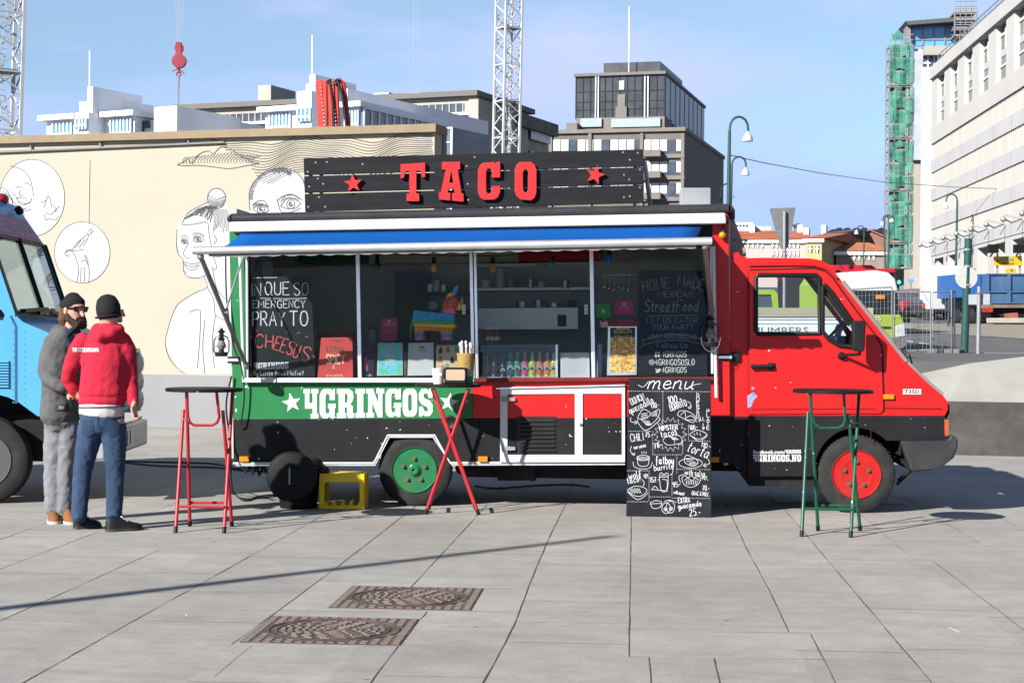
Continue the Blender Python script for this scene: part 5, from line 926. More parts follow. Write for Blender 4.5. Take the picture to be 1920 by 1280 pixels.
# oil lanterns
def lantern(px, top, bot, off, label, bail_out=False):
    fr = Fr(TR.W(TR.L(px, bot, off)), GRID); t = fr.thing('oil_lantern', label, 'lantern', 'oil lanterns hung on the truck'); h = fr.L(px, top).z; m = m_lant
    b = M(); b.lathe((0, 0, 0), (0, 0, 1), [(0, h * .21), (h * .03, h * .23), (h * .15, h * .22), (h * .17, h * .1), (h * .24, h * .09)], 18); b.build('fuel_tank', m, t, smooth=True)
    b = M(); b.lathe((0, 0, h * .24), (0, 0, 1), [(0, h * .09), (h * .07, h * .14), (h * .16, h * .17), (h * .26, h * .12), (h * .33, h * .09)], 18, cap=False); b.build('glass_chimney', mat('chimney_glass', (.22, .2, .16), .08, spec=.6), t, smooth=True)
    b = M(); b.lathe((0, 0, h * .57), (0, 0, 1), [(0, h * .11), (h * .08, h * .12), (h * .1, h * .08), (h * .26, h * .08), (h * .29, h * .14), (h * .33, h * .12), (h * .38, h * .05), (h * .43, h * .05)], 16); b.build('chimney_cap', m, t, smooth=True)
    b = M()
    for s in (-1, 1): b.tube([(s * h * .2, 0, h * .08), (s * h * .27, 0, h * .2), (s * h * .27, 0, h * .55), (s * h * .2, 0, h * .68), (s * h * .08, 0, h * .74)], h * .025, 8)
    b.tube([(-h * .23, 0, h * .35), (h * .23, 0, h * .35)], h * .012, 6)
    b.build('side_tubes', m, t, smooth=True)
    b = M(); b.tube([(h * .3 * math.cos(a), -.05, h * (.6 if not bail_out else .3) - h * .45 * abs(math.sin(a)) * (1 if bail_out else -1)) for a in [math.pi * i / 12 for i in range(13)]], h * .008, 6); b.build('bail', m_galv, t)
m_lant = mat('lantern_black', (0.012, 0.012, 0.013), .25, var=.2, coat=.3)
lantern(415, 615, 668, -.44, 'black oil lantern hanging left of the green truck post'); lantern(1332, 590, 650, -.12, 'black oil lantern with silver bail hanging in front of the home made chalkboard', True)
# ------------------------------------------------------------------ bar tables, bin, crate, cables
m_top = mat('black_table_top', (0.01, 0.01, 0.011), .5, spec=.12, var=.3, chips=(.3, .3, .3), chipamt=.74, chipscale=40)
def bar_table(label, cx, topy, rpx, foot, legs, u, rungs, m, clip=None, top_m=m_top, grp='folding bar tables'):
    O = gp(*foot); fr = Fr(O, 0.0); t = fr.thing('bar_table', label, 'bar table', grp)
    c = fr.L(cx, topy, 0); rr = abs(fr.L(cx + rpx, topy, 0).x - c.x)
    b = M(); b.lathe((c.x, 0, c.z - .026), (0, 0, 1), [(0, rr - .006), (.004, rr), (.02, rr), (.026, rr - .006)], 48); b.build('table_top', top_m, t, smooth=True)
    def pt(q):
        p = fr.L(*q); return p
    for a, e in legs:
        p, q = pt(a), pt(e); p.z = max(p.z, 0); p.z = 0.0 if abs(p.z) < .12 else p.z
        b = M(); b.tube([p, q], .0135, 10); b.build('leg', m, t, smooth=True)
        b = M(); d = (q - p).normalized(); b.tube([p, p + d * .05], .016, 10); b.build('foot_cap', m_blackplastic, t, smooth=True)
    for a, e in rungs:
        b = M(); b.tube([pt(a), pt(e)], .011, 8); b.build('rung', m, t, smooth=True)
    if u:
        b = M(); P = [tuple(pt(q)) for q in u]; b.tube(P, .0115, 8); b.build('folding_brace', m, t, smooth=True)
    if clip:
        b = M(); b.tube([pt(q) for q in clip], .004, 6); b.build('wire_clip', m_galv, t)
    return t, fr, c
def red_m(): return mat('red_tube', (0.42, 0.025, 0.03), .35, var=.1, chips=(.1, .05, .05), chipamt=.72, chipscale=30)
m_rt = red_m(); m_gt = mat('green_tube', (0.012, 0.09, 0.05), .3, var=.15, chips=(.3, .35, .33), chipamt=.7, chipscale=35)
bar_table('round black bar table with spread red folding legs at the left end of the truck', 383, 727, 72, (383, 993),
    [((329, 999, -.22), (344, 768, .12)), ((420, 999, -.22), (436, 734, .2)), ((356, 988, .22), (350, 734, -.18)), ((435, 988, .22), (418, 770, -.12))],
    [(350, 734, -.18), (352, 780, -.13), (356, 792, -.11), (364, 797, -.1), (398, 797, -.1), (407, 792, -.11), (411, 782, -.13), (406, 734, -.18)],
    [((334, 949, -.16), (420, 950, -.16)), ((355, 942, .16), (424, 942, .16))], m_rt, [(340, 786, .1), (354, 786, -.14)])
bar_table('round black bar table with green folding legs in front of the cab', 1562, 730, 75, (1560, 1001),
    [((1503, 1005, -.2), (1515, 773, .12)), ((1595, 1009, -.22), (1611, 735, .2)), ((1534, 993, .2), (1519, 735, -.18)), ((1613, 996, .22), (1591, 776, -.12))],
    [(1519, 735, -.18), (1522, 780, -.13), (1528, 795, -.11), (1538, 802, -.1), (1573, 802, -.1), (1581, 797, -.11), (1585, 787, -.13), (1582, 735, -.18)],
    [((1507, 953, -.15), (1598, 955, -.15)), ((1531, 947, .15), (1606, 948, .15))], m_gt, [(1584, 791, -.13), (1608, 793, .1)])
tt, tfr, tc_ = bar_table('round black bar table on crossed red legs carrying napkins and a cutlery basket', 840, 719, 62, (847, 960),
    [((797, 965, -.2), (878, 728, -.2)), ((898, 964, -.2), (813, 728, -.2)), ((803, 955, .2), (880, 728, .2)), ((893, 955, .2), (810, 728, .2))], None,
    [((806, 938, -.2), (808, 930, .2)), ((889, 938, -.2), (887, 930, .2))], m_rt)
# on the crossed table
def on_table(px, dy): p = tfr.L(px, 719, dy); return Fr(tfr.W((p.x, dy, tc_.z)), 0.0)
fr = on_table(822, -.1); t = fr.thing('cup_pot', 'cream ceramic pot with a round face at the left of the table', 'pot'); h = abs(fr.L(822, 690).z); b = M(); b.lathe((0, 0, 0), (0, 0, 1), [(0, .042), (h * .9, .055), (h, .055), (h, .046), (h * .2, .036), (h * .2, .001)], 24, cap=False); b.build('vessel', mat('cream_glaze', (.6, .56, .48), .4), t, smooth=True)
b = M(); b.lathe((.02, -.052, h * .6), (0, -1, 0), [(0, .014), (.005, .011)], 14); b.build('face_disc', m_white, t)
fr = on_table(854, -.13); t = fr.thing('napkin_dispenser', 'low black napkin dispenser with a tan front on the crossed table', 'napkin dispenser'); h = fr.L(854, 689).z; w = .095
b = M(); b.box(-w, w, 0, .12, 0, h); b.build('case', m_blackplastic, t, bevel=.012, seg=3); b = M(); P = [(w * .84 * c, h * .55 + h * .33 * s) for c, s in ((-1, -.7), (-.9, -1), (.9, -1), (1, -.7), (1, .7), (.9, 1), (-.9, 1), (-1, .7))]; b.prism(P, -.006, 0); b.build('front_plate', mat('tan_front', (.5, .36, .24), .5), t, bevel=.003)
fr = on_table(873, .05); t = fr.thing('cutlery_basket', 'woven yellow and green basket of plastic cutlery behind the napkin dispenser', 'basket'); h = fr.L(873, 662).z
b = M(); prof = [(0, .06)]
for i in range(9): prof += [(h * i / 9 + .003, .062 + .0014 * i), (h * (i + .5) / 9, .067 + .0014 * i)]
b.lathe((0, 0, 0), (0, 0, 1), prof + [(h, .075), (h, .065), (h * .2, .055), (h * .2, .001)], 24, cap=False); o = b.build('basket_weave', [mat('straw_weave', (.34, .22, .07), .8, var=.4, scale=90), mat('green_weave', (.04, .25, .1), .8), mat('grey_weave', (.4, .4, .38), .8)], t, smooth=True)
for p in o.data.polygons: p.material_index = 1 if p.center.z < h * .22 else 2 if p.center.z < h * .45 else 0
for i in range(8):
    a = i * .8; x, y = .035 * math.cos(a), .03 * math.sin(a); b = M(); b.tube([(x, y, h * .4), (x * 1.4, y * 1.3, h + .05 + .015 * (i % 3))], .005, 6); b.ball((x * 1.45, y * 1.3, h + .06 + .015 * (i % 3)), (.011, .005, .018), 8, 6); b.build('plastic_fork', m_white, t)

# bin and its lid
fr = Fr(gp(555, 955), 0.0); t = fr.thing('rubbish_bin', 'black plastic dustbin lined with a black bag at the rear wheel', 'bin'); h = fr.L(555, 868, .17).z
b = M(); b.lathe((0, .16, 0), (0, 0, 1), [(0, .155), (h * .1, .16), (h * .95, .195), (h * .955, .205), (h, .205), (h, .19), (h * .1, .15), (h * .1, .001)], 36, cap=False)
b.build('body', mat('bin_black', (.008, .008, .008), .5, spec=.12, var=.2), t, smooth=True)
b = M(); k = 40; rnd = random.Random(3); vs = []
for i in range(4):
    for j in range(k): a = 2 * math.pi * j / k; rr = .207 + .012 * i * (1 - .25 * i) + rnd.uniform(-.008, .008); vs.append((rr * math.cos(a), .16 + rr * math.sin(a), h + .012 - .035 * i + rnd.uniform(-.012, .012)))
b.add(vs, [(i * k + j, i * k + (j + 1) % k, (i + 1) * k + (j + 1) % k, (i + 1) * k + j) for i in range(3) for j in range(k)])
p = fr.L(588, 868, .1); b.ball((p.x, .1, p.z), (.075, .09, .05), 12, 8); p = fr.L(604, 882, .12); b.ball((p.x, .12, p.z), (.07, .08, .045), 12, 8)
b.build('bin_bag', mat('bag', (.008, .008, .009), .25, var=.2, bump=1.0, bscale=14), t, smooth=True)
fr = Fr(gp(547, 957), 0.0); t = fr.thing('bin_lid', 'round black bin lid hung on the front of the dustbin', 'bin lid'); c = fr.L(547, 893, -.07)
b = M(); b.lathe(c, (0, -1, .06), [(-.02, .205), (-.012, .212), (0, .212), (.008, .2), (.014, .196), (.02, .17), (.024, .12), (.03, .085), (.04, .078), (.045, .001)], 48); b.build('disc', mat('bin_black', (.008, .008, .008), .5, spec=.12, var=.2), t, smooth=True)
b = M(); b.tube([c + V((-.01, -.05, .075)), c + V((-.008, -.08, .06)), c + V((-.008, -.085, -.02)), c + V((-.01, -.07, -.06))], .008, 8); b.build('handle', m_galv, t, smooth=True)

# bottle crate on its side
A = gp(598, 955); B = gp(683, 956); yw = math.atan2(B.y - A.y, B.x - A.x); fr = Fr(A, yw); t = fr.thing('bottle_crate', 'empty yellow plastic bottle crate standing on its side by the rear wheel', 'crate')
W_ = (B - A).length; h = fr.L(640, 888).z; m = mat('yellow_plastic', (.85, .55, .015), .4, var=.1, dirt=.3, dirtc=(.25, .15, .02))
hole = fr.P2([(608, 907), (611, 904), (671, 904), (674, 907), (674, 943), (670, 947), (612, 947), (608, 943)])
b = M(); b.prism([(0, 0.003), (W_, 0.003), (W_, h), (0, h)], 0, .02, holes=[hole]); b.build('front_frame', m, t, bevel=.006)
b = M(); b.prism([(0, 0.003), (W_, 0.003), (W_, h), (0, h)], .27, .29, holes=[hole]); b.build('back_frame', m, t, bevel=.006)
b = M(); b.box(.0, .018, .02, .27, .003, h); b.box(W_ - .018, W_, .02, .27, .003, h); b.box(.018, W_ - .018, .02, .27, h - .018, h); b.box(.018, W_ - .018, .02, .27, .003, .02); b.build('side_panel', m, t, bevel=.004)
b = M()
for i in range(5):
    for j in range(4): x = .05 + i * (W_ - .1) / 4; y = .06 + j * .05; b.add([(x - .03, y - .02, hole[5][1] - .02), (x + .03, y - .02, hole[5][1] - .02), (x + .03, y + .02, hole[5][1] - .02), (x - .03, y + .02, hole[5][1] - .02), (x, y, hole[5][1] + .03 + .008 * (i % 2))], [(0, 1, 4), (1, 2, 4), (2, 3, 4), (3, 0, 4), (0, 3, 2, 1)])
b.build('bottle_dividers', m, t)

# plate under the front wheel, and cables
P = [gp(*q) for q in ((1448, 930), (1640, 931), (1702, 946), (1458, 942))]; fr = Fr(P[0], GRID); t = fr.thing('levelling_plate', 'flat white board lying under the front wheel of the food truck', 'plate'); b = M(); q = [fr.G(*k) for k in ((1448, 930), (1640, 931), (1702, 946), (1458, 942))]; b.hexa([(p.x, p.y, .004) for p in q], [(p.x, p.y, .022) for p in q]); b.build('board', mat('plate_white', (.5, .5, .5), .6, dirt=.3), t)
m_cable = mat('cable_black', (.012, .012, .012), .6)
def cable(label, pts, r=.009, grp='black cables'):
    b = M(); P = [gp(x, y, r + .004) if len(q) == 2 else TR.W(TR.L(x, y, q[2])) for q in pts for x, y in [q[:2]]]; o = P[0].copy(); sm = []
    for i in range(len(P) - 1):
        a = P[max(i - 1, 0)]; c = P[min(i + 2, len(P) - 1)]
        for k in range(6):
            s = k / 6; sm.append(0.5 * (2 * P[i] + (P[i + 1] - a) * s + (2 * a - 5 * P[i] + 4 * P[i + 1] - c) * s * s + (3 * P[i] - a - 3 * P[i + 1] + c) * s ** 3))
    sm.append(P[-1]); b.tube([p - o for p in sm], r, 7); ob = b.build('power_cable', m_cable, None, smooth=True); ob.location = o; return tag(ob, label, 'cable', grp)
cable('black power cable on the ground running behind the left bar table, the upper one', [(215, 864), (300, 866), (400, 869), (450, 878), (520, 872)])
cable('black power cable on the ground running behind the left bar table, the lower one', [(225, 866), (300, 873), (400, 876), (460, 882), (500, 884)])
cable('loop of black cable hanging from the truck corner down to the paving behind the bin', [(434, 705, -.03), (424, 760, -.05), (432, 830, -.03), (433, 880, -.02), (438, 925), (460, 938), (485, 930), (530, 926)], .008)
cable('thin black cable looped on the paving left of the bin, inner loop', [(434, 890, -.03), (436, 915), (448, 932), (480, 934), (530, 928)], .007)
cable('black cable lying under the truck between the wheels', [(890, 910), (930, 915), (1000, 910), (1070, 908), (1105, 912)])
cable('thin black cable hanging down the green rear post', [(423, 470, -.03), (425, 560, -.03), (436, 640, -.04), (453, 690, -.06), (458, 740, -.05), (452, 790, -.05), (446, 800, -.04)], .007)
# ------------------------------------------------------------------ painted wall
WF = Fr(gp(350, 801), -R(16.5))
wl = WF.thing('mural_wall', 'long cream wall painted with white and black line drawings of people and waves', 'wall')
q = WF.L(815, 236); xr = q.x; ztop = q.z; xl = WF.L(-250, 300).x; zp = WF.L(370, 703).z
m_cream = mat('cream_wall', (0.41, 0.375, 0.3), .9, var=.05, scale=.8, bump=.1, bscale=30, dirt=.12, dirtc=(.33, .29, .21))
b = M(); b.box(xl, xr, 0, .35, zp, ztop - .1); b.build('wall_face', m_cream, wl)
b = M(); b.box(xl, xr, -.03, .38, -.05, zp); b.build('plinth', mat('grey_plinth', (0.25, 0.25, 0.26), .9, var=.08, scale=1.2, bump=.15, bscale=20, dirt=.25, dirtc=(.22, .22, .23), chips=(.3, .4, .6), chipamt=.74, chipscale=3), wl)
b = M(); b.box(xl, xr + .05, -.1, .45, ztop - .1, ztop + .02); b.build('coping', mat('coping', (.26, .2, .13), .8, var=.12), wl)
b = M(); b.tube([WF.L(-200, 293, -.04), WF.L(30, 284, -.04)], .02, 6); b.tube([WF.L(30, 284, -.04), WF.L(420, 267, -.04)], .02, 6)
for x, y in ((60, 281), (190, 275), (355, 268)): b.tube([WF.L(x - 3, y - 8, -.04), WF.L(x, y + 2, -.04)], .02, 6)
b.build('conduit', mat('grey_pipe', (.2, .2, .19), .6), wl)
b = M(); b.tube([WF.L(168, 300, -.006), WF.L(166, 420, -.006)], .008, 6); b.build('lightning_wire', mat('pale_wire', (.5, .48, .42), .5), wl)
m_mw = mat('mural_white', (.6, .61, .63), .9, var=.04); m_ink = mat('mural_ink', (.075, .075, .08), .9, var=.4, scale=8)
b = M()
def fill(pts): b.prism(WF.P2(pts), -.003, .001)
fill(circ(60, 371, 61, 72, 32)); fill(circ(154, 473, 52, 57, 32))
fill([(468, 392), (467, 365), (471, 350), (480, 336), (500, 322), (527, 315), (553, 322), (567, 336), (573, 360), (575, 420), (470, 420)])
fill([(331, 450), (332, 430), (345, 405), (372, 386), (392, 378), (391, 362), (402, 353), (416, 358), (425, 372), (428, 395), (440, 420), (444, 500), (444, 700), (347, 700), (333, 690), (316, 660), (310, 640), (316, 612), (324, 588), (336, 568), (366, 549), (387, 537), (384, 523), (363, 521), (350, 517), (344, 506), (342, 487), (335, 477)])
b.build('white_figures', m_mw, wl)
b = M(); S = lambda ls, w=1.2, sm=True: put_lines(b, WF, -.006, w * 1.15, ls, smooth=sm)
S([circ(60, 371, 61, 72, 40) + [(121, 371)], circ(154, 473, 52, 57, 40) + [(206, 473)]], .9)
S([[(20, 311), (40, 318), (56, 335), (63, 368)], [(30, 352), (36, 350), (42, 354)], [(46, 345), (52, 343), (56, 348)], [(38, 356), (36, 366), (44, 366)], [(30, 372), (42, 370), (50, 374)], [(18, 358), (28, 366), (40, 384), (58, 378)], [(14, 366), (30, 384), (46, 395), (58, 392)], [(26, 380), (38, 392), (50, 390)], [(10, 360), (22, 372), (26, 388), (48, 404)], [(34, 378), (52, 382), (60, 372)], [(82, 390), (88, 372), (92, 368), (95, 378), (97, 390)], [(85, 398), (95, 402), (105, 393), (112, 386)], [(83, 402), (86, 412), (95, 410), (104, 413), (110, 405)], [(99, 384), (105, 392), (104, 398)], [(76, 380), (86, 376)], [(2, 352), (12, 356), (20, 370), (24, 384)], [(4, 358), (12, 366), (16, 380)]], 1.1)
S([[(144, 530), (147, 505), (143, 485)], [(166, 530), (167, 505), (158, 478)], [(151, 528), (152, 500)], [(158, 528), (159, 500)], [(143, 485), (134, 470), (122, 474), (124, 480), (130, 478)], [(122, 474), (128, 468), (140, 470), (156, 468)], [(134, 470), (145, 455), (158, 444), (165, 438), (164, 448), (155, 462)], [(140, 466), (152, 450)], [(148, 464), (160, 448)], [(152, 490), (160, 488), (166, 496)], [(160, 478), (165, 488), (163, 494)], [(166, 434), (172, 428)], [(168, 440), (176, 431)]], 1.1)
# woman with the bun
S([[(332, 430), (331, 461), (335, 477), (343, 487), (344, 507), (350, 517), (363, 521), (382, 518), (392, 506)], [(340, 422), (366, 420), (388, 417), (392, 440), (398, 470)], *almond(346, 454, 6.5, 4), *almond(372, 450, 10, 5.5, 1), [(338, 444), (347, 442), (352, 446)], [(360, 440), (370, 436), (384, 443)], [(354, 455), (344, 474), (349, 483), (357, 484)], [(342, 490), (360, 495), (377, 491)], [(344, 492), (351, 503), (363, 506), (374, 497)], [(346, 496), (360, 500), (372, 496)], [(382, 518), (388, 538), (366, 549), (336, 568), (324, 588), (314, 620), (310, 645), (318, 672), (334, 691), (347, 700)], [(401, 440), (406, 450), (400, 458)], [(388, 538), (400, 560), (404, 590), (420, 600)], [(355, 585), (372, 580), (376, 592), (374, 640), (370, 690)], [(398, 500), (406, 540), (422, 560)], [(384, 600), (380, 650), (384, 700)], [(404, 590), (398, 640), (402, 690)], [(344, 506), (350, 512)], [(395, 470), (403, 490), (406, 502), (400, 506)]], 1.1)
rnd = random.Random(5)
S([circ(406, 372, 17, 19, 24) + [(423, 372)], [(390, 366), (406, 374), (423, 368)], [(341, 420), (352, 400), (375, 386), (392, 378)]], 1.3)
for i in range(34):
    t = i / 33; x0 = 343 + 52 * t + rnd.uniform(-2, 2); y0 = 412 - 14 * math.sin(t * 2.2) + 18 * t * t
    S([[(x0, y0), (x0 + (398 - x0) * .5 + rnd.uniform(-3, 3), y0 - 14 + rnd.uniform(-3, 3)), (400 + rnd.uniform(-8, 8), 388)]], .8)
for i in range(14): S([[(392 + 2.3 * i, 372 + 4 * math.sin(i * .24)), (396 + 1.6 * i, 388)]], .8)
for i in range(12): S([[(396 + 2.5 * i, 392), (402 + 2.6 * i, 410), (399 + 2.8 * i, 430 + rnd.uniform(-8, 8))]], .8)
# bald man
S([[(469, 395), (467, 365), (472, 348), (481, 336), (500, 322), (527, 315), (553, 322), (567, 336), (572, 350)], *almond(489, 393, 15, 9, -2), *almond(545, 384, 19, 10, 3), [(474, 384), (488, 381), (503, 388)], [(522, 376), (530, 368), (550, 366), (568, 376)], [(519, 372), (522, 384), (526, 396)], [(527, 398), (545, 398), (564, 390)]], 1.4)
for i in range(70):
    a = math.radians(178 + i * 1.75); cx, cy = 521, 372; L = rnd.uniform(3, 7) if i < 46 else rnd.uniform(6, 12)
    x, y = cx + 53 * math.cos(a), cy + 57 * math.sin(a); S([[(x, y), (x - L * math.cos(a) * .9 + 1.5, y - L * math.sin(a))]], .9, False)
for i in range(12): S([[(532 + 2.6 * i, 376 - 3 * math.sin(i * .3)), (529 + 2.8 * i, 371 - 3 * math.sin(i * .3))], [(474 + 2.4 * i, 388), (472 + 2.5 * i, 383)]], .8, False)
# waves under the coping
for i in range(17):
    pts = []; x0 = 395 + 9 * i if i < 9 else 472 + 4 * (i - 9)
    x = x0
    while x <= 812:
        s = .7 + .3 * math.sin((x - 395) / 62.0) ** 2
        y = 267 - .028 * (x - 395) + i * 5.2 * s + 6 * math.sin((x - 430) / 33.0 + i * .05) + 3.5 * math.sin((x - 400) / 15.0 + i * .16)
        lim = 258 - .028 * (x - 395)
        if y > lim + 2 and y < 345: pts.append((x, y))
        elif len(pts) > 2: S([pts], .8 + .35 * (i % 3 == 0), False); pts = []
        else: pts = []
        x += 4
    if len(pts) > 2: S([pts], .8 + .35 * (i % 3 == 0), False)
S([[(332, 309), (345, 303), (352, 298), (360, 306), (372, 290), (390, 283), (400, 288), (412, 277), (426, 276), (445, 288), (470, 302), (485, 306), (460, 311), (430, 316), (400, 313), (370, 310), (345, 311), (332, 309)]], 1.1)
for i in range(24): x = 345 + 5.6 * i; S([[(x, 310 - (2 if i < 4 else 4)), (x - 2, 300), (x + 5 + .4 * i, 286 + 8 * abs(i - 13) / 13)]], .8)
b.build('line_drawing', m_ink, wl, fix=False)
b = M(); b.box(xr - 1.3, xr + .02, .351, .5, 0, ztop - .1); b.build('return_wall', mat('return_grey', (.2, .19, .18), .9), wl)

# ------------------------------------------------------------------ pale blue step van at the left
BF = Fr(gp(-31, 945), R(2.32)); BW = 2.1
bt = BF.thing('food_van', 'pale blue food van with raked windscreen, cut off at the left edge', 'van')
m_blue = mat('pale_blue_paint', (.085, .34, .56), .35, var=.05, scale=3, dirt=.1, dirtc=(.12, .35, .55), chips=(.1, .2, .3), chipamt=.75, chipscale=14)
def bx(px, py, off=BW): q = BF.L(px, py, off); return (q.x, q.z)
zroof = bx(0, 377)[1]
P = {'r0': (bx(-500, 377)[0], zroof), 'r1': bx(8, 377), 'r2': bx(34, 388), 'r3': bx(49, 411), 'w1': bx(84, 461), 'w0': bx(154, 596)}
near = BF.L(24, 590, 0); P['w0'] = (near.x * .85 + P['w0'][0] * .15, near.z)
P['c'] = (P['w0'][0] + .06, P['w0'][1] - .06); n0 = BF.L(168, 640, 0); P['h'] = (bx(250, 648)[0] - .1, bx(250, 648)[1] + .02)
P['n'] = (bx(264, 672)[0], bx(264, 672)[1]); P['b'] = (P['n'][0], BF.L(100, 780, 0).z)
xb = BF.L(-700, 600, 0).x; zb = P['b'][1]; wc = BF.L(-31, 863, 0); wr = abs(BF.L(100, 863, 0).x - wc.x) * .98
archp = [(wc.x + wr * math.cos(a), max(wc.z + wr * math.sin(a), zb)) for a in [math.pi * (.04 + .92 * i / 16) for i in range(17)]]
prof = [(xb, zb), (xb, zroof)] + [P[k] for k in ('r1', 'r2', 'r3', 'w1', 'w0', 'c', 'h', 'n', 'b')]
win = BF.P2([(-220, 420), (-110, 420), (9, 590), (6, 600), (-220, 606)])
b = M(); b.prism(prof + archp, 0, .04, holes=[win]); b.build('near_side', m_blue, bt)
fw = [(P['w1'][0] - 1.6, P['w1'][1] + .15), (P['w1'][0] - .12, P['w1'][1] + .1), (P['w0'][0] - .12, P['w0'][1] + .08), (P['w0'][0] - 1.6, P['w0'][1] + .05)]
b = M(); b.prism(prof, BW - .04, BW, holes=[fw]); b.build('far_side', m_blue, bt)
def across(ks, name, m, y0=.04, y1=BW - .04, pts=None, parent=bt, inset=.025):
    b = M(); q = pts or [P[k] for k in ks]; n = len(q)
    b.add([(x, y0, z) for x, z in q] + [(x, y1, z) for x, z in q] + [(x - inset, y0, z - inset) for x, z in q] + [(x - inset, y1, z - inset) for x, z in q], [(i, i + 1, n + i + 1, n + i) for i in range(n - 1)] + [(2 * n + i, 3 * n + i, 3 * n + i + 1, 2 * n + i + 1) for i in range(n - 1)])
    return b.build(name, m, parent, smooth=True)
across(None, 'roof', m_blue, pts=[(xb, zroof), P['r1'], P['r2'], P['r3']]); across(('r3', 'w1'), 'header', m_blue); across(('w0', 'c', 'h', 'n', 'b'), 'bonnet', m_blue)
gl = across(('w1', 'w0'), 'windscreen', glass('van_windscreen', (.6, .7, .74), .2, gtint=(.8, .87, .95)), inset=.004)
def on(t, v, out=.01):   # point on the raked front: t down the windscreen, v across
    a, c = V((P['w1'][0], 0, P['w1'][1])), V((P['w0'][0], 0, P['w0'][1])); nrm = V((a.z - c.z, 0, c.x - a.x)).normalized()
    p = a + (c - a) * t + nrm * out; p.y = v; return p
b = M(); b.bar(on(-.02, 1.05, .008), on(1.0, 1.05, .008), .04, .012, up=(0, 1, 0)); b.bar(on(0, .015), on(1, .015), .03, .012, up=(0, 1, 0)); b.bar(on(0, BW - .015), on(1, BW - .015), .03, .012, up=(0, 1, 0)); b.bar(on(0, 0, .004), on(0, BW, .004), .02, .02, up=(1, 0, 0)); b.bar(on(1, 0, .004), on(1, BW, .004), .03, .02, up=(1, 0, 0)); b.build('screen_frame', m_blackplastic, bt)
b = M(); b.bar(on(.97, .1, .05), on(.93, 1.0, .05), .05, .03); b.bar(on(1.0, .6, .06), on(.94, 1.3, .05), .03); b.bar(on(.97, 1.1, .05), on(1.02, 1.95, .05), .04, .03); b.build('wiper', m_blackplastic, bt)
hs = on(-.75, 0)
def hd(t, v, out=.012):
    a, c = V((P['r3'][0], 0, P['r3'][1])), V((P['w1'][0], 0, P['w1'][1])); nrm = V((a.z - c.z, 0, c.x - a.x)).normalized(); p = a + (c - a) * t + nrm * out; p.y = v; return p
b = M(); b.hexa([hd(.12, .12, .004), hd(.12, 1.95, .004), hd(.95, 1.95, .004), hd(.95, .12, .004)], [hd(.12, .12, .014), hd(.12, 1.95, .014), hd(.95, 1.95, .014), hd(.95, .12, .014)]); sg = b.build('sign_panel', mat('faded_pink', (.5, .2, .28), .6), bt)
vs, fs = font_tris('STREET FOOD', 0, 0, .7, bold=.02); x1 = max(v[0] for v in vs); b = M(); b.add([hd(.8 + v[1] * .75, .2 + 1.65 * v[0] / x1, .016) for v in vs], fs); b.build('lettering', mat('faded_white', (.5, .42, .46), .7), sg, fix=False)
for v in (1.7, .8): b = M(); b.lathe(hd(-.1, v, .03), (.8, -.1, .5), [(0, .04), (.05, .045), (.06, .03)], 12); b.build('clearance_lamp', m_blackplastic, bt)
b = M(); q = BF.L(2, 374, 1.6); b.ball((q.x, 1.6, q.z), (.075, .09, .06), 14, 10); b.build('red_beacon', mat('beacon_red', (.35, .02, .03), .2), bt, smooth=True)
b = M(); b.ribbon(BF.P2([(20, 592), (30, 612), (30, 756)]), .02, -.003); b.build('door_gap', mat('gap_blue', (.02, .1, .2), .7), bt)
b = M()
for i in range(10): y = 676 + i * 5.2; q0, q1 = BF.L(-8, y + 2.6, 0), BF.L(17, y, 0); b.hexa([(q0.x, -.002, q0.z), (q1.x, -.002, q0.z), (q1.x, -.002, q1.z), (q0.x, -.002, q1.z)], [(q0.x, -.022, q0.z), (q1.x, -.022, q0.z), (q1.x, -.012, q1.z), (q0.x, -.012, q1.z)])
b.build('louvre', m_blue, bt)
b = M()
for i in range(12):
    for x in (25, 46): q = BF.L(x, 622 + i * 12, 0); b.lathe(q, (0, -1, 0), [(0, .008), (.004, .005)], 6)
b.build('rivet_pattern', m_blue, bt)
b = M(); q = bx(270, 785); xn = P['n'][0]; z0 = bx(270, 832)[1]; b.box(xn - .05, bx(276, 800)[0], -.02, BW + .02, z0, q[1]); bp = b.build('bumper', mat('silver_bumper', (.55, .56, .57), .35, metal=.3, var=.06), bt, bevel=.02, seg=3)
xf = bx(276, 800)[0] + .004
b = M(); b.box(xf, xf + .008, .8, 1.3, z0 + .04, q[1] - .03); pl = b.build('number_plate', m_white, bt)
b = M(); b.box(xf + .009, xf + .011, .95, .99, z0 + .06, q[1] - .05); b.box(xf + .009, xf + .011, 1.1, 1.14, z0 + .06, q[1] - .05); b.build('plate_digits', m_blackplastic, pl)
for v in (.35, 1.75):
    b = M(); xx = P['n'][0] + .004; za, zc = bx(258, 652)[1], bx(258, 768)[1]
    pts = [(v + .2 * c, zc + (za - zc) * s) for c, s in ((-1, 0), (1, 0), (1, .8), (.8, .94), (.4, 1), (-.4, 1), (-.8, .94), (-1, .8))]
    b.add([(xx - .1, y, z) for y, z in pts] + [(xx + .03, y, z) for y, z in pts], [tuple(range(8)), tuple(range(15, 7, -1))] + [(i, (i + 1) % 8, 8 + (i + 1) % 8, 8 + i) for i in range(8)])
    hl = b.build('headlamp_panel', mat('bezel_silver', (.5, .52, .53), .3, metal=.4), bt)
    b = M()
    for k in range(3): b.lathe((xx + .03, v, zc + (za - zc) * (.2 + .28 * k)), (1, 0, 0), [(0, .11), (.02, .11), (.05, .06), (.06, .001)], 20)
    b.build('headlamp', mat('lamp_glass', (.4, .42, .42), .1), hl, smooth=True)
e = bpy.data.objects.new('front_wheel', None); COL.objects.link(e); e.parent = bt; e.location = (wc.x, .02, wc.z); rr = wc.z
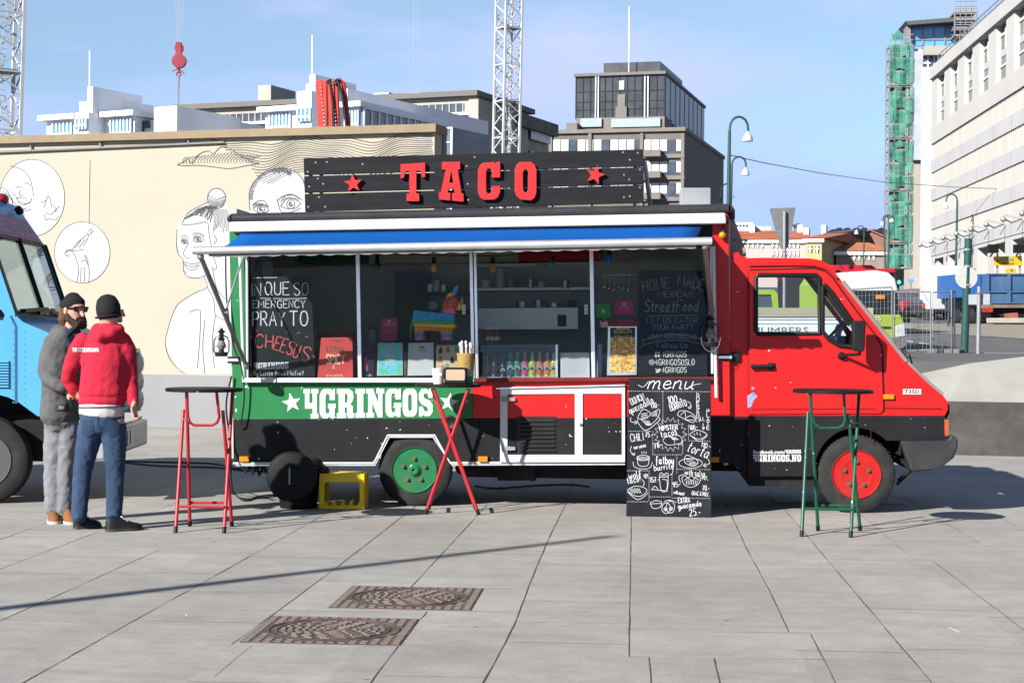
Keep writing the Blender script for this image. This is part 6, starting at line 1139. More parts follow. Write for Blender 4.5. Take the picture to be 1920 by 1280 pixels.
b = M(); b.lathe((0, 0, 0), (0, 1, 0), tyre_prof(rr, .24), 48, cap=False); b.build('tyre', m_rubber, e, smooth=True)
b = M(); b.lathe((0, 0, 0), (0, 1, 0), [(0, rr * .63), (-.01, rr * .62), (.02, rr * .57), (.05, rr * .5), (.02, rr * .3), (0, rr * .2), (0, .001)], 32); b.build('rim', mat('steel_rim', (.1, .1, .095), .5, metal=.4, dirt=.5), e, smooth=True)
b = M(); b.box(xb, P['n'][0] - .1, .3, BW - .3, .35, zb); b.box(wc.x - .8, wc.x + .75, .4, .42, zb - .1, zb + .6); b.build('underbody', m_dark, bt)
b = M(); b.box(P['w0'][0] - .5, P['w0'][0] - .05, .1, BW - .1, P['w0'][1] - .3, P['w0'][1] - .02); b.build('dashboard', m_blackplastic, bt)
b = M(); b.box(xb, P['w0'][0] - 1.7, .05, BW - .05, zb, zroof - .05); b.build('cabin_partition', mat('van_inside', (.16, .22, .3), .7), bt)

# ------------------------------------------------------------------ people
def blob(name, tubes, voxel, m, parent, disp=0.0, dscale=.08, it=6, seed=0):
    """one continuous surface grown round a set of limbs: (path, radii[, side])"""
    b = M()
    for tb in tubes:
        path, rs = [V(p) for p in tb[0]], tb[1]; side = tb[2] if len(tb) > 2 else None
        rs = [r if isinstance(r, (tuple, list)) else (r, r) for r in rs]
        d0 = (path[0] - path[1]).normalized(); d1 = (path[-1] - path[-2]).normalized(); r0 = min(rs[0]); r1 = min(rs[-1])
        P_ = [path[0] + d0 * r0 * .75, path[0] + d0 * r0 * .45] + path + [path[-1] + d1 * r1 * .45, path[-1] + d1 * r1 * .75]
        sc = lambda r, k: (r[0] * k, r[1] * k)
        R_ = [sc(rs[0], .35), sc(rs[0], .8)] + rs + [sc(rs[-1], .8), sc(rs[-1], .35)]
        b.tube(P_, R_, 16, side=side)
    o = b.build(name, m, None)
    md = o.modifiers.new('r', 'REMESH'); md.mode = 'VOXEL'; md.voxel_size = voxel; md.use_smooth_shade = True
    sm = o.modifiers.new('s', 'SMOOTH'); sm.iterations = it; sm.factor = .5
    if disp:
        tx = bpy.data.textures.new(name + '_folds', 'CLOUDS'); tx.noise_scale = dscale; tx.noise_depth = 2
        dm = o.modifiers.new('d', 'DISPLACE'); dm.texture = tx; dm.strength = disp; dm.mid_level = .5; dm.texture_coords = 'LOCAL'
    dg = bpy.context.evaluated_depsgraph_get(); me = bpy.data.meshes.new_from_object(o.evaluated_get(dg)); o.modifiers.clear(); old = o.data; o.data = me; me.name = name; bpy.data.meshes.remove(old)
    me.polygons.foreach_set('use_smooth', [True] * len(me.polygons)); o.parent = parent
    return o
m_skin = mat('skin', (.55, .3, .22), .5, var=.08, scale=12)
m_knit = mat('black_knit', (.015, .015, .016), .95, var=.3, scale=40, bump=.6, bscale=160, stretch=(3, 3, .6))
def hand_tubes(w, d, side, r=.009, curl=.6):
    """palm and five bent fingers starting at wrist w, pointing along d, knuckles spread along side"""
    w = V(w); d = V(d).normalized(); s = V(side).normalized(); n = d.cross(s).normalized(); T = [([w, w + d * .05, w + d * .085], [(.028, .018), (.04, .017), (.038, .015)], s)]
    for i, (L, o) in enumerate(((.07, -.03), (.08, -.01), (.075, .011), (.058, .031))):
        k = w + d * .085 + s * o; p1 = k + (d * math.cos(curl * .5) + n * math.sin(curl * .5)) * L * .45; p2 = p1 + (d * math.cos(curl * 1.4) + n * math.sin(curl * 1.4)) * L * .33; p3 = p2 + (d * math.cos(curl * 2.2) + n * math.sin(curl * 2.2)) * L * .25
        T.append(([k, p1, p2, p3], [r, r * .95, r * .88, r * .75]))
    k = w + d * .025 - s * .034; p1 = k + (d * .7 - s * .6 + n * .3).normalized() * .04; T.append(([k, p1, p1 + (d * .9 + n * .45).normalized() * .032], [r * 1.2, r * 1.05, r * .85])); return T
def shoe(parent, heel, toe, m, msole, w=.048, h=.085, name='shoe'):
    a, c = V(heel), V(toe); d = (c - a); L = d.length; d.normalize(); s = V((-d.y, d.x, 0))
    def sec(t, ww, hh, z0=.018): p = a + d * (L * t); return [p + s * ww * math.cos(q) + V((0, 0, z0 + hh * max(0, math.sin(q)))) for q in [math.pi * i / 10 for i in range(11)]]
    b = M(); secs = [sec(0, w * .45, h * .9), sec(.05, w * .72, h * 1.15), sec(.2, w * .82, h * 1.2), sec(.38, w * .86, h * 1.02), sec(.55, w * .98, h * .74), sec(.75, w * 1.05, h * .56), sec(.92, w * .8, h * .42), sec(1.0, w * .35, h * .22)]
    n = 11; b.add([p for q in secs for p in q], [(i * n + j, i * n + j + 1, (i + 1) * n + j + 1, (i + 1) * n + j) for i in range(7) for j in range(n - 1)] + [tuple(range(n)), tuple(range(7 * n, 8 * n))])
    o = b.build(name, m, parent, smooth=60)
    b = M(); loop = [(0, .5), (.04, .8), (.2, .9), (.4, .88), (.58, 1.02), (.76, 1.1), (.93, .85), (1.01, .4)]
    ring = [a + d * L * t + s * w * k * 1.05 for t, k in loop] + [a + d * L * t - s * w * k * 1.05 for t, k in reversed(loop)]
    k = len(ring); b.add([V((p.x, p.y, .001)) for p in ring] + [V((p.x, p.y, .024)) for p in ring], [tuple(range(k - 1, -1, -1)), tuple(range(k, 2 * k))] + [(i, (i + 1) % k, k + (i + 1) % k, k + i) for i in range(k)])
    b.build('sole', msole, o, smooth=50)
    return o, a, d, s, L
X = (1, 0, 0)
# man in the red hoodie, seen from behind
F1 = Fr(gp(205, 994), 0.0); pr = F1.thing('person', 'man in red hoodie, blue jeans and black beanie standing with his back turned', 'person'); J1 = F1.L
m_hood = mat('red_fleece', (.5, .018, .045), .95, var=.08, scale=12, bump=.5, bscale=260)
m_jean = mat('blue_denim', (.03, .056, .11), .9, var=.3, scale=9, bump=.5, bscale=350, stretch=(1, 1, .35))
rh = J1(251, 757, -.03)
tub = [([J1(204, 604, -.01), J1(204, 580, 0), J1(204, 572, 0)], [(.07, .075), (.08, .095), (.066, .078)], X), ([J1(203, 628, .01), J1(204, 600, .02)], [.065, .06]), ([J1(226, 601, .07), J1(220, 596, .08), J1(216, 588, .09)], [.02, .035, .04]), ([J1(229, 582, .01), J1(229, 590, .015)], [(.014, .028), (.01, .02)], X),
    ([J1(230, 586, .1), J1(233, 592, .1)], [.012, .012]),
    ([J1(192, 770), J1(195, 720), J1(197, 680), J1(199, 645), J1(201, 622)], [(.15, .1), (.15, .1), (.155, .1), (.15, .09), (.08, .07)], X),
    ([J1(155, 642), J1(128, 704, .06), J1(150, 744, .1)], [.045, .038, .03]), ([J1(230, 642), J1(244, 704, .06), rh], [.045, .038, .028]),
    ([J1(170, 790), J1(154, 879, .02), J1(148, 972)], [.085, .055, .04]), ([J1(213, 790), J1(215, 879, .02), J1(214, 976)], [.085, .055, .04])]
tub += hand_tubes(rh, (.08, -.02, -1), (.3, .95, 0), curl=1.1) + hand_tubes(J1(150, 744, .1), (.6, .5, -.5), (0, .6, .8))
blob('body', tub, .007, m_skin, pr, it=3)
hood_o = blob('hoodie', [([J1(192, 752), J1(193, 735), J1(195, 700), J1(197, 668), J1(199, 642), J1(201, 622)], [(.172, .122), (.182, .13), (.174, .127), (.176, .124), (.162, .112), (.085, .085)], X),
    ([J1(157, 637), J1(146, 655, .01), J1(130, 695, .05), J1(128, 710, .07), J1(140, 731, .1), J1(150, 744, .12)], [.07, .07, .058, .058, .05, .042]),
    ([J1(229, 637), J1(238, 655, .01), J1(243, 700, .05), J1(246, 722, .04), J1(248, 745, 0), J1(250, 757, -.02)], [.07, .07, .059, .054, .046, .04]),
    ([J1(180, 624, -.04), J1(184, 617, .02)], [.05, .05]), ([J1(224, 620, .0), J1(222, 615, .04)], [.04, .04]),
    ([J1(176, 624, -.07), J1(190, 630, -.11), J1(210, 624, -.1), J1(227, 617, -.05)], [(.04, .04), (.058, .05), (.05, .045), (.035, .035)]),
    ([J1(182, 617, -.02), J1(200, 613, -.06), J1(222, 613, -.02)], [.035, .038, .028])], .011, m_hood, pr, disp=.016, dscale=.07, it=5)
blob('hem_band', [([J1(191, 756), J1(191, 749)], [(.178, .13), (.182, .134)], X)], .011, m_hood, pr, it=3)
m_tee = mat('grey_marl', (.5, .48, .46), .95, var=.08)
blob('shirt', [([J1(190, 776), J1(191, 757)], [(.17, .128), (.172, .13)], X)], .011, m_tee, pr, disp=.008, it=3)
b = M(); b.tube([F1.L(191, 762, 0) + V((.176 * math.cos(a), .133 * math.sin(a), .006 * math.cos(a))) for a in [2 * math.pi * i / 40 for i in range(41)]], .004, 6); b.build('shirt_stripe', mat('navy_stripe', (.03, .04, .1), .9), pr)
blob('jeans', [([J1(190, 775), J1(190, 795)], [(.165, .122), (.165, .122)], X), ([J1(171, 800), J1(164, 835, .01), J1(155, 880, .02), J1(151, 925, .01), J1(148, 970)], [.1, .09, .072, .066, .058]), ([J1(212, 800), J1(215, 835, .01), J1(216, 880, .02), J1(215, 925, .01), J1(214, 974)], [.1, .09, .072, .066, .058])], .011, m_jean, pr, disp=.013, dscale=.04, it=4)
blob('beanie', [([J1(203, 589, -.01), J1(203, 576), J1(201, 568)], [(.088, .105), (.094, .108), (.086, .1)], X)], .009, m_knit, pr, it=4)
b = M(); b.tube([F1.L(203, 593, -.005) + V((.092 * math.cos(a), .107 * math.sin(a), .012 * math.cos(a))) for a in [2 * math.pi * i / 40 for i in range(41)]], .007, 8); b.build('beanie_cuff', m_knit, pr, smooth=True)
b = M()                                     # back print, laid round the back of the hoodie
vs, fs = font_tris('THE LITTLE BOYS MAFIA', 0, 0, .7, bold=.05); x1 = max(v[0] for v in vs)
def backpt(v):
    px, py = 139 + 54 * v[0] / x1, 659 + 7 * v[1] / .7; q = F1.L(px, py, 0); h_ = hood_o.ray_cast(V((q.x, -1, q.z)), V((0, 1, 0))); return (q.x, (h_[1].y if h_[0] else -.14) - .004, q.z)
b.add([backpt(v) for v in vs], fs); o = b.build('lettering', m_letter, pr, fix=False)
jeans_o = [c for c in pr.children if c.name.startswith('jeans')][0]; m_jp = mat('denim_pocket', (.023, .044, .09), .9, var=.2, scale=12)
for x in (158, 204): patch(jeans_o, F1, [(x, x + 24, 787), (x, x + 24, 800), (x + 1, x + 23, 812), (x + 9, x + 15, 818)]).build('back_pocket', m_jp, pr, smooth=60)
for x0, x1, y0, y1 in ((190, 191, 779, 812), (186, 192, 812, 830)): patch(jeans_o, F1, [(x0, x0 + 1.4, y0), ((x0 + x1) / 2, (x0 + x1) / 2 + 1.4, (y0 + y1) / 2), (x1, x1 + 1.4, y1)], 2, .003).build('seam', m_jp, pr)
m_hs = mat('hoodie_seam', (.36, .012, .03), .95)
for pts in ([(166, 168, 636), (161, 163, 660), (160, 162, 690), (163, 165, 720)], [(221, 223, 636), (226, 228, 660), (227, 229, 690), (226, 228, 720)]): patch(hood_o, F1, pts, 2, .002).build('seam', m_hs, pr)
patch(hood_o, F1, [(150, 236, 738), (150, 236, 741)], 24, .002).build('seam', m_hs, pr)
m_shoe = mat('black_shoe', (.012, .013, .014), .55, var=.3); m_sole = mat('dark_sole', (.05, .05, .05), .8)
for hx, hy, tx, ty in ((139, 992, 189, 989), (199, 997, 266, 993)):
    h_, t_ = F1.G(hx, hy), F1.G(tx, ty); h_.z = t_.z = 0; o, a, d, s, L = shoe(pr, h_, t_, m_shoe, m_sole)
    b = M()
    for i in range(4): p = a + d * L * (.42 + .07 * i) + V((0, 0, .105 - .014 * i)); b.tube([p - s * .025, p + V((0, 0, .006)), p + s * .025], .004, 6)
    b.build('laces', m_white, o)

# man in the grey jacket, turned towards the viewer
F2 = Fr(gp(112, 978), 0.0); p2 = F2.thing('person', 'bearded man in grey jacket, sunglasses and black beanie standing beside the blue van', 'person'); J2 = F2.L
fd = V((.75, -.62, -.06)).normalized(); sd_ = V((.62, .75, 0)).normalized(); hc = J2(139, 581)
lh, rh2 = J2(122, 727, -.14), J2(142, 727, .05)
tub = [([hc + V((0, 0, -.085)) + fd * .03, hc + V((0, 0, -.03)) + fd * .012, hc + V((0, 0, .03)), hc + V((0, 0, .055))], [(.05, .055), (.072, .088), (.077, .095), (.058, .07)], sd_), ([J2(130, 628, .02), hc + V((0, 0, -.08)) - fd * .02], [.06, .055]),
    ([hc + fd * .088 + V((0, 0, .0)), hc + fd * .118 + V((0, 0, -.038))], [.013, .017]), ([hc - sd_ * .082 + V((0, 0, .01)), hc - sd_ * .084 + V((0, 0, -.03))], [(.012, .022), (.01, .016)], sd_), ([hc + sd_ * .08 + V((0, 0, .01)), hc + sd_ * .082 + V((0, 0, -.03))], [(.012, .022), (.01, .016)], sd_),
    ([hc + fd * .085 - sd_ * .03 + V((0, 0, -.07)), hc + fd * .085 + sd_ * .03 + V((0, 0, -.07))], [.012, .012]),
    ([J2(116, 775), J2(114, 720), J2(114, 670), J2(118, 640), J2(124, 622)], [(.12, .09), (.12, .09), (.12, .09), (.1, .07), (.06, .055)], sd_),
    ([J2(101, 655, -.04), J2(88, 697, -.09), lh], [.03, .032, .026]), ([J2(134, 655, .08), J2(146, 697, .12), rh2], [.03, .032, .026]),
    ([J2(107, 785), J2(100, 868), J2(100, 958)], [.085, .055, .04]), ([J2(127, 785), J2(123, 868), J2(120, 962)], [.085, .055, .04])]
tub += hand_tubes(lh, (.8, -.5, -.4), (0, 0, 1)) + hand_tubes(rh2, (-.3, -.8, -.4), (0, 0, 1))
blob('body', tub, .0065, m_skin, p2, it=3)
m_jack = mat('grey_jacket', (.1, .1, .1), .85, var=.12, scale=6, bump=.3, bscale=200)
jack_o = blob('jacket', [([J2(116, 781), J2(116, 760), J2(115, 715), J2(114, 680), J2(115, 650), J2(121, 626)], [(.185, .14), (.178, .135), (.165, .13), (.17, .13), (.155, .115), (.09, .085)], sd_),
    ([J2(99, 641, -.03), J2(91, 668, -.06), J2(86, 695, -.09), J2(92, 710, -.13), J2(108, 722, -.17), J2(120, 727, -.17)], [.07, .07, .066, .062, .055, .05]),
    ([J2(137, 641, .1), J2(144, 668, .12), J2(149, 695, .12), J2(143, 727, .08)], [.07, .07, .064, .05]),
    ([J2(103, 627, .06), J2(112, 622, .1), J2(124, 618, .11)], [.055, .065, .05]), ([J2(101, 632, -.02), J2(106, 622, .03)], [.045, .045])], .011, m_jack, p2, disp=.018, dscale=.06, it=4)
m_js = mat('jacket_seam', (.06, .06, .06), .9); patch(jack_o, F2, [(113, 137, 757), (112, 136, 768)], 8, .006).build('pocket_flap', m_js, p2, smooth=60)
patch(jack_o, F2, [(120, 129, 759), (120, 129, 765)], 4, .01).build('pocket_tag', mat('tag_tan', (.4, .32, .24), .7), p2)
blob('shirt_collar', [([J2(126, 628, -.05), J2(136, 618, -.02), J2(146, 622, .04)], [.03, .03, .03])], .009, mat('navy_shirt', (.02, .03, .06), .9), p2, it=3)
m_trou = mat('grey_trousers', (.2, .2, .215), .9, var=.12, scale=10, bump=.4, bscale=200)
blob('trousers', [([J2(117, 775), J2(117, 792)], [(.155, .12), (.155, .12)], sd_), ([J2(107, 796), J2(103, 835), J2(100, 870), J2(100, 915), J2(100, 955)], [.098, .088, .076, .074, .068]), ([J2(128, 796), J2(126, 835), J2(123, 870), J2(121, 915), J2(119, 958)], [.098, .088, .076, .074, .068])], .011, m_trou, p2, disp=.018, dscale=.045, it=4)
ft = hc + V((0, 0, .052)) - fd * .014
blob('beanie', [([ft + V((0, 0, -.02)) - fd * .012, ft + V((0, 0, .02)) - fd * .01, ft + V((0, 0, .03)) - fd * .015], [(.092, .115), (.09, .11), (.066, .08)], sd_)], .008, m_knit, p2, it=3)
m_beard = mat('dark_beard', (.05, .03, .02), .95, var=.4, scale=60, bump=.8, bscale=200)
blob('beard', [([hc - sd_ * .074 + V((0, 0, -.02)), hc - sd_ * .066 + fd * .03 + V((0, 0, -.075)), hc - sd_ * .03 + fd * .075 + V((0, 0, -.115)), hc + sd_ * .03 + fd * .075 + V((0, 0, -.115)), hc + sd_ * .066 + fd * .03 + V((0, 0, -.075)), hc + sd_ * .074 + V((0, 0, -.02))], [.014, .026, .036, .036, .026, .014]), ([hc - sd_ * .04 + fd * .088 + V((0, 0, -.062)), hc + fd * .104 + V((0, 0, -.05)), hc + sd_ * .04 + fd * .088 + V((0, 0, -.062))], [.011, .011, .011])], .006, m_beard, p2, disp=.008, dscale=.02, it=2)
blob('hair', [([hc - fd * .06 - sd_ * .055 + V((0, 0, -.01)), hc - fd * .06 - sd_ * .06 + V((0, 0, -.08)), hc - fd * .055 - sd_ * .055 + V((0, 0, -.125))], [.035, .042, .025]), ([hc - fd * .07 + V((0, 0, -.02)), hc - fd * .075 + V((0, 0, -.12))], [.05, .04]), ([hc - fd * .06 + sd_ * .055, hc - fd * .05 + sd_ * .06 + V((0, 0, -.1))], [.035, .025])], .007, mat('brown_hair', (.13, .065, .03), .7, var=.4, scale=50, bump=.8, bscale=150, stretch=(3, 3, .3)), p2, disp=.01, dscale=.025, it=2)
b = M(); gc = hc + fd * .098 + V((0, 0, .008)); m_fr = mat('sunglass_frame', (.012, .009, .008), .2)
for k in (-1, 1):
    c = gc + sd_ * .036 * k - fd * .008
    P_ = [c + sd_ * (.03 * x) + V((0, 0, .021 * z)) for x, z in ((-.9, 1), (.9, 1), (1, .3), (.75, -.9), (-.75, -.9), (-1, .3))]; b.add([p for p in P_] + [p - fd * .008 for p in P_], [tuple(range(6)), tuple(range(11, 5, -1))] + [(i, (i + 1) % 6, 6 + (i + 1) % 6, 6 + i) for i in range(6)], 1)
    b.bar(c + sd_ * k * .03 + V((0, 0, .01)), hc + sd_ * k * .085 + V((0, 0, .012)), .006, .014, 0)
b.bar(gc - sd_ * .068 + V((0, 0, .02)) - fd * .006, gc + sd_ * .068 + V((0, 0, .02)) - fd * .006, .01, .008, 0); b.build('sunglasses', [m_fr, mat('brown_lens', (.1, .045, .02), .08)], p2)
m_bs = mat('brown_suede', (.22, .09, .035), .9); m_ws = mat('white_sole', (.6, .58, .54), .7)
for hx, hy, tx, ty in ((93, 974, 104, 983), (112, 976, 137, 984)):
    h_, t_ = F2.G(hx, hy - 4), F2.G(tx, ty); h_.z = t_.z = 0; d = (t_ - h_).normalized(); shoe(p2, t_ - d * .27, t_, m_bs, m_ws, w=.05)
# ------------------------------------------------------------------ buildings beyond the wall
def proj(p):
    d = V(p) - CAM; w = d.dot(_f); return (CXP + FPX * d.dot(_r) / w, CYP - FPX * d.dot(_u) / w)
def depth_for(fr, x, z, px, off=0.0):
    """how deep a side face must run so that its far edge is seen at px"""
    lo, hi = 0.1, 200.0
    s = 1 if proj(fr.W((x, off + 100, z)))[0] > proj(fr.W((x, off, z)))[0] else -1
    for _ in range(40):
        m = (lo + hi) / 2
        if (proj(fr.W((x, off + m, z)))[0] - px) * s < 0: lo = m
        else: hi = m
    return lo
def blk(b, fr, x0, x1, y0, y1=None, dep=10.0, off=0.0, mi=0):
    """a block whose front face (off) shows between pixels x0..x1, y0..y1 (y1 None: down to the ground)"""
    xm = (x0 + x1) / 2; za = fr.L(xm, y0, off).z; zb = -fr.O.z if y1 is None else fr.L(xm, y1, off).z
    a, c = fr.L(x0, y0, off).x, fr.L(x1, y0, off).x; b.box(a, c, off, off + dep, zb, za, mi); return a, c, zb, za
def far_frame(px, Y, yaw): p = at(px, 500, Y); p.z = 0; return Fr(p, yaw)
m_bw = mat('white_render', (1.3, 1.32, 1.36), .8, var=.04, scale=.2)
m_bg = mat('pale_grey_cladding', (1.15, 1.18, 1.22), .7, var=.06, scale=.3)
m_bglass = mat('blue_glazing', (.12, .38, .8), .15, var=.15, scale=.6, spec=.8)
m_dglass = mat('dark_glazing', (.06, .075, .095), .12, var=.35, scale=.5, spec=.7)
m_cconc = mat('weathered_concrete', (.4, .37, .33), .9, var=.12, scale=.35, dirt=.35, dirtc=(.18, .165, .15), stretch=(1, 1, .25))
m_metal = mat('grey_metal', (.3, .31, .32), .5, metal=.4)
def windows(t, fr, m, rects, off, dep=.25, name='window', mull=0, frm=None):
    for x0, x1, y0, y1 in rects:
        b = M(); a, c, zb, za = blk(b, fr, x0, x1, y0, y1, dep, off); o = b.build(name, m, t)
        if mull:
            k = M(); w = (c - a) / mull
            for i in range(mull + 1): k.box(a + i * w - .06, a + i * w + .06, off - .12, off + .02, zb, za)
            k.box(a, c, off - .1, off + .02, zb + (za - zb) * .28, zb + (za - zb) * .28 + .16); k.build('window_frame', frm or m_bw, o)
# white stepped building
def stepped(px, label, wing, tower, win, boxes, side):
    fr = far_frame(px, 150, -R(28)); t = fr.thing('stepped_building', label, 'building', 'white stepped buildings')
    b = M()
    for x0, x1, y0, dep, off in tower: blk(b, fr, x0, x1, y0, None, dep, off)
    b.build('tower', m_bw, t)
    for x0, x1, y0, dep, off in boxes: b = M(); blk(b, fr, x0, x1, y0, None, dep, off); b.build('block', m_bg, t)
    for x0, x1, y0, gx0, gx1, gy0, gy1, n in wing:
        b = M(); a, c, zb, za = blk(b, fr, x0, x1, y0 + 5, None, 14, .5); b.build('wing_wall', m_bw, t)
        b = M(); b.box(a - .45, c + .45, -.25, 15, za - .1, za + .35); b.build('cornice', m_bw, t)
        windows(t, fr, m_bglass, [(gx0, gx1, gy0, gy1)], .35, .3, mull=n)
    windows(t, fr, m_bglass, win, -1.75, .2, mull=3)
    return t, fr
t, fr = stepped(160, 'white stepped tower building with blue arched windows, farthest left above the wall', [(88, 141, 219, 100, 134, 231, 262, 5), (184, 252, 213, 208, 246, 224, 262, 6)], [(141, 166, 211, 6, -1.5), (149, 168, 191, 6, -.5), (164, 174, 163, 6.5, -.9), (174, 182, 180, 5, -.2)], [(143, 162, 222, 243)], [(205, 231, 189, 24, 3), (289, 331, 200, 9, 1)], 0)
b = M(); blk(b, fr, 252, 300, 226, 262, 12, 1.5); b.build('glass_gallery', m_dglass, t)
b = M(); p = fr.L(168, 163, 1.5); b.tube([p, p + V((0, 0, 3.2))], .06, 6); b.build('flagpole', m_bw, t)
t, fr = stepped(600, 'white stepped tower building with blue windows behind the red folded boom', [(498, 556, 203, 506, 544, 214, 250, 6), (645, 676, 195, 656, 672, 207, 245, 3)], [(557, 584, 171, 6, -1.5), (574, 586, 158, 6, -.8), (581, 591, 140, 6.5, -.9), (592, 600, 157, 5, -.2)], [(559, 582, 203, 228)], [(630, 652, 167, 26, 3)], 0)
xa = fr.L(677, 203, .5); dg = depth_for(fr, xa.x, xa.z, 846, .5); b = M(); b.box(xa.x, xa.x + .3, .5, .5 + dg, 0, xa.z); b.build('glass_side', mat('blue_grey_glass', (.13, .17, .25), .12, var=.3, scale=.4, spec=.8), t)
b = M()
for i in range(14): y = .5 + dg * i / 13; b.box(xa.x + .3, xa.x + .4, y - .1, y + .1, 0, xa.z)
b.box(xa.x + .25, xa.x + .5, .5, .5 + dg, xa.z - .1, xa.z + .25); b.build('side_mullions', m_bg, t)
b = M(); p = fr.L(585, 140, 1.5); b.tube([p, p + V((0, 0, 3.5))], .06, 6); b.build('flagpole', m_bw, t)

# long concrete office
fr = far_frame(700, 195, -R(22)); t = fr.thing('concrete_office', 'long weathered concrete office with ribbon windows behind the white stepped buildings', 'building')
b = M(); a, c, zb, za = blk(b, fr, 330, 892, 191, None, 16, 0); z = lambda y: fr.L(611, y, 0).z
dp = depth_for(fr, c, za, 1036)
b.box(c - 14, c - .5, 16, dp, 0, fr.L(892, 215, 0).z); b.build('body', m_cconc, t)
b = M(); b.box(a, c + .5, -.8, 17, za - .2, za + .4); b.build('roof_edge', mat('roof_edge', (.16, .15, .14), .8), t)
b = M(); q = fr.L(892, 186, 0).z; b.hexa([(c - .5, 12, q - 1.6), (c + .8, 12, q - 1.6), (c + .8, dp, q - 1.6), (c - .5, dp, q - 1.6)], [(c - .5, 12, q - .1), (c + .8, 12, q - .1), (c + .8, dp, q - .1), (c - .5, dp, q - .1)]); b.build('roof_overhang', mat('dark_concrete', (.16, .155, .145), .9, var=.2, scale=.5), t)
for y0, y1, full in ((206, 222, 1), (246, 258, 0), (276, 290, 0)):
    k = M(); k.box(a + 1, c - 1.5, -.06, .3, z(y1), z(y0)); o = k.build('ribbon_window', m_dglass, t); k = M(); n = 44
    for i in range(n + 1): x = a + 1 + (c - a - 2.5) * i / n; k.box(x - .07, x + .07, -.16, -.05, z(y1), z(y0))
    if not full:
        for i in range(0, n, 2): x = a + 1 + (c - a - 2.5) * i / n; k.box(x, x + (c - a) / n * .9, -.12, -.05, z(y1), z(y0))
    k.build('window_frame', m_cconc, o)
    k = M(); k.box(a, c, -.5, .1, z(y1) - .35, z(y1) - .06); k.build('sill_band', m_bw if full else m_cconc, t)
    k = M(); k.box(c - .5, c + .02, 17, dp - 1, z(y1) - 1.2, z(y0) - 1.2); o = k.build('ribbon_window', m_dglass, t); k = M()
    for i in range(20): y = 17 + (dp - 18) * i / 19; k.box(c, c + .1, y - .12, y + .12, z(y1) - 1.2, z(y0) - 1.2)
    k.build('window_frame', m_bw, o)
b = M(); a2, c2, _, _ = blk(b, fr, 879, 897, 186, None, 2, -1.4); b.build('pier', m_cconc, t)
b = M(); blk(b, fr, 484, 508, 160, 200, 6, 4); b.build('chimney', m_cconc, t)
b = M()
for x in (715, 775, 800): blk(b, fr, x - 14, x + 14, 174, 186, 3, 5)
p0, p1 = fr.L(400, 197, 3), fr.L(720, 178, 3); b.bar(p0, p1, .25); b.build('roof_plant', m_metal, t)

m_tc = mat('brown_grey_concrete', (.2, .18, .165), .9, var=.12, scale=.4)
# dark tower
fr = far_frame(1160, 320, -R(15)); t = fr.thing('dark_tower_block', 'dark office tower with black panels above a brown concrete base', 'building')
b = M(); a, c, zb, za = blk(b, fr, 1026, 1283, 248, None, 10, 0); dp = depth_for(fr, c, za, 1357); b.box(a, c, 10, dp, 0, za); b.build('base_block', mat('brown_concrete', (.16, .14, .125), .9, var=.15, scale=.3), t)
b = M(); b.box(a - .3, c + .3, -.6, dp, za - .1, za + .6); b.build('roof_edge', m_tc, t)
n = 16; k = M()
levels = [(262, 290), (303, 330), (343, 370)]
for y0, y1 in levels:
    for i in range(n):
        x0 = 1036 + 15.4 * i; 
        if (i % 5) != 4: pass
        o = M(); blk(o, fr, x0 + .8, x0 + 14.6, y0, y1 - 7, .3, -.2); o.build('window_panel', mat('white_blind', (.7, .72, .74), .6) if i % 4 != 2 else m_dglass, t)
    o = M(); blk(o, fr, 1034, 1281, y1 - 6.5, y1, .3, -.15); o.build('ribbon_window', m_dglass, t)
    o = M(); blk(o, fr, 1030, 1283, y1 + .5, y1 + 8, .9, -.55); o.build('floor_band', m_tc, t)
for x in (1032, 1106, 1203, 1280): b = M(); blk(b, fr, x - 3, x + 3, 250, None, .8, -.5); b.build('pier', m_tc, t)
for y in (281, 321, 361): b = M(); blk(b, fr, 1206, 1238, y, y + 12, 2.2, -2.3); b.build('balcony', m_tc, t)
b = M(); a, c, zb, za = blk(b, fr, 1080, 1246, 142, 222, 8, 5); du = depth_for(fr, c, za, 1321, 5); b.box(a, c, 13, 5 + du, zb, za); b.build('upper_block', mat('black_panel', (.035, .038, .045), .25, var=.4, scale=.5, spec=.6), t)
b = M(); b.box(a - .3, c + .3, 4.4, 5 + du, za, za + .55); b.box(a + 2, c - 2, 4.2, 6, zb - 1.2, zb); b.build('roof_edge', m_tc, t)
b = M()
for i in range(13): x = a + (c - a) * i / 12; b.box(x - .06, x + .06, 4.85, 5.0, zb, za)
for y in (171, 190, 205): z_ = fr.L(1160, y, 5).z; b.box(a, c, 4.88, 5.0, z_ - .05, z_ + .05)
b.build('panel_joints', mat('joint_black', (.012, .012, .014), .5), t)
for x in (1117, 1122, 1209, 1215): b = M(); blk(b, fr, x - .8, x + .8, 143, 222, .5, 4.6); b.build('white_pipe', m_bw, t)
b = M(); blk(b, fr, 1158, 1172, 177, 205, .5, 4.7); blk(b, fr, 1154, 1175, 200, 222, .9, 4.4, 1); blk(b, fr, 1161, 1170, 152, 168, .4, 4.75, 2); b.build('centre_bay', [m_tc, m_tc, m_bw], t)
b = M()
for i in range(9):
    y = 6 + du * i / 9; b.box(c, c + .12, y, y + du / 9 * .62, zb + .3, za - .3)
b.build('side_panels', mat('light_side_panel', (.45, .47, .5), .5), t)
b = M(); a3, c3, _, z3 = blk(b, fr, 1132, 1238, 117, 145, 26, 8); b.build('penthouse', mat('penthouse_grey', (.06, .065, .075), .4, var=.3, scale=.4), t)
b = M(); p = fr.L(1179, 136, 6); b.tube([p, p + V((0, 0, 12.6))], .1, 6); b.build('flagpole', m_bw, t)
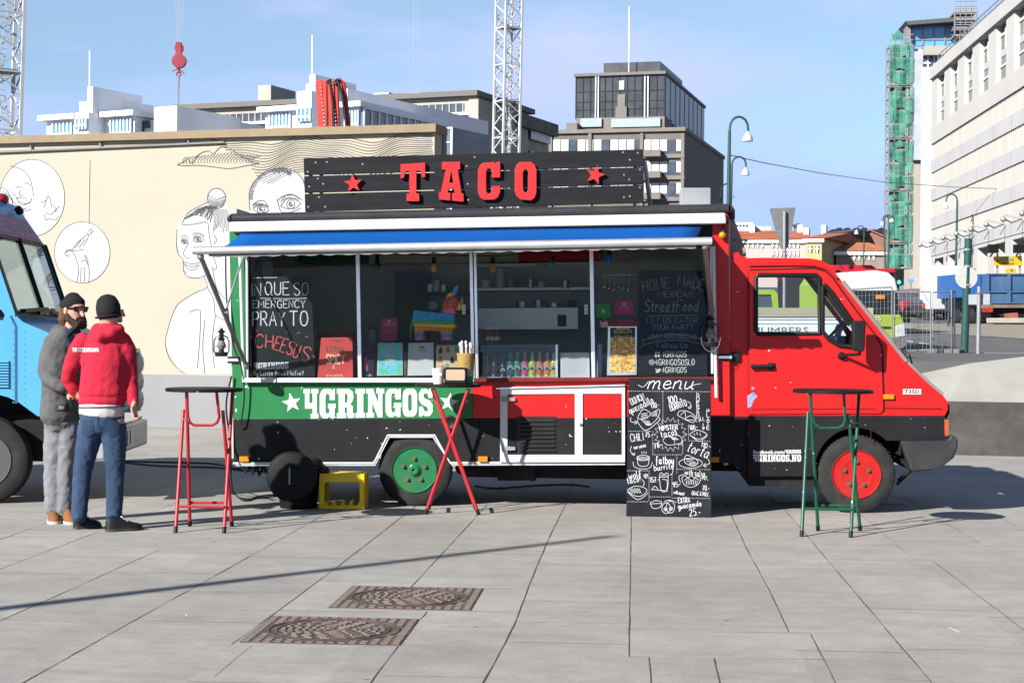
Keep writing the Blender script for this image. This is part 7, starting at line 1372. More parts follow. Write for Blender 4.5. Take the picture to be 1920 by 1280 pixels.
windows(t, fr, mat('pale_glass', (.35, .42, .45), .15), [(1088, 1128, 222, 238), (1146, 1238, 222, 238)], 2.5, .3)
b = M(); blk(b, fr, 1080, 1246, 220, 247, 8, 3); b.build('terrace_block', m_tc, t)
b = M(); blk(b, fr, 1062, 1082, 231, 247, 3, 0); b.build('stair_head', m_tc, t)

# cranes
m_cw = mat('crane_white', (.72, .73, .74), .45, var=.05)
def mast(label, legs, Y, wid, y_top, y_bot, bay, th, grp='tower crane masts', turn=35, tag_ladder=True):
    """legs: pixel x at y_top and y_bot of the mast's axis"""
    p0, p1 = at(legs[0], y_top, Y), at(legs[1], y_bot, Y); fr = Fr(V((p1.x, p1.y, 0)), R(turn)); t = fr.thing('crane_mast', label, 'crane', grp)
    H_ = p0.z + 2; lean = (p0.x - p1.x) / (p0.z - p1.z); w = wid / 2
    C = lambda i, z: V(((-w, w, w, -w)[i] + lean * (z - p1.z) * math.cos(R(turn)), (-w, -w, w, w)[i] - lean * (z - p1.z) * math.sin(R(turn)), z))
    b = M()
    for i in range(4): b.bar(C(i, 0), C(i, H_), th)
    b.build('chord', m_cw, t)
    b = M(); n = int(H_ / bay)
    for k in range(n):
        for i in range(4):
            j = (i + 1) % 4; z0, z1 = k * bay, (k + 1) * bay
            b.bar(C(i, z0) if k % 2 else C(j, z0), C(j, z1) if k % 2 else C(i, z1), th * .45)
            if k % 3 == 0: b.bar(C(i, z0), C(j, z0), th * .55)
    b.build('lattice', m_cw, t)
    if tag_ladder:
        b = M()
        for k in range(0, n, 3):
            z0, z1 = k * bay, (k + 3) * bay; x0, x1 = (-.3, .35) if (k // 3) % 2 else (.35, -.3)
            for s in (-.18, .18): b.bar(C(0, z0) + V((w + x0 * w + s * w, w * .7, 0)), C(0, z1) + V((w + x1 * w + s * w, w * .7, 0)), th * .25)
            m_ = 10
            for q in range(m_): f_ = q / m_; p = C(0, z0).lerp(C(0, z1), f_) + V((w + (x0 + (x1 - x0) * f_) * w, w * .7, 0)); b.bar(p - V((.18 * w, 0, 0)), p + V((.18 * w, 0, 0)), th * .22)
        b.build('ladder', m_cw, t)
        b = M()
        for k in range(3, n, 6): p = C(0, k * bay) + V((w, w, 0)); b.box(p.x - w * .8, p.x + w * .8, p.y - w * .8, p.y + w * .8, p.z, p.z + .1)
        b.build('platform', m_metal, t)
    return t
mast('white lattice crane mast rising behind the taco sign, with a ladder inside', (955, 949), 110, 1.22, 0, 290, .78, .13, turn=32)
mast('white lattice crane mast cut off by the left edge of the photo', (8, 0), 70, 1.3, 0, 255, .8, .14, turn=32)
fr = Fr(at(335, 245, 60), 0.0); t = fr.thing('crane_hook', 'red crane hook block hanging on cables above the wall', 'crane hook'); m_hk = mat('hook_red', (.3, .04, .05), .5, var=.2, scale=3)
b = M()
for x0, x1 in ((330, 331), (334, 334), (338, 337), (345, 341)): b.tube([fr.L(x0, -30, 0), fr.L(x1, 84, 0)], .007, 5)
b.build('hoist_cable', m_metal, t)
b = M(); b.lathe(fr.L(335.5, 90, -.06), (0, 1, 0), [(0, .16), (.12, .16)], 16); b.lathe(fr.L(335, 114, -.1), (0, 1, 0), [(0, .25), (.2, .25)], 18); b.prism(fr.P2([(330, 80), (340, 80), (341, 100), (343, 118), (340, 128), (331, 128), (327, 118), (330, 100)]), -.09, .09); b.build('sheave_block', m_hk, t)
b = M(); b.tube([fr.L(335, 128, 0), fr.L(335, 138, 0)], .04, 8); P_ = [fr.L(335 + 4 * math.cos(a), 139 + 4 * math.sin(a), 0) for a in [2 * math.pi * i / 14 for i in range(15)]]; b.tube(P_, .025, 6); b.tube([fr.L(335, 129, 0), fr.L(323, 134, 0)], .018, 6); b.tube([fr.L(335, 129, 0), fr.L(346, 139, 0)], .018, 6); b.build('hook', m_hk, t)
b = M(); b.tube([fr.L(334.5, 142, 0), fr.L(334, 162, 0)], .035, 6); b.tube([fr.L(334, 162, 0), fr.L(332, 262, 0)], .022, 6); b.tube([fr.L(337, 142, 0), fr.L(336, 262, 0)], .01, 6); b.build('sling', m_metal, t)
fr = Fr(at(335, 245, 60), 0.0)
for i, x in enumerate((776, 784)):
    fr = Fr(at(x, 165, 120), 0.0); b = M(); b.tube([fr.L(x, -30, 0), fr.L(x - 1, 178, 0)], .012, 5); o = b.build('crane_cable', m_metal); o.location = fr.O; tag(o, 'thin vertical crane cables in the sky left of the white mast', 'cable', 'thin crane cables')
# folded concrete pump boom
p = at(628, 250, 34); fr = Fr(V((p.x, p.y, 0)), -R(10)); t = fr.thing('concrete_pump_boom', 'red folded concrete pump boom standing up behind the wall', 'boom'); m_pr = mat('boom_red', (.5, .035, .025), .4, var=.15, scale=3)
for pts, r_ in (([(600, 152), (611, 270)], .07), ([(609, 152), (612, 270)], .06), ([(622, 153), (632, 270)], .075), ([(630, 152), (638, 270)], .05)):
    b = M(); b.bar(fr.L(pts[0][0], pts[0][1], 0), fr.L(pts[1][0], pts[1][1] + 120, 0), r_ * 1.8, r_ * 2.4); b.build('boom_section', m_pr, t, bevel=.01)
b = M(); b.tube([fr.L(633, 158, .0), fr.L(637, 150, 0), fr.L(644, 158, 0), fr.L(648, 185, 0), fr.L(655, 245, 0), fr.L(664, 320, 0)], .045, 8); b.build('delivery_pipe', m_pr, t, smooth=True)
b = M(); b.tube([fr.L(613, 156, -.1), fr.L(618, 149, -.1), fr.L(624, 190, -.1), fr.L(627, 260, -.1)], .03, 6); b.tube([fr.L(626, 158, -.1), fr.L(632, 148, -.1), fr.L(642, 180, -.1), fr.L(650, 240, -.1)], .03, 6); b.build('hose', m_blackplastic, t, smooth=True)
b = M()
for i in range(14): b.ball(fr.L(601 + .8 * i * .9, 158 + 7 * i, -.06), .03, 6, 4); b.ball(fr.L(622 + .8 * i * .9, 158 + 7 * i, -.08), .03, 6, 4)
b.build('pin', m_metal, t)
# low glass block right of the wall end
fr = far_frame(830, 120, -R(28)); t = fr.thing('glass_block', 'low grey glass block just past the right end of the mural wall', 'building'); b = M(); a, c, zb, za = blk(b, fr, 800, 848, 240, None, 8, 0); b.build('body', mat('blue_grey_glass2', (.15, .18, .24), .15, var=.3, scale=.5), t)
b = M()
for i in range(5): x = a + (c - a) * i / 4; b.box(x - .06, x + .06, -.1, 0, 0, za)
for i in range(8): b.box(a, c, -.1, 0, za - 1.0 * i - .1, za - 1.0 * i); 
b.build('window_frame', m_bg, t)

# ------------------------------------------------------------------ white building on the right
p = at(1745, 560, 150); p.z = 0
RF = Fr(p, -R(94.08)); t = RF.thing('white_building', 'tall pale corrugated building with a row of deep top windows along the right street', 'building'); X1 = 62.0
def rz(py): return RF.L(1745, py, 0).z
m_rb = mat('white_concrete', (.49, .478, .46), .85, var=.05, scale=.25, dirt=.2, dirtc=(.3, .29, .27)); m_rc = mat('cream_panel', (.4, .385, .355), .85, var=.06, scale=.3, stretch=(2, 1, .2)); m_rsh = mat('smooth_band', (.46, .455, .46), .85, var=.05, scale=.2)
zt, zc_, zw, zf0 = rz(131), rz(153), rz(243), rz(273)
b = M(); b.box(0, X1, .9, 22, 0, zt); b.build('core_wall', m_rb, t)
b = M(); b.box(-.3, X1, -.25, 1.0, zc_, zt); b.build('parapet', m_rb, t)
b = M(); 
for i in range(3): b.box(0, X1, .4, .46, zt + .35 + .35 * i, zt + .41 + .35 * i)
for i in range(32): b.box(i * 2, i * 2 + .06, .4, .46, zt, zt + 1.1)
b.build('roof_railing', m_galv, t)
b = M(); b.box(-.3, X1, -.1, .9, zf0, zw); b.build('window_sill_band', m_rb, t)
for i in range(11):
    x0 = -.3 + 6.0 * i - (0 if i else 0); b = M(); b.box(x0, x0 + 2.6, .0, .9, zw, zc_); b.build('pier', m_rb, t)
    if x0 + 6 < X1:
        zm = (zw + zc_) / 2
        b = M(); b.box(x0 + 2.6, x0 + 5.7, .4, .5, zm + .3, zc_ - .2); o = b.build('window', m_dglass, t); b = M(); b.box(x0 + 4.2, x0 + 4.3, .3, .4, zm + .3, zc_ - .3); b.box(x0 + 2.6, x0 + 5.7, .3, .4, zm + 1.3, zm + 1.42); b.build('window_frame', m_bw, o)
        b = M(); b.box(x0 + 2.6, x0 + 5.7, .4, .5, zw + .1, zm - .2); o = b.build('window', m_dglass, t); b = M(); b.box(x0 + 4.6, x0 + 4.7, .3, .4, zw + .2, zm - .2); b.box(x0 + 2.6, x0 + 5.7, .3, .4, zw + 1.2, zw + 1.3); b.build('window_frame', m_bw, o)
        b = M(); b.box(x0 + 2.6, x0 + 5.7, .35, .9, zm - .2, zm + .3); b.build('spandrel', m_rsh, t)
lv = [273, 326, 378.5, 431, 481]
for (ya, yb) in zip(lv, lv[1:]):
    za, zb = rz(ya), rz(yb); zs = zb + (za - zb) * .42 if yb != 481 else zb + .9
    b = M(); per = .62; n = int(X1 / per); vs = []
    for i in range(n):
        x = i * per; vs += [(x, .14, za), (x, .14, zs), (x + per * .5, .0, za), (x + per * .5, .0, zs)]
    vs += [(X1, .14, za), (X1, .14, zs)]
    b.add(vs, [(2 * i, 2 * i + 1, 2 * i + 3, 2 * i + 2) for i in range(2 * n)]); b.build('corrugated_panel', m_rc, t)
    b = M(); b.box(-.2, X1, -.06, .6, zb, zs); b.build('smooth_band', m_rsh, t)
    b = M()
    for i in range(11): b.box(6 * i + 2, 6 * i + 2.05, -.07, -.058, zb, zs)
    b.build('band_joint', m_metal, t)
zsf = rz(481); b = M(); b.box(0, X1, .0, 6, zsf - .3, zsf); b.build('soffit', m_rb, t)
for i in range(11):
    x0 = 6 * i; b = M(); b.box(x0, x0 + 2.2, .0, .9, 0, zsf - .3); b.build('pier', m_rb, t)
    b = M(); b.box(x0 + 2.3, x0 + 5.9, .9, 1.0, 3.5 if i < 3 else 4.5, zsf - 1.0); b.build('window', m_dglass, t)
b = M(); b.box(0, X1, 1.0, 3, 0, zsf - .3); b.build('ground_floor_wall', m_rb, t)
for i in range(8):                                            # floodlights on outriggers along the soffit
    x = 3 + 5.5 * i; b = M(); p0 = V((x, -.2, zsf + .9)); b.tube([p0, p0 + V((.6, -.8, -.3)), p0 + V((.9, -1.3, -.1))], .06, 6); b.ball(p0 + V((.9, -1.4, -.1)), .2, 8, 6); b.tube([p0, p0 + V((-.6, -1.0, .3))], .05, 6); b.build('floodlight', m_metal, t)

# building wrapped in sheeting, its glazed top storey, and the scaffold tower
p = at(1712, 560, 168); p.z = 0; SF = Fr(p, GRID); t = SF.thing('sheeted_building', 'building wrapped in white sheeting with a new glazed top storey behind the scaffold', 'building')
b = M(); a, c, zb, za = blk(b, SF, 1709, 1800, 118, None, 14, 2); b.build('body', m_cconc, t)
m_sheet = mat('white_sheeting', (.74, .75, .77), .7, var=.05, scale=.5, bump=.6, bscale=1.5)
b = M(); blk(b, SF, 1729, 1775, 126, None, .3, 1.4); b.build('white_sheeting', m_sheet, t)
b = M(); blk(b, SF, 1711, 1731, 92, 215, .2, 1.5); blk(b, SF, 1709, 1728, 215, 300, .2, 1.5); b.build('grey_sheeting', mat('grey_sheeting', (.4, .43, .48), .7, var=.15, scale=.6, bump=.6, bscale=1.5), t)
b = M(); blk(b, SF, 1733, 1795, 86, 103, 8, .6); b.build('slab_edge', m_cconc, t)
windows(t, SF, m_dglass, [(1728, 1775, 104, 126)], 1.7, .4, mull=4)
windows(t, SF, m_bglass, [(1710, 1792, 49, 86)], 1.2, .4, mull=4, frm=m_metal)
b = M(); q = [SF.L(1698, 40, -.5), SF.L(1800, 32, -.5), SF.L(1800, 40, -.5), SF.L(1704, 47, -.5)]; b.hexa(q, [k + V((0, 9, 0)) for k in q]); b.build('roof', mat('roof_dark', (.1, .1, .105), .6), t)
b = M(); blk(b, SF, 1700, 1708, 44, 80, 2, .5); b.build('corner_panel', m_metal, t)
def scaffold(fr, t, x0, x1, ys, dep, off, deck=True):
    b = M(); k = M(); za = fr.L((x0 + x1) / 2, ys[0], off).z; zb = max(fr.L((x0 + x1) / 2, ys[-1], off).z, 0); a, c = fr.L(x0, ys[0], off).x, fr.L(x1, ys[0], off).x
    for x in (a, c): 
        for y in (off, off + dep): b.bar((x, y, zb), (x, y, za), .12)
    for y in ys:
        z_ = fr.L((x0 + x1) / 2, y, off).z; k.box(a, c, off, off + dep, z_ - .1, z_ + .08)
        for h in (.5, 1.0): b.bar((a, off, z_ + h), (c, off, z_ + h), .09)
        m_ = 4
        for i in range(1, m_): b.bar((a + (c - a) * i / m_, off, z_), (a + (c - a) * i / m_, off, z_ + 1.0), .06)
    for y0, y1 in zip(ys, ys[1:]): z0, z1 = fr.L(x0, y0, off).z, fr.L(x0, y1, off).z; b.bar((a, off + dep, z1), (c, off + dep, z0), .08); b.bar((a, off, z1), (a, off + dep, z0), .07)
    b.build('tube_frame', m_galv, t)
    if deck: k.build('deck', mat('deck_planks', (.3, .27, .22), .8), t)
    return a, c, zb, za
p = at(1690, 560, 160); p.z = 0; GF = Fr(p, GRID); t = GF.thing('scaffold_tower', 'tall narrow scaffold tower hung with green netting beside the sheeted building', 'scaffold')
ys = [56] + [62 + 24.5 * i for i in range(19)]
a, c, zb, za = scaffold(GF, t, 1668, 1712, [85 + 24.5 * i for i in range(18)], 2.0, 0)
m_net = net('green_netting', (.03, .17, .12), .64, .9)
m_net2 = net('faded_netting', (.06, .22, .17), .52, .7)
rnd = random.Random(2)
for i in range(17):
    y0 = 85 + 24.5 * i; gap = 6 if i % 4 == 3 else 0
    b = M(); n = 7; z0, z1 = GF.L(1690, y0 + gap, 0).z, GF.L(1690, y0 + 24.5, 0).z; vs = []
    for j in range(n + 1): x = a + (c - a) * j / n; z1 = GF.L(1690, y0 + 24.5, 0).z - .25 * math.sin(j * .9 + i * 2); vs += [(x, -.2 - .12 * math.sin(j * 1.7 + i), z0 - (.4 * rnd.random() if gap else 0)), (x, -.2 - .12 * math.cos(j * 1.3 + i), z1 + .03)]
    b.add(vs, [(2 * j, 2 * j + 1, 2 * j + 3, 2 * j + 2) for j in range(n)]); b.add([(c + .15, -.2, z0), (c + .15, 2.1, z0), (c + .15, 2.1, z1 + .03), (c + .15, -.2, z1 + .03)], [(0, 1, 2, 3)]); b.build('netting', m_net if i % 3 else m_net2, t)
b = M(); z0 = GF.L(1690, 85, 0).z; b.add([(a, -.2, z0), (c, -.2, z0), (a + .6, -.2, z0 + 1.6), (a, -.2, z0 + 1.5)], [(0, 1, 2, 3)]); b.build('netting', net('torn_netting', (.06, .25, .22), .4, .6), t)
b = M(); b.box(a + .3, c - .3, 2.2, 2.4, 0, z0); b.build('wall_behind', mat('old_glazing', (.18, .3, .33), .3, var=.5, scale=.35), t)
fr = Fr(SF.O, GRID); t = fr.thing('scaffold_platform', 'white scaffold platform on top of the sheeted building', 'scaffold'); scaffold(fr, t, 1790, 1832, [22, 36, 52, 66], 4, -1.2)

# ------------------------------------------------------------------ old houses up the hill
def house(px, Y, yaw, label, wall, wallm, roofm, roof_h, dep, wins=(), mw=m_dglass, hip=False, extra=None):
    fr = far_frame(px, Y, yaw); t = fr.thing('town_house', label, 'house', 'old town houses'); x0, x1, y0, y1 = wall
    b = M(); a, c, zb, za = blk(b, fr, x0, x1, y0, None, dep, 0); b.build('wall', wallm, t)
    b = M(); e = .5; i_ = (c - a) * .25 if hip else -e; m_ = dep / 2
    b.add([(a - e, -e, za), (c + e, -e, za), (c + e, dep + e, za), (a - e, dep + e, za), (a + i_, m_, za + roof_h), (c - i_, m_, za + roof_h)], [(0, 1, 5, 4), (1, 2, 5), (2, 3, 4, 5), (3, 0, 4), (0, 3, 2, 1)]); rf = b.build('roof', roofm, t)
    b = M(); b.box(a - .35, c + .35, -.35, -.02, za - .5, za - .02); b.build('cornice', m_bw, t)
    for w in wins:
        k = M(); q = blk(k, fr, w[0], w[1], w[2], w[3], .3, -.08); o = k.build('window', mw, t); k = M(); k.box((q[0] + q[1]) / 2 - .08, (q[0] + q[1]) / 2 + .08, -.14, -.08, q[2], q[3]); k.box(q[0], q[1], -.14, -.08, (q[2] + q[3]) / 2, (q[2] + q[3]) / 2 + .12); k.build('window_frame', m_bw, o)
    for cx in (extra or ()): k = M(); q = fr.L(cx, y0, m_ - 1).x; k.box(q - .35, q + .35, m_ - 1.2, m_ - .4, za + roof_h * .5, za + roof_h + .7); k.build('chimney', m_bw, rf)
    return t, fr
m_tile = mat('red_roof_tiles', (.38, .12, .06), .85, var=.2, scale=.5, bump=.5, bscale=3); m_tile2 = mat('orange_roof_tiles', (.42, .16, .08), .85, var=.2, scale=.5); m_brick = mat('brown_brick', (.26, .14, .1), .9, var=.15, scale=.6, bump=.4, bscale=4)
house(1440, 225, GRID - .1, 'pink rendered house with white framed windows under a long red tiled roof', (1380, 1512, 449, 490), mat('pink_render', (.55, .42, .4), .9, var=.06, scale=.3), m_tile, 1.5, 12, [(1400 + 9 * i, 1405 + 9 * i, 457, 465) for i in range(4)] + [(1446 + 8 * i, 1451 + 8 * i, 456, 465) for i in range(7)] + [(1446 + 8 * i, 1451 + 8 * i, 471, 481) for i in range(7)], extra=(1410, 1500))
house(1525, 215, -R(24), 'yellow rendered house at the street corner with its grey brown flank running away', (1510, 1541, 447, 500), mat('yellow_render', (.5, .36, .18), .9, var=.06, scale=.3), m_tile, 1.4, 26, [(1516, 1523, 461, 474), (1529, 1536, 461, 474)], extra=(1512,))
house(1570, 235, -R(30), 'grey brown old house with a slate roof behind the yellow house', (1548, 1570, 437, 500), m_brick, mat('slate', (.1, .11, .12), .7), 1.0, 20, extra=(1545,))
house(1615, 220, GRID, 'low house with a hipped orange tiled roof in front of the brick gable', (1568, 1668, 471, 500), mat('grey_brown_stone', (.3, .24, .2), .9, var=.15, scale=.4), m_tile2, 1.5, 14, [(1600 + 9 * i, 1604 + 9 * i, 478, 488) for i in range(5)], hip=True)
fr = far_frame(1630, 245, GRID); t = fr.thing('brick_gable_house', 'plain brown brick gable wall rising behind the orange roof', 'house'); b = M(); b.prism(fr.P2([(1592, 500), (1592, 449), (1630, 431), (1664, 446), (1672, 500)]), 0, 12); b.build('gable_wall', m_brick, t)
b = M(); q = fr.P2([(1590, 449), (1630, 430), (1666, 446), (1666, 448), (1630, 432), (1590, 451)]); b.prism(q, -.4, 12.4); b.build('roof', m_tile2, t)
fr = far_frame(1600, 290, GRID); t = fr.thing('dark_roof_house', 'long house with a black mansard roof and chimneys on the skyline', 'house'); b = M(); blk(b, fr, 1562, 1668, 442, None, 12, 0); b.build('wall', m_bw, t); b = M(); blk(b, fr, 1560, 1670, 430, 442, 12, -.3); rf = b.build('roof', mat('black_roof', (.02, .022, .028), .6), t)
for x in (1575, 1590, 1608, 1622, 1655): b = M(); blk(b, fr, x - 4, x + 4, 427, 432, 3, 2); b.build('chimney', mat('black_roof', (.02, .022, .028), .6), rf)
fr = far_frame(1400, 280, GRID); t = fr.thing('pale_apartments', 'pale apartment blocks far off on the skyline above the pink house', 'building'); b = M(); blk(b, fr, 1370, 1412, 417, None, 10, 0); b.build('block', m_bw, t); b = M(); blk(b, fr, 1411, 1446, 424, None, 10, 2); b.build('block', mat('grey_white', (.5, .48, .46), .8), t)
for i in range(6): b = M(); blk(b, fr, 1374 + 6 * i, 1378 + 6 * i, 421, 425, .3, -.1); b.build('window', m_dglass, t)
# bare tree on the skyline
fr = far_frame(1490, 260, 0); t = fr.thing('bare_tree', 'bare winter tree behind the red roof beside the triangular sign', 'tree'); rnd = random.Random(11); b = M(); z0 = fr.L(1490, 440, 0).z; ztp = fr.L(1490, 416, 0).z
b.tube([(0, 0, 0), (0, 0, z0)], [.3, .2], 6); b.build('trunk', mat('bark', (.12, .1, .08), .9), t)
b = M()
def twig(p, d, L, r, n):
    q = p + d * L; b.tube([p, q], [r, r * .6], 4, cap=False)
    if n:
        for _ in range(4): twig(p + d * L * rnd.uniform(.5, 1), (d + V((rnd.uniform(-.8, .8), rnd.uniform(-.8, .8), rnd.uniform(-.1, .5)))).normalized(), L * .68, r * .6, n - 1)
twig(V((0, 0, z0)), V((0, 0, 1)), (ztp - z0) * .42, .12, 4); b.build('crown', mat('bark', (.12, .1, .08), .9), t, fix=False)
# ------------------------------------------------------------------ street things on the right
m_post = mat('green_post', (.02, .07, .06), .5, var=.1); m_shade = mat('lamp_white', (.68, .7, .72), .4, var=.03)
def lamp(label, Y, pole, arc, head, r, ground=None):
    """pole: pixels bottom to top; arc: pixels of the hook; head: centre x, top y, bottom y, half width"""
    fr = Fr(at(pole[0][0], pole[0][1], Y), 0.0); zg = slope_z(Y) - .1 - fr.O.z; t = fr.thing('street_lamp', label, 'street lamp', 'hook necked street lamps')
    P = [fr.L(x, y, 0) for x, y in pole]; low = P[0].copy(); low.z = zg
    b = M(); b.tube([low] + P, [r * 1.25, r * 1.1] + [r * (1 - .35 * i / len(P)) for i in range(1, len(P))], 8); b.build('pole', m_post, t, smooth=True)
    b = M(); b.tube([P[-1]] + [fr.L(x, y, 0) for x, y in arc], r * .6, 8); b.build('neck', m_post, t, smooth=True)
    cx, ya, yb, hw = head; c = fr.L(cx, ya, 0); h = c.z - fr.L(cx, yb, 0).z; w = abs(fr.L(cx + hw, ya, 0).x - c.x)
    b = M(); b.lathe(c, (0, 0, -1), [(-h * .25, w * .2), (0, w * .3), (h * .25, w * .72), (h * .6, w * .95), (h, w), (h, w * .9), (h * .7, w * .85), (h * .7, .001)], 18, cap=False); b.build('lamp_shade', m_shade, t, smooth=True)
def arc(x0, x1, y, top, n=9): return [(x0 + (x1 - x0) * (.5 - .5 * math.cos(math.pi * i / (n - 1))), y - (y - top) * math.sin(math.pi * i / (n - 1)) ** .8) for i in range(1, n)]
lamp('tallest hook necked street lamp above the front of the food truck roof', 72, [(1366, 390), (1367, 300), (1368, 246)], arc(1368, 1403, 246, 219), (1402, 250, 265, 10), .085)
lamp('middle sized hook necked street lamp just right of the tallest one', 97, [(1369, 390), (1371, 350), (1372, 313)], arc(1372, 1399, 313, 294), (1398, 317, 329, 7.5), .09)
lamp('smallest hook necked street lamp over the truck roof corner', 125, [(1350, 390), (1351, 370), (1351.5, 361)], arc(1351.5, 1372, 361, 345), (1371, 363, 371, 5.5), .09)
lamp('hook necked street lamp standing before the pale corrugated building', 130, [(1791, 560), (1793, 470), (1795, 378)], arc(1795, 1774, 378, 364), (1773, 383, 391, 5.5), .1)
lamp('small double necked street lamp against the green scaffold, left shade', 140, [(1664, 520), (1666, 470), (1667, 420)], arc(1667, 1655, 416, 404), (1655, 416, 422, 5), .09)
lamp('small street lamp against the green scaffold with its shade turned right', 138, [(1661, 520), (1659, 470), (1658, 416)], arc(1658, 1672, 414, 403), (1672, 410, 416, 5), .09)
lamp('far thin street lamp in front of the black mansard roof', 190, [(1619, 500), (1620, 460), (1620, 431)], arc(1620, 1607, 431, 423), (1606, 432, 439, 4), .09)
fr = Fr(at(1369, 291, 72), 0.0); b = M(); pts = [at(1369, 291, 72), at(1430, 305, 82), at(1540, 325, 100), at(1660, 342, 125), at(1790, 351, 128), at(1960, 357, 118)]; b.tube([p - fr.O for p in pts], .022, 5); o = b.build('overhead_wire', m_blackplastic); o.location = fr.O; tag(o, 'thin overhead wire from the tallest street lamp across to the pale building', 'wire')
# back of a give way sign
fr = Fr(at(1470, 470, 40), 0.0); zg = slope_z(40) - fr.O.z; t = fr.thing('road_sign', 'grey back of a triangular road sign on a pole behind the cab', 'road sign')
b = M(); b.prism(fr.P2([(1443, 393), (1446, 390.5), (1489, 389), (1492, 391), (1478, 463), (1474, 467), (1466, 467), (1463, 463)]), 0, .02); b.build('sign_plate', mat('sign_back', (.2, .2, .21), .5, metal=.3), t)
p = fr.L(1471, 396, -.05); b = M(); b.tube([(fr.L(1471, 600, -.05).x, -.05, zg), (p.x, -.05, p.z)], .04, 10); b.build('pole', m_galv, t, smooth=True)
# posts
def post(label, x0, y0, x1, y1, Y, r, m, name='post', cat='post', extra=None):
    fr = Fr(at(x1, y1, Y), 0.0); t = fr.thing(name, label, cat); b = M(); q = fr.L(x1, y1, 0); b.tube([V((q.x, 0, min(q.z, slope_z(Y) - .05 - fr.O.z))), fr.L(x0, y0, 0)], r, 10); b.build('pole', m, t, smooth=True)
    if extra: extra(fr, t)
def ex1(fr, t):
    b = M(); c = fr.L(1812, 520, -.1); b.lathe(c, (0, 1, 0), [(0, abs(fr.L(1831, 520, 0).x - c.x)), (.03, abs(fr.L(1831, 520, 0).x - c.x))], 28); b.build('sign_plate', mat('sign_back_pale', (.48, .48, .46), .5), t)
    for y in (470, 501, 536): b = M(); c = fr.L(1814, y, 0); b.lathe(c, (0, 0, 1), [(0, .125), (.06, .125)], 10); b.build('clamp', m_galv, t)
post('thick green post with the pale round back of a traffic sign', 1816, 447, 1808, 661, 50, .115, m_post, 'sign_post', 'sign post', ex1)
def ex2(fr, t): b = M(); b.prism(fr.P2([(1817, 552), (1857, 551), (1857, 571), (1817, 571)]), .04, .06); b.build('sign_plate', mat('sign_back_grey', (.4, .42, .44), .5), t); b = M(); b.prism(fr.P2([(1833, 548), (1838, 548), (1838, 552), (1833, 552)]), -.06, .04); b.build('clamp', mat('clamp_red', (.4, .05, .04), .5), t)
post('thin galvanised post with a blank grey panel in front of the dump truck', 1836, 537, 1834, 662, 48, .06, m_galv, 'sign_post', 'sign post', ex2)
# mesh fence panels
def fence(label, x0, x1, yt0, yt1, yb0, yb1, Y, yaw=0.0):
    fr = Fr(at((x0 + x1) / 2, (yb0 + yb1) / 2, Y), yaw); t = fr.thing('fence_panel', label, 'fence panel', 'wire mesh fence panels')
    a, c, d, e = fr.L(x0, yt0), fr.L(x1, yt1), fr.L(x1, yb1), fr.L(x0, yb0)
    zg = slope_z(fr.O.y) - fr.O.z
    d.z = min(d.z, zg + .1); e.z = min(e.z, zg + .1)
    b = M()
    for p, q in ((a, c), (c, d), (d, e), (e, a)): b.tube([p, q], .02, 6)
    b.tube([d, d + V((0, 0, -.15))], .024, 6); b.tube([e, e + V((0, 0, -.15))], .024, 6); b.build('tube_frame', m_galv, t, smooth=True)
    b = M(); n = max(4, int((c - a).length / .105))
    for i in range(1, n): f_ = i / n; b.bar(a.lerp(c, f_), e.lerp(d, f_), .008)
    for i in range(1, 9): f_ = i / 9; b.bar(a.lerp(e, f_), c.lerp(d, f_), .006)
    b.build('wire_mesh', m_galv, t)
    for q in (d, e): b = M(); b.box(q.x - .12, q.x + .12, -.3, .3, zg - .02, zg + .12); b.build('foot_block', mat('concrete_foot', (.15, .15, .15), .9), t, bevel=.03)
fence('wire mesh fence panel in front of the white and green van', 1560, 1672, 545, 538, 656, 656, 48)
fence('wire mesh fence panel just right of the van nose', 1677, 1745, 547, 547, 658, 656, 49, -R(8)); fence('narrow wire mesh fence panel left of the thick green post', 1749, 1784, 548, 546, 652, 655, 50, R(25)); fence('short wire mesh fence panel end leaning between the two right posts', 1784, 1790, 545, 546, 655, 656, 50, R(50))

# van facing the viewer
m_vg = mat('van_green', (.28, .38, .04), .4, var=.06); VF = Fr(at(1640, 652, 57), R(6)); t = VF.thing('delivery_van', 'white and lime green van facing the viewer behind the mesh fence', 'van')
def vp(pts, off=0.0): return VF.P2(pts, off)
xl, xr_ = VF.L(1562, 600).x, VF.L(1697, 600).x; zb = .35; zg = slope_z(57) - VF.O.z
body = vp([(1562, 590), (1690, 590), (1697, 610), (1698, 640), (1692, 652), (1562, 652)])
b = M(); b.prism(body, 0, 5.4); b.build('body', m_vg, t, bevel=.06)
rt = vp([(1566, 522), (1580, 510), (1650, 508), (1668, 514), (1680, 540)], 1.0); bt_ = vp([(1560, 592), (1692, 592)])
b = M(); q = vp([(1562, 591), (1562, 530), (1574, 512), (1640, 508), (1664, 512), (1676, 524), (1684, 560), (1691, 591)], 1.2); b.prism(q, 1.25, 5.4); b.build('upper_body', m_vg, t)
b = M(); q = vp([(1562, 545), (1564, 528), (1576, 511), (1640, 507), (1665, 511), (1677, 523), (1682, 545)], 1.1); b.prism(q, 1.0, 3.0); b.build('cab_roof', m_white, t, bevel=.05)
w = [VF.L(1570, 546, 1.0), VF.L(1681, 545, 1.0), VF.L(1690, 592, .25), VF.L(1568, 592, .25)]; b = M(); b.hexa(w, [p + V((0, .3, 0)) for p in w]); b.build('windscreen', mat('van_dark_glass', (.015, .018, .022), .2, spec=.2), t)
b = M(); b.prism(vp([(1643, 553), (1660, 553), (1660, 560), (1643, 560)], .5), .55, .57); b.build('windscreen_card', m_amber, t)
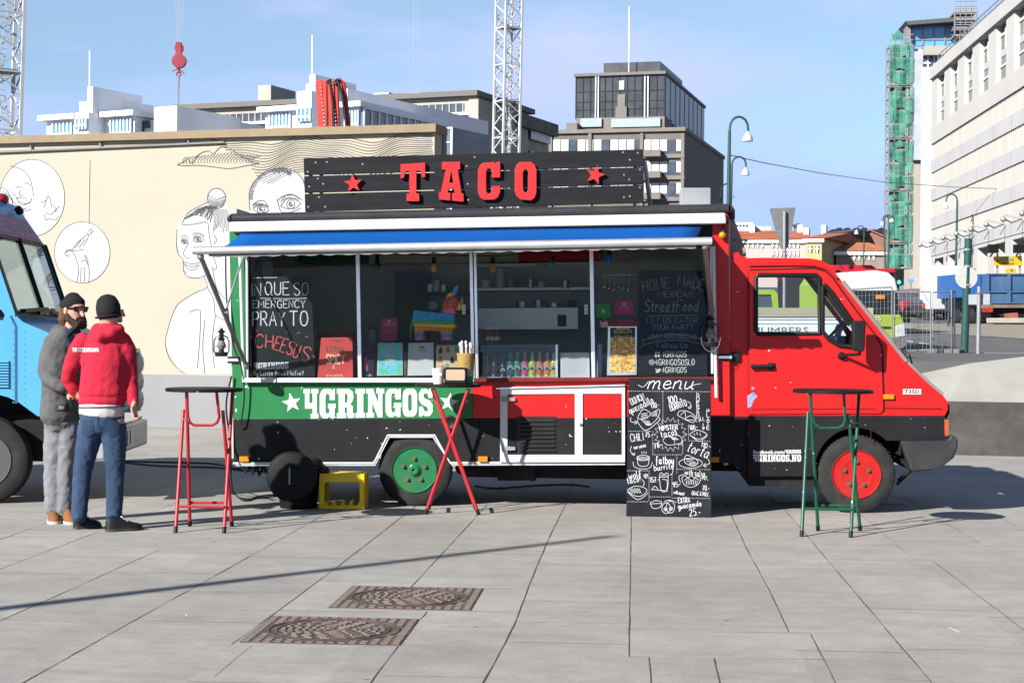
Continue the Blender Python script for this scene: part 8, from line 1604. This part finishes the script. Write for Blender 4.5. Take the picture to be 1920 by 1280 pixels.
b = M(); b.prism(vp([(1570, 612), (1672, 612), (1672, 616), (1570, 616)]), -.03, 0); b.prism(vp([(1572, 622), (1660, 622), (1660, 634), (1572, 634)]), -.03, 0); b.build('grille', m_blackplastic, t)
b = M(); b.prism(vp([(1560, 632), (1699, 632), (1698, 648), (1690, 654), (1560, 654)]), -.12, .2); b.build('bumper', mat('bumper_grey', (.14, .14, .145), .6), t, bevel=.03)
b = M(); b.prism(vp([(1676, 612), (1695, 606), (1697, 630), (1680, 632)]), -.04, .2); b.build('headlight', mat('lamp_clear', (.45, .47, .48), .1), t, bevel=.02)
b = M(); put_hand(b, VF, -.03, 1.6, 'RS', 1638, 600, 6, fit=14); b.build('lettering', m_letter, t)
b = M(); b.bar(VF.L(1600, 585, .2), VF.L(1560, 540, 1.0), .05); b.build('wiper', m_blackplastic, t)
b = M(); q = VF.L(1702, 590, .3); b.box(q.x - .12, q.x + .12, .25, .45, q.z - .25, q.z + .25); b.build('wing_mirror', m_blackplastic, t, bevel=.05)
for x in (xl + .25, xr_ - .2):
    for y in (.8, 4.3): b = M(); b.lathe((x - .12, y, zg + .34), (1, 0, 0), [(0, .34), (.24, .34)], 20); b.build('wheel', m_rubber, t)
# coach behind the van
fr = Fr(at(1615, 600, 78), R(4)); t = fr.thing('coach', 'dark coach with a red rounded roof pod behind the white van', 'coach'); zg = slope_z(78) - fr.O.z
b = M(); q = fr.P2([(1540, 512), (1676, 512), (1680, 520), (1684, 600), (1540, 600)]); b.prism(q, 0, 9); b.build('body', mat('coach_dark', (.03, .02, .022), .3), t, bevel=.1)
b = M(); b.prism(fr.P2([(1540, 507), (1676, 503), (1678, 512), (1540, 513)]), -.2, 9.1); b.build('roof', mat('coach_red', (.42, .02, .03), .35), t, bevel=.06); b = M(); b.prism(fr.P2([(1556, 503), (1566, 496), (1640, 496), (1652, 504), (1652, 507), (1556, 508)]), .5, 4); b.build('roof_pod', mat('coach_red', (.42, .02, .03), .35), t, bevel=.08)
for x in (fr.L(1548, 600).x, fr.L(1672, 600).x): b = M(); b.lathe((x - .15, 1.5, zg + .48), (1, 0, 0), [(0, .48), (.3, .48)], 20); b.build('wheel', m_rubber, t)
# blue dump truck
DF = Fr(at(1850, 612, 97), R(5)); t = DF.thing('dump_truck', 'blue skip dump truck seen from behind at the right edge', 'truck'); zg = slope_z(97) - DF.O.z; m_sk = mat('skip_blue', (.05, .12, .25), .6, var=.2, scale=.8, dirt=.5, dirtc=(.14, .13, .13))
dq = lambda pts: DF.P2(pts)
b = M(); b.prism(dq([(1851, 513), (1960, 513), (1960, 569), (1849, 570)]), 0, 5.5, ); b.build('skip_body', m_sk, t)
b = M()
for x, w in ((1852, 1.5), (1891, 3), (1935, 1.5)): b.prism(dq([(x - w, 513), (x + w, 513), (x + w, 569), (x - w, 569)]), -.12, -.005)
for y in (514, 547, 568): b.prism(dq([(1849, y - 1.3), (1960, y - 1.3), (1960, y + 1.3), (1849, y + 1.3)]), -.1, -.004)
b.build('skip_ribs', m_sk, t)
b = M(); b.prism(dq([(1818, 512), (1849, 513), (1849, 560), (1818, 556)]), .8, 5.5); b.build('side_body', mat('clean_blue', (.03, .12, .34), .4), t)
b = M(); q = DF.L(1880, 497, 6.0); b.box(DF.L(1812, 500).x, DF.L(1890, 500).x, 5.8, 8.2, zg + 1.0, DF.L(1850, 499, 6).z); b.build('cab', m_white, t, bevel=.1)
b = M(); b.prism(dq([(1873, 497), (1886, 497), (1886, 512), (1873, 512)]), 4.8, 5.4); b.build('exhaust_stack', m_metal, t)
b = M(); b.prism(dq([(1849, 571), (1960, 571), (1960, 577), (1849, 577)]), -.2, 5.5); b.build('chassis_rail', mat('rusty_frame', (.2, .15, .11), .8, var=.3, scale=1), t)
b = M(); b.prism(dq([(1846, 596), (1960, 596), (1960, 605), (1846, 605)]), -.5, -.3); b.build('rear_bumper', mat('bumper_pale', (.42, .38, .33), .7), t)
b = M(); b.prism(dq([(1856, 577), (1950, 577), (1940, 597), (1866, 597)]), .2, 5.0); b.build('underframe', m_dark, t); b = M(); b.prism(dq([(1884, 588), (1904, 586), (1906, 596), (1886, 597)]), -.3, .2); b.build('tow_hitch', mat('hitch_red', (.35, .1, .09), .6), t)
b = M(); b.prism(dq([(1841, 577), (1858, 577), (1858, 585), (1841, 585)]), -.3, 0); b.build('tail_light', mat('tail_red', (.4, .03, .02), .3), t)
for x, y in ((1808, 6.5), (1820, 2.8), (1832, 1.4), (1952, 1.4)): q = DF.L(x, 600, 0); b = M(); b.lathe((q.x - .1, y, zg + .5), (1, 0, 0), [(0, .5), (.05, .52), (.35, .52), (.4, .3), (.4, .001)], 24); b.build('wheel', m_rubber, t, smooth=True)
# direction sign
fr = Fr(at(1890, 500, 108), R(6)); t = fr.thing('direction_sign', 'yellow road direction sign with a green panel and two lamps over the dump truck', 'road sign'); m_yel = mat('sign_yellow', (.72, .42, .02), .5); zg = slope_z(108) - fr.O.z
b = M(); b.prism(fr.P2([(1864, 481), (1916, 480), (1917, 498), (1865, 498)]), 0, .1); b.prism(fr.P2([(1886, 504), (1905, 503), (1905, 512), (1886, 512)]), 0, .1); b.build('sign_plate', m_yel, t)
b = M(); b.prism(fr.P2([(1877, 483), (1900, 483), (1900, 488), (1877, 488)]), -.03, 0); b.build('green_panel', mat('sign_green', (.02, .3, .18), .5), t)
b = M(); put_font(b, fr, 'SENTRUM', 1878, 487.5, 4, -.05, fit=21); b.build('lettering', m_white, t); b = M(); put_font(b, fr, 'OPPLYSN', 1877, 496.5, 4.5, -.03, fit=24); put_lines(b, fr, -.03, 1, [[(1869, 489), (1875, 489)], [(1871, 487), (1868.5, 489), (1871, 491)], [(1897, 510), (1897, 505)], [(1895, 507), (1897, 504.5), (1899, 507)]], smooth=False); b.build('marks', m_blackplastic, t, fix=False)
b = M()
for x in (1870, 1912): q = fr.L(x, 490, .2); b.tube([(q.x, .2, zg), (q.x, .2, q.z + .5)], .07, 8)
b.build('pole', m_galv, t)
for x in (1862, 1910): b = M(); q = fr.L(x, 466, -.6); b.box(q.x - .3, q.x + .3, -.8, -.4, q.z - .28, q.z + .25); b.tube([(q.x, -.5, q.z - .3), (q.x + .1, .1, fr.L(x, 481).z)], .05, 6); b.build('sign_lamp', m_blackplastic, t)
# traffic light, small signs and cars far up the street
fr = Fr(at(1685, 540, 112), 0.0); t = fr.thing('traffic_light', 'traffic light showing green at the foot of the scaffold', 'traffic light'); zg = slope_z(112) - fr.O.z; b = M(); q = fr.L(1684, 520); b.tube([(q.x, 0, zg), (q.x, 0, q.z + .6)], .08, 8); b.build('pole', m_post, t); b = M(); b.box(q.x - .2, q.x + .2, -.3, -.05, q.z - .55, q.z + .5); b.build('housing', m_blackplastic, t)
m_gl = bpy.data.materials.new('green_signal'); m_gl.use_nodes = True; m_gl.node_tree.nodes['Principled BSDF'].inputs['Base Color'].default_value = (.02, .4, .25, 1); m_gl.node_tree.nodes['Principled BSDF'].inputs['Emission Color'].default_value = (.05, 1, .6, 1); m_gl.node_tree.nodes['Principled BSDF'].inputs['Emission Strength'].default_value = .6
b = M(); b.lathe((q.x, -.3, q.z - .32), (0, -1, 0), [(0, .13), (.04, .1)], 12); b.build('green_light', m_gl, t)
fr = Fr(at(1790, 520, 128), 0.0); t = fr.thing('traffic_light', 'dark traffic light on the lamp post before the pale building', 'traffic light'); b = M(); q = fr.L(1789, 528); b.box(q.x - .25, q.x + .25, -.4, -.1, q.z - .6, q.z + .6); b.build('housing', m_blackplastic, t, bevel=.03); b = M(); b.tube([(q.x, 0, slope_z(128) - fr.O.z), (q.x, 0, q.z + .7)], .08, 8); b.build('pole', m_post, t)
def car(label, px, py, Y, yaw, c, grp='cars up the street', rear=True):
    p = at(px, py, Y); p.z = slope_z(Y) + .02; fr = Fr(p, yaw); t = fr.thing('parked_car', label, 'car', grp); m = mat('car_paint', c, .3, var=.06, coat=.4)
    b = M(); b.prism([(-.88, .3), (.88, .3), (.9, .8), (.82, .98), (-.82, .98), (-.9, .8)], 0, 4.1); b.build('body', m, t, bevel=.08)
    b = M(); b.hexa([(-.8, .25, .96), (.8, .25, .96), (.8, 3.0, .96), (-.8, 3.0, .96)], [(-.62, .9, 1.45), (.62, .9, 1.45), (.62, 2.3, 1.45), (-.62, 2.3, 1.45)]); b.build('cabin', m_dglass, t, bevel=.05); b = M(); b.box(-.62, .62, .9, 2.3, 1.44, 1.5); b.build('roof', m, t, bevel=.03)
    for s in (-1, 1):
        b = M(); b.box(s * .82 - .1, s * .82 + .1, -.04, .05, .68, .9); b.build('tail_light', mat('tail_red', (.45, .03, .02), .3), t)
        for y in (.8, 3.3): b = M(); b.lathe((s * .8 - .1, y, .31), (1, 0, 0), [(0, .31), (.2, .31)], 16); b.build('wheel', m_rubber, t)
    b = M(); b.box(-.26, .26, -.03, .02, .5, .62); b.build('number_plate', m_white, t)
car('red car in the street seen through the mesh fence', 1718, 590, 107, R(14), (.3, .05, .05)); car('dark car with red tail lights right of the red car', 1756, 588, 104, R(5), (.03, .035, .04))
fr = Fr(at(1712, 560, 122), 0.0); t = fr.thing('parked_van', 'van with a fluorescent yellow rear beyond the two cars', 'van'); zg = slope_z(122) - fr.O.z; b = M(); b.box(-.2, 3.6, 0, 5, zg + .4, fr.L(1730, 541).z); b.build('body', mat('van_grey', (.12, .12, .13), .5), t, bevel=.1); b = M(); b.prism(fr.P2([(1728, 539), (1743, 538), (1744, 546), (1728, 547)]), -.06, -.01); b.build('warning_panel', mat('fluorescent_yellow', (.6, .75, .03), .6), t)
for x in (.1, 3.2): b = M(); b.lathe((x - .1, 1, zg + .36), (1, 0, 0), [(0, .36), (.25, .36)], 16); b.build('wheel', m_rubber, t)
for i, (x0, x1, y0, y1, l) in enumerate([(1703, 1714, 523, 530, 'left of the blue and white ones'), (1726, 1735, 519, 528, 'between two others'), (1736, 1746, 518, 526, 'nearest the pale building')]):
    fr = Fr(at(x0, y1, 130), 0.0); t = fr.thing('street_sign', 'small blue and white street sign under the sheeting, ' + l, 'street sign', 'small street signs'); b = M(); b.prism(fr.P2([(x0, y0), (x1, y0), (x1, y1), (x0, y1)]), 0, .06); b.build('sign_plate', mat('sign_blue', (.15, .32, .6), .5) if i != 2 else m_white, t); q = fr.L((x0 + x1) / 2, y1); b = M(); b.tube([(q.x, .1, slope_z(130) - fr.O.z), (q.x, .1, q.z + .3)], .06, 6); b.build('pole', m_galv, t)
# people far up the street
def far_person(px, py, Y, c, label):
    p = at(px, py, Y); p.z = slope_z(Y); fr = Fr(p, R(20)); t = fr.thing('person', label, 'person')
    blob('body', [([(-.09, 0, .08), (-.09, .02, .5), (-.08, 0, .9)], [.06, .07, .1]), ([(.1, -.1, .08), (.09, -.02, .5), (.08, 0, .9)], [.06, .07, .1]), ([(0, 0, .9), (0, 0, 1.2), (0, 0, 1.42)], [(.17, .12), (.2, .13), (.16, .11)], X), ([(-.2, 0, 1.38), (-.28, .02, 1.1), (-.26, -.08, .85)], [.06, .055, .04]), ([(.2, 0, 1.38), (.28, .02, 1.1), (.26, -.08, .85)], [.06, .055, .04]), ([(0, 0, 1.4), (0, 0, 1.56)], [.06, .06]), ([(0, 0, 1.58), (0, 0, 1.72)], [.09, .085])], .02, mat('street_clothes', c, .9), t, it=3)
far_person(1781, 600, 92, (.03, .035, .06), 'small figure in dark clothes walking on the pavement beyond the fence')
# green pickup and the lettered flatbed seen through the cab
fr = Fr(at(1440, 640, 30), GRID); t = fr.thing('flatbed_truck', 'white flatbed truck lettered NUMBERS with a tan rail, seen through the cab window', 'truck'); zg = 0 - fr.O.z
b = M(); b.prism(fr.P2([(1340, 595), (1632, 595), (1632, 648), (1340, 648)]), 0, .06); b.prism(fr.P2([(1340, 596), (1632, 596), (1632, 599), (1340, 599)]), -.02, 0); b.prism(fr.P2([(1340, 604), (1632, 604), (1632, 606), (1340, 606)]), -.02, 0, mi=1); b.build('side_board', [m_white, m_bg], t)
b = M(); b.prism(fr.P2([(1336, 577), (1637, 577), (1637, 594), (1336, 594)]), -.03, 2.0); b.build('top_rail', mat('tan_rail', (.32, .28, .2), .8, var=.1), t)
b = M(); put_font(b, fr, 'NUMBERS', 1408, 626, 13, -.006, fit=108); b.build('lettering', mat('grey_letters', (.12, .12, .13), .6), t)
b = M(); b.prism(fr.P2([(1340, 649), (1632, 649), (1632, 668), (1340, 668)]), .2, 2.0); b.build('chassis', m_dark, t)
for x in (1380, 1590): q = fr.L(x, 660); b = M(); b.lathe((q.x, .05, zg + .42), (0, 1, 0), [(0, .42), (.3, .42)], 24); b.build('wheel', m_rubber, t)
fr = Fr(at(1430, 600, 37), GRID); t = fr.thing('pickup_truck', 'lime green pickup cab behind the flatbed, seen through the cab window', 'pickup'); zg = slope_z(37) - fr.O.z
b = M(); b.prism(fr.P2([(1390, 543), (1450, 543), (1458, 550), (1461, 600), (1390, 600)]), 0, 1.7, holes=[fr.P2([(1400, 552), (1446, 552), (1449, 576), (1400, 576)])]); b.build('cab', m_vg, t); b = M(); b.prism(fr.P2([(1400, 552), (1446, 552), (1449, 576), (1400, 576)]), .05, .07); b.build('cab_window', m_dglass, t)
b = M(); b.box(fr.L(1380, 600).x, fr.L(1520, 600).x, 0, 1.7, zg + .35, fr.L(1450, 592).z); b.build('bonnet', m_vg, t, bevel=.05)
for x in (1395, 1500): q = fr.L(x, 600); b = M(); b.lathe((q.x, -.02, zg + .33), (0, 1, 0), [(0, .33), (.22, .33)], 20); b.build('wheel', m_rubber, t)

# flagpole out of sight on the left whose long shadow crosses the paving
tip = gp(1150, 1005); hh = 7.5; L = hh / math.tan(SUN_EL); fr = Fr(V((tip.x - L * .7071, tip.y - L * .7071, 0)), 0.0); t = fr.thing('lamp_pole', 'slim grey pole outside the left edge casting the long shadow on the paving', 'pole')
b = M(); b.tube([(0, 0, 0), (0, 0, hh)], [.1, .05], 12); b.build('pole', m_galv, t, smooth=True); b = M(); b.lathe((0, 0, 0), (0, 0, 1), [(0, .16), (.04, .16), (.06, .12)], 16); b.build('base_plate', m_galv, t)
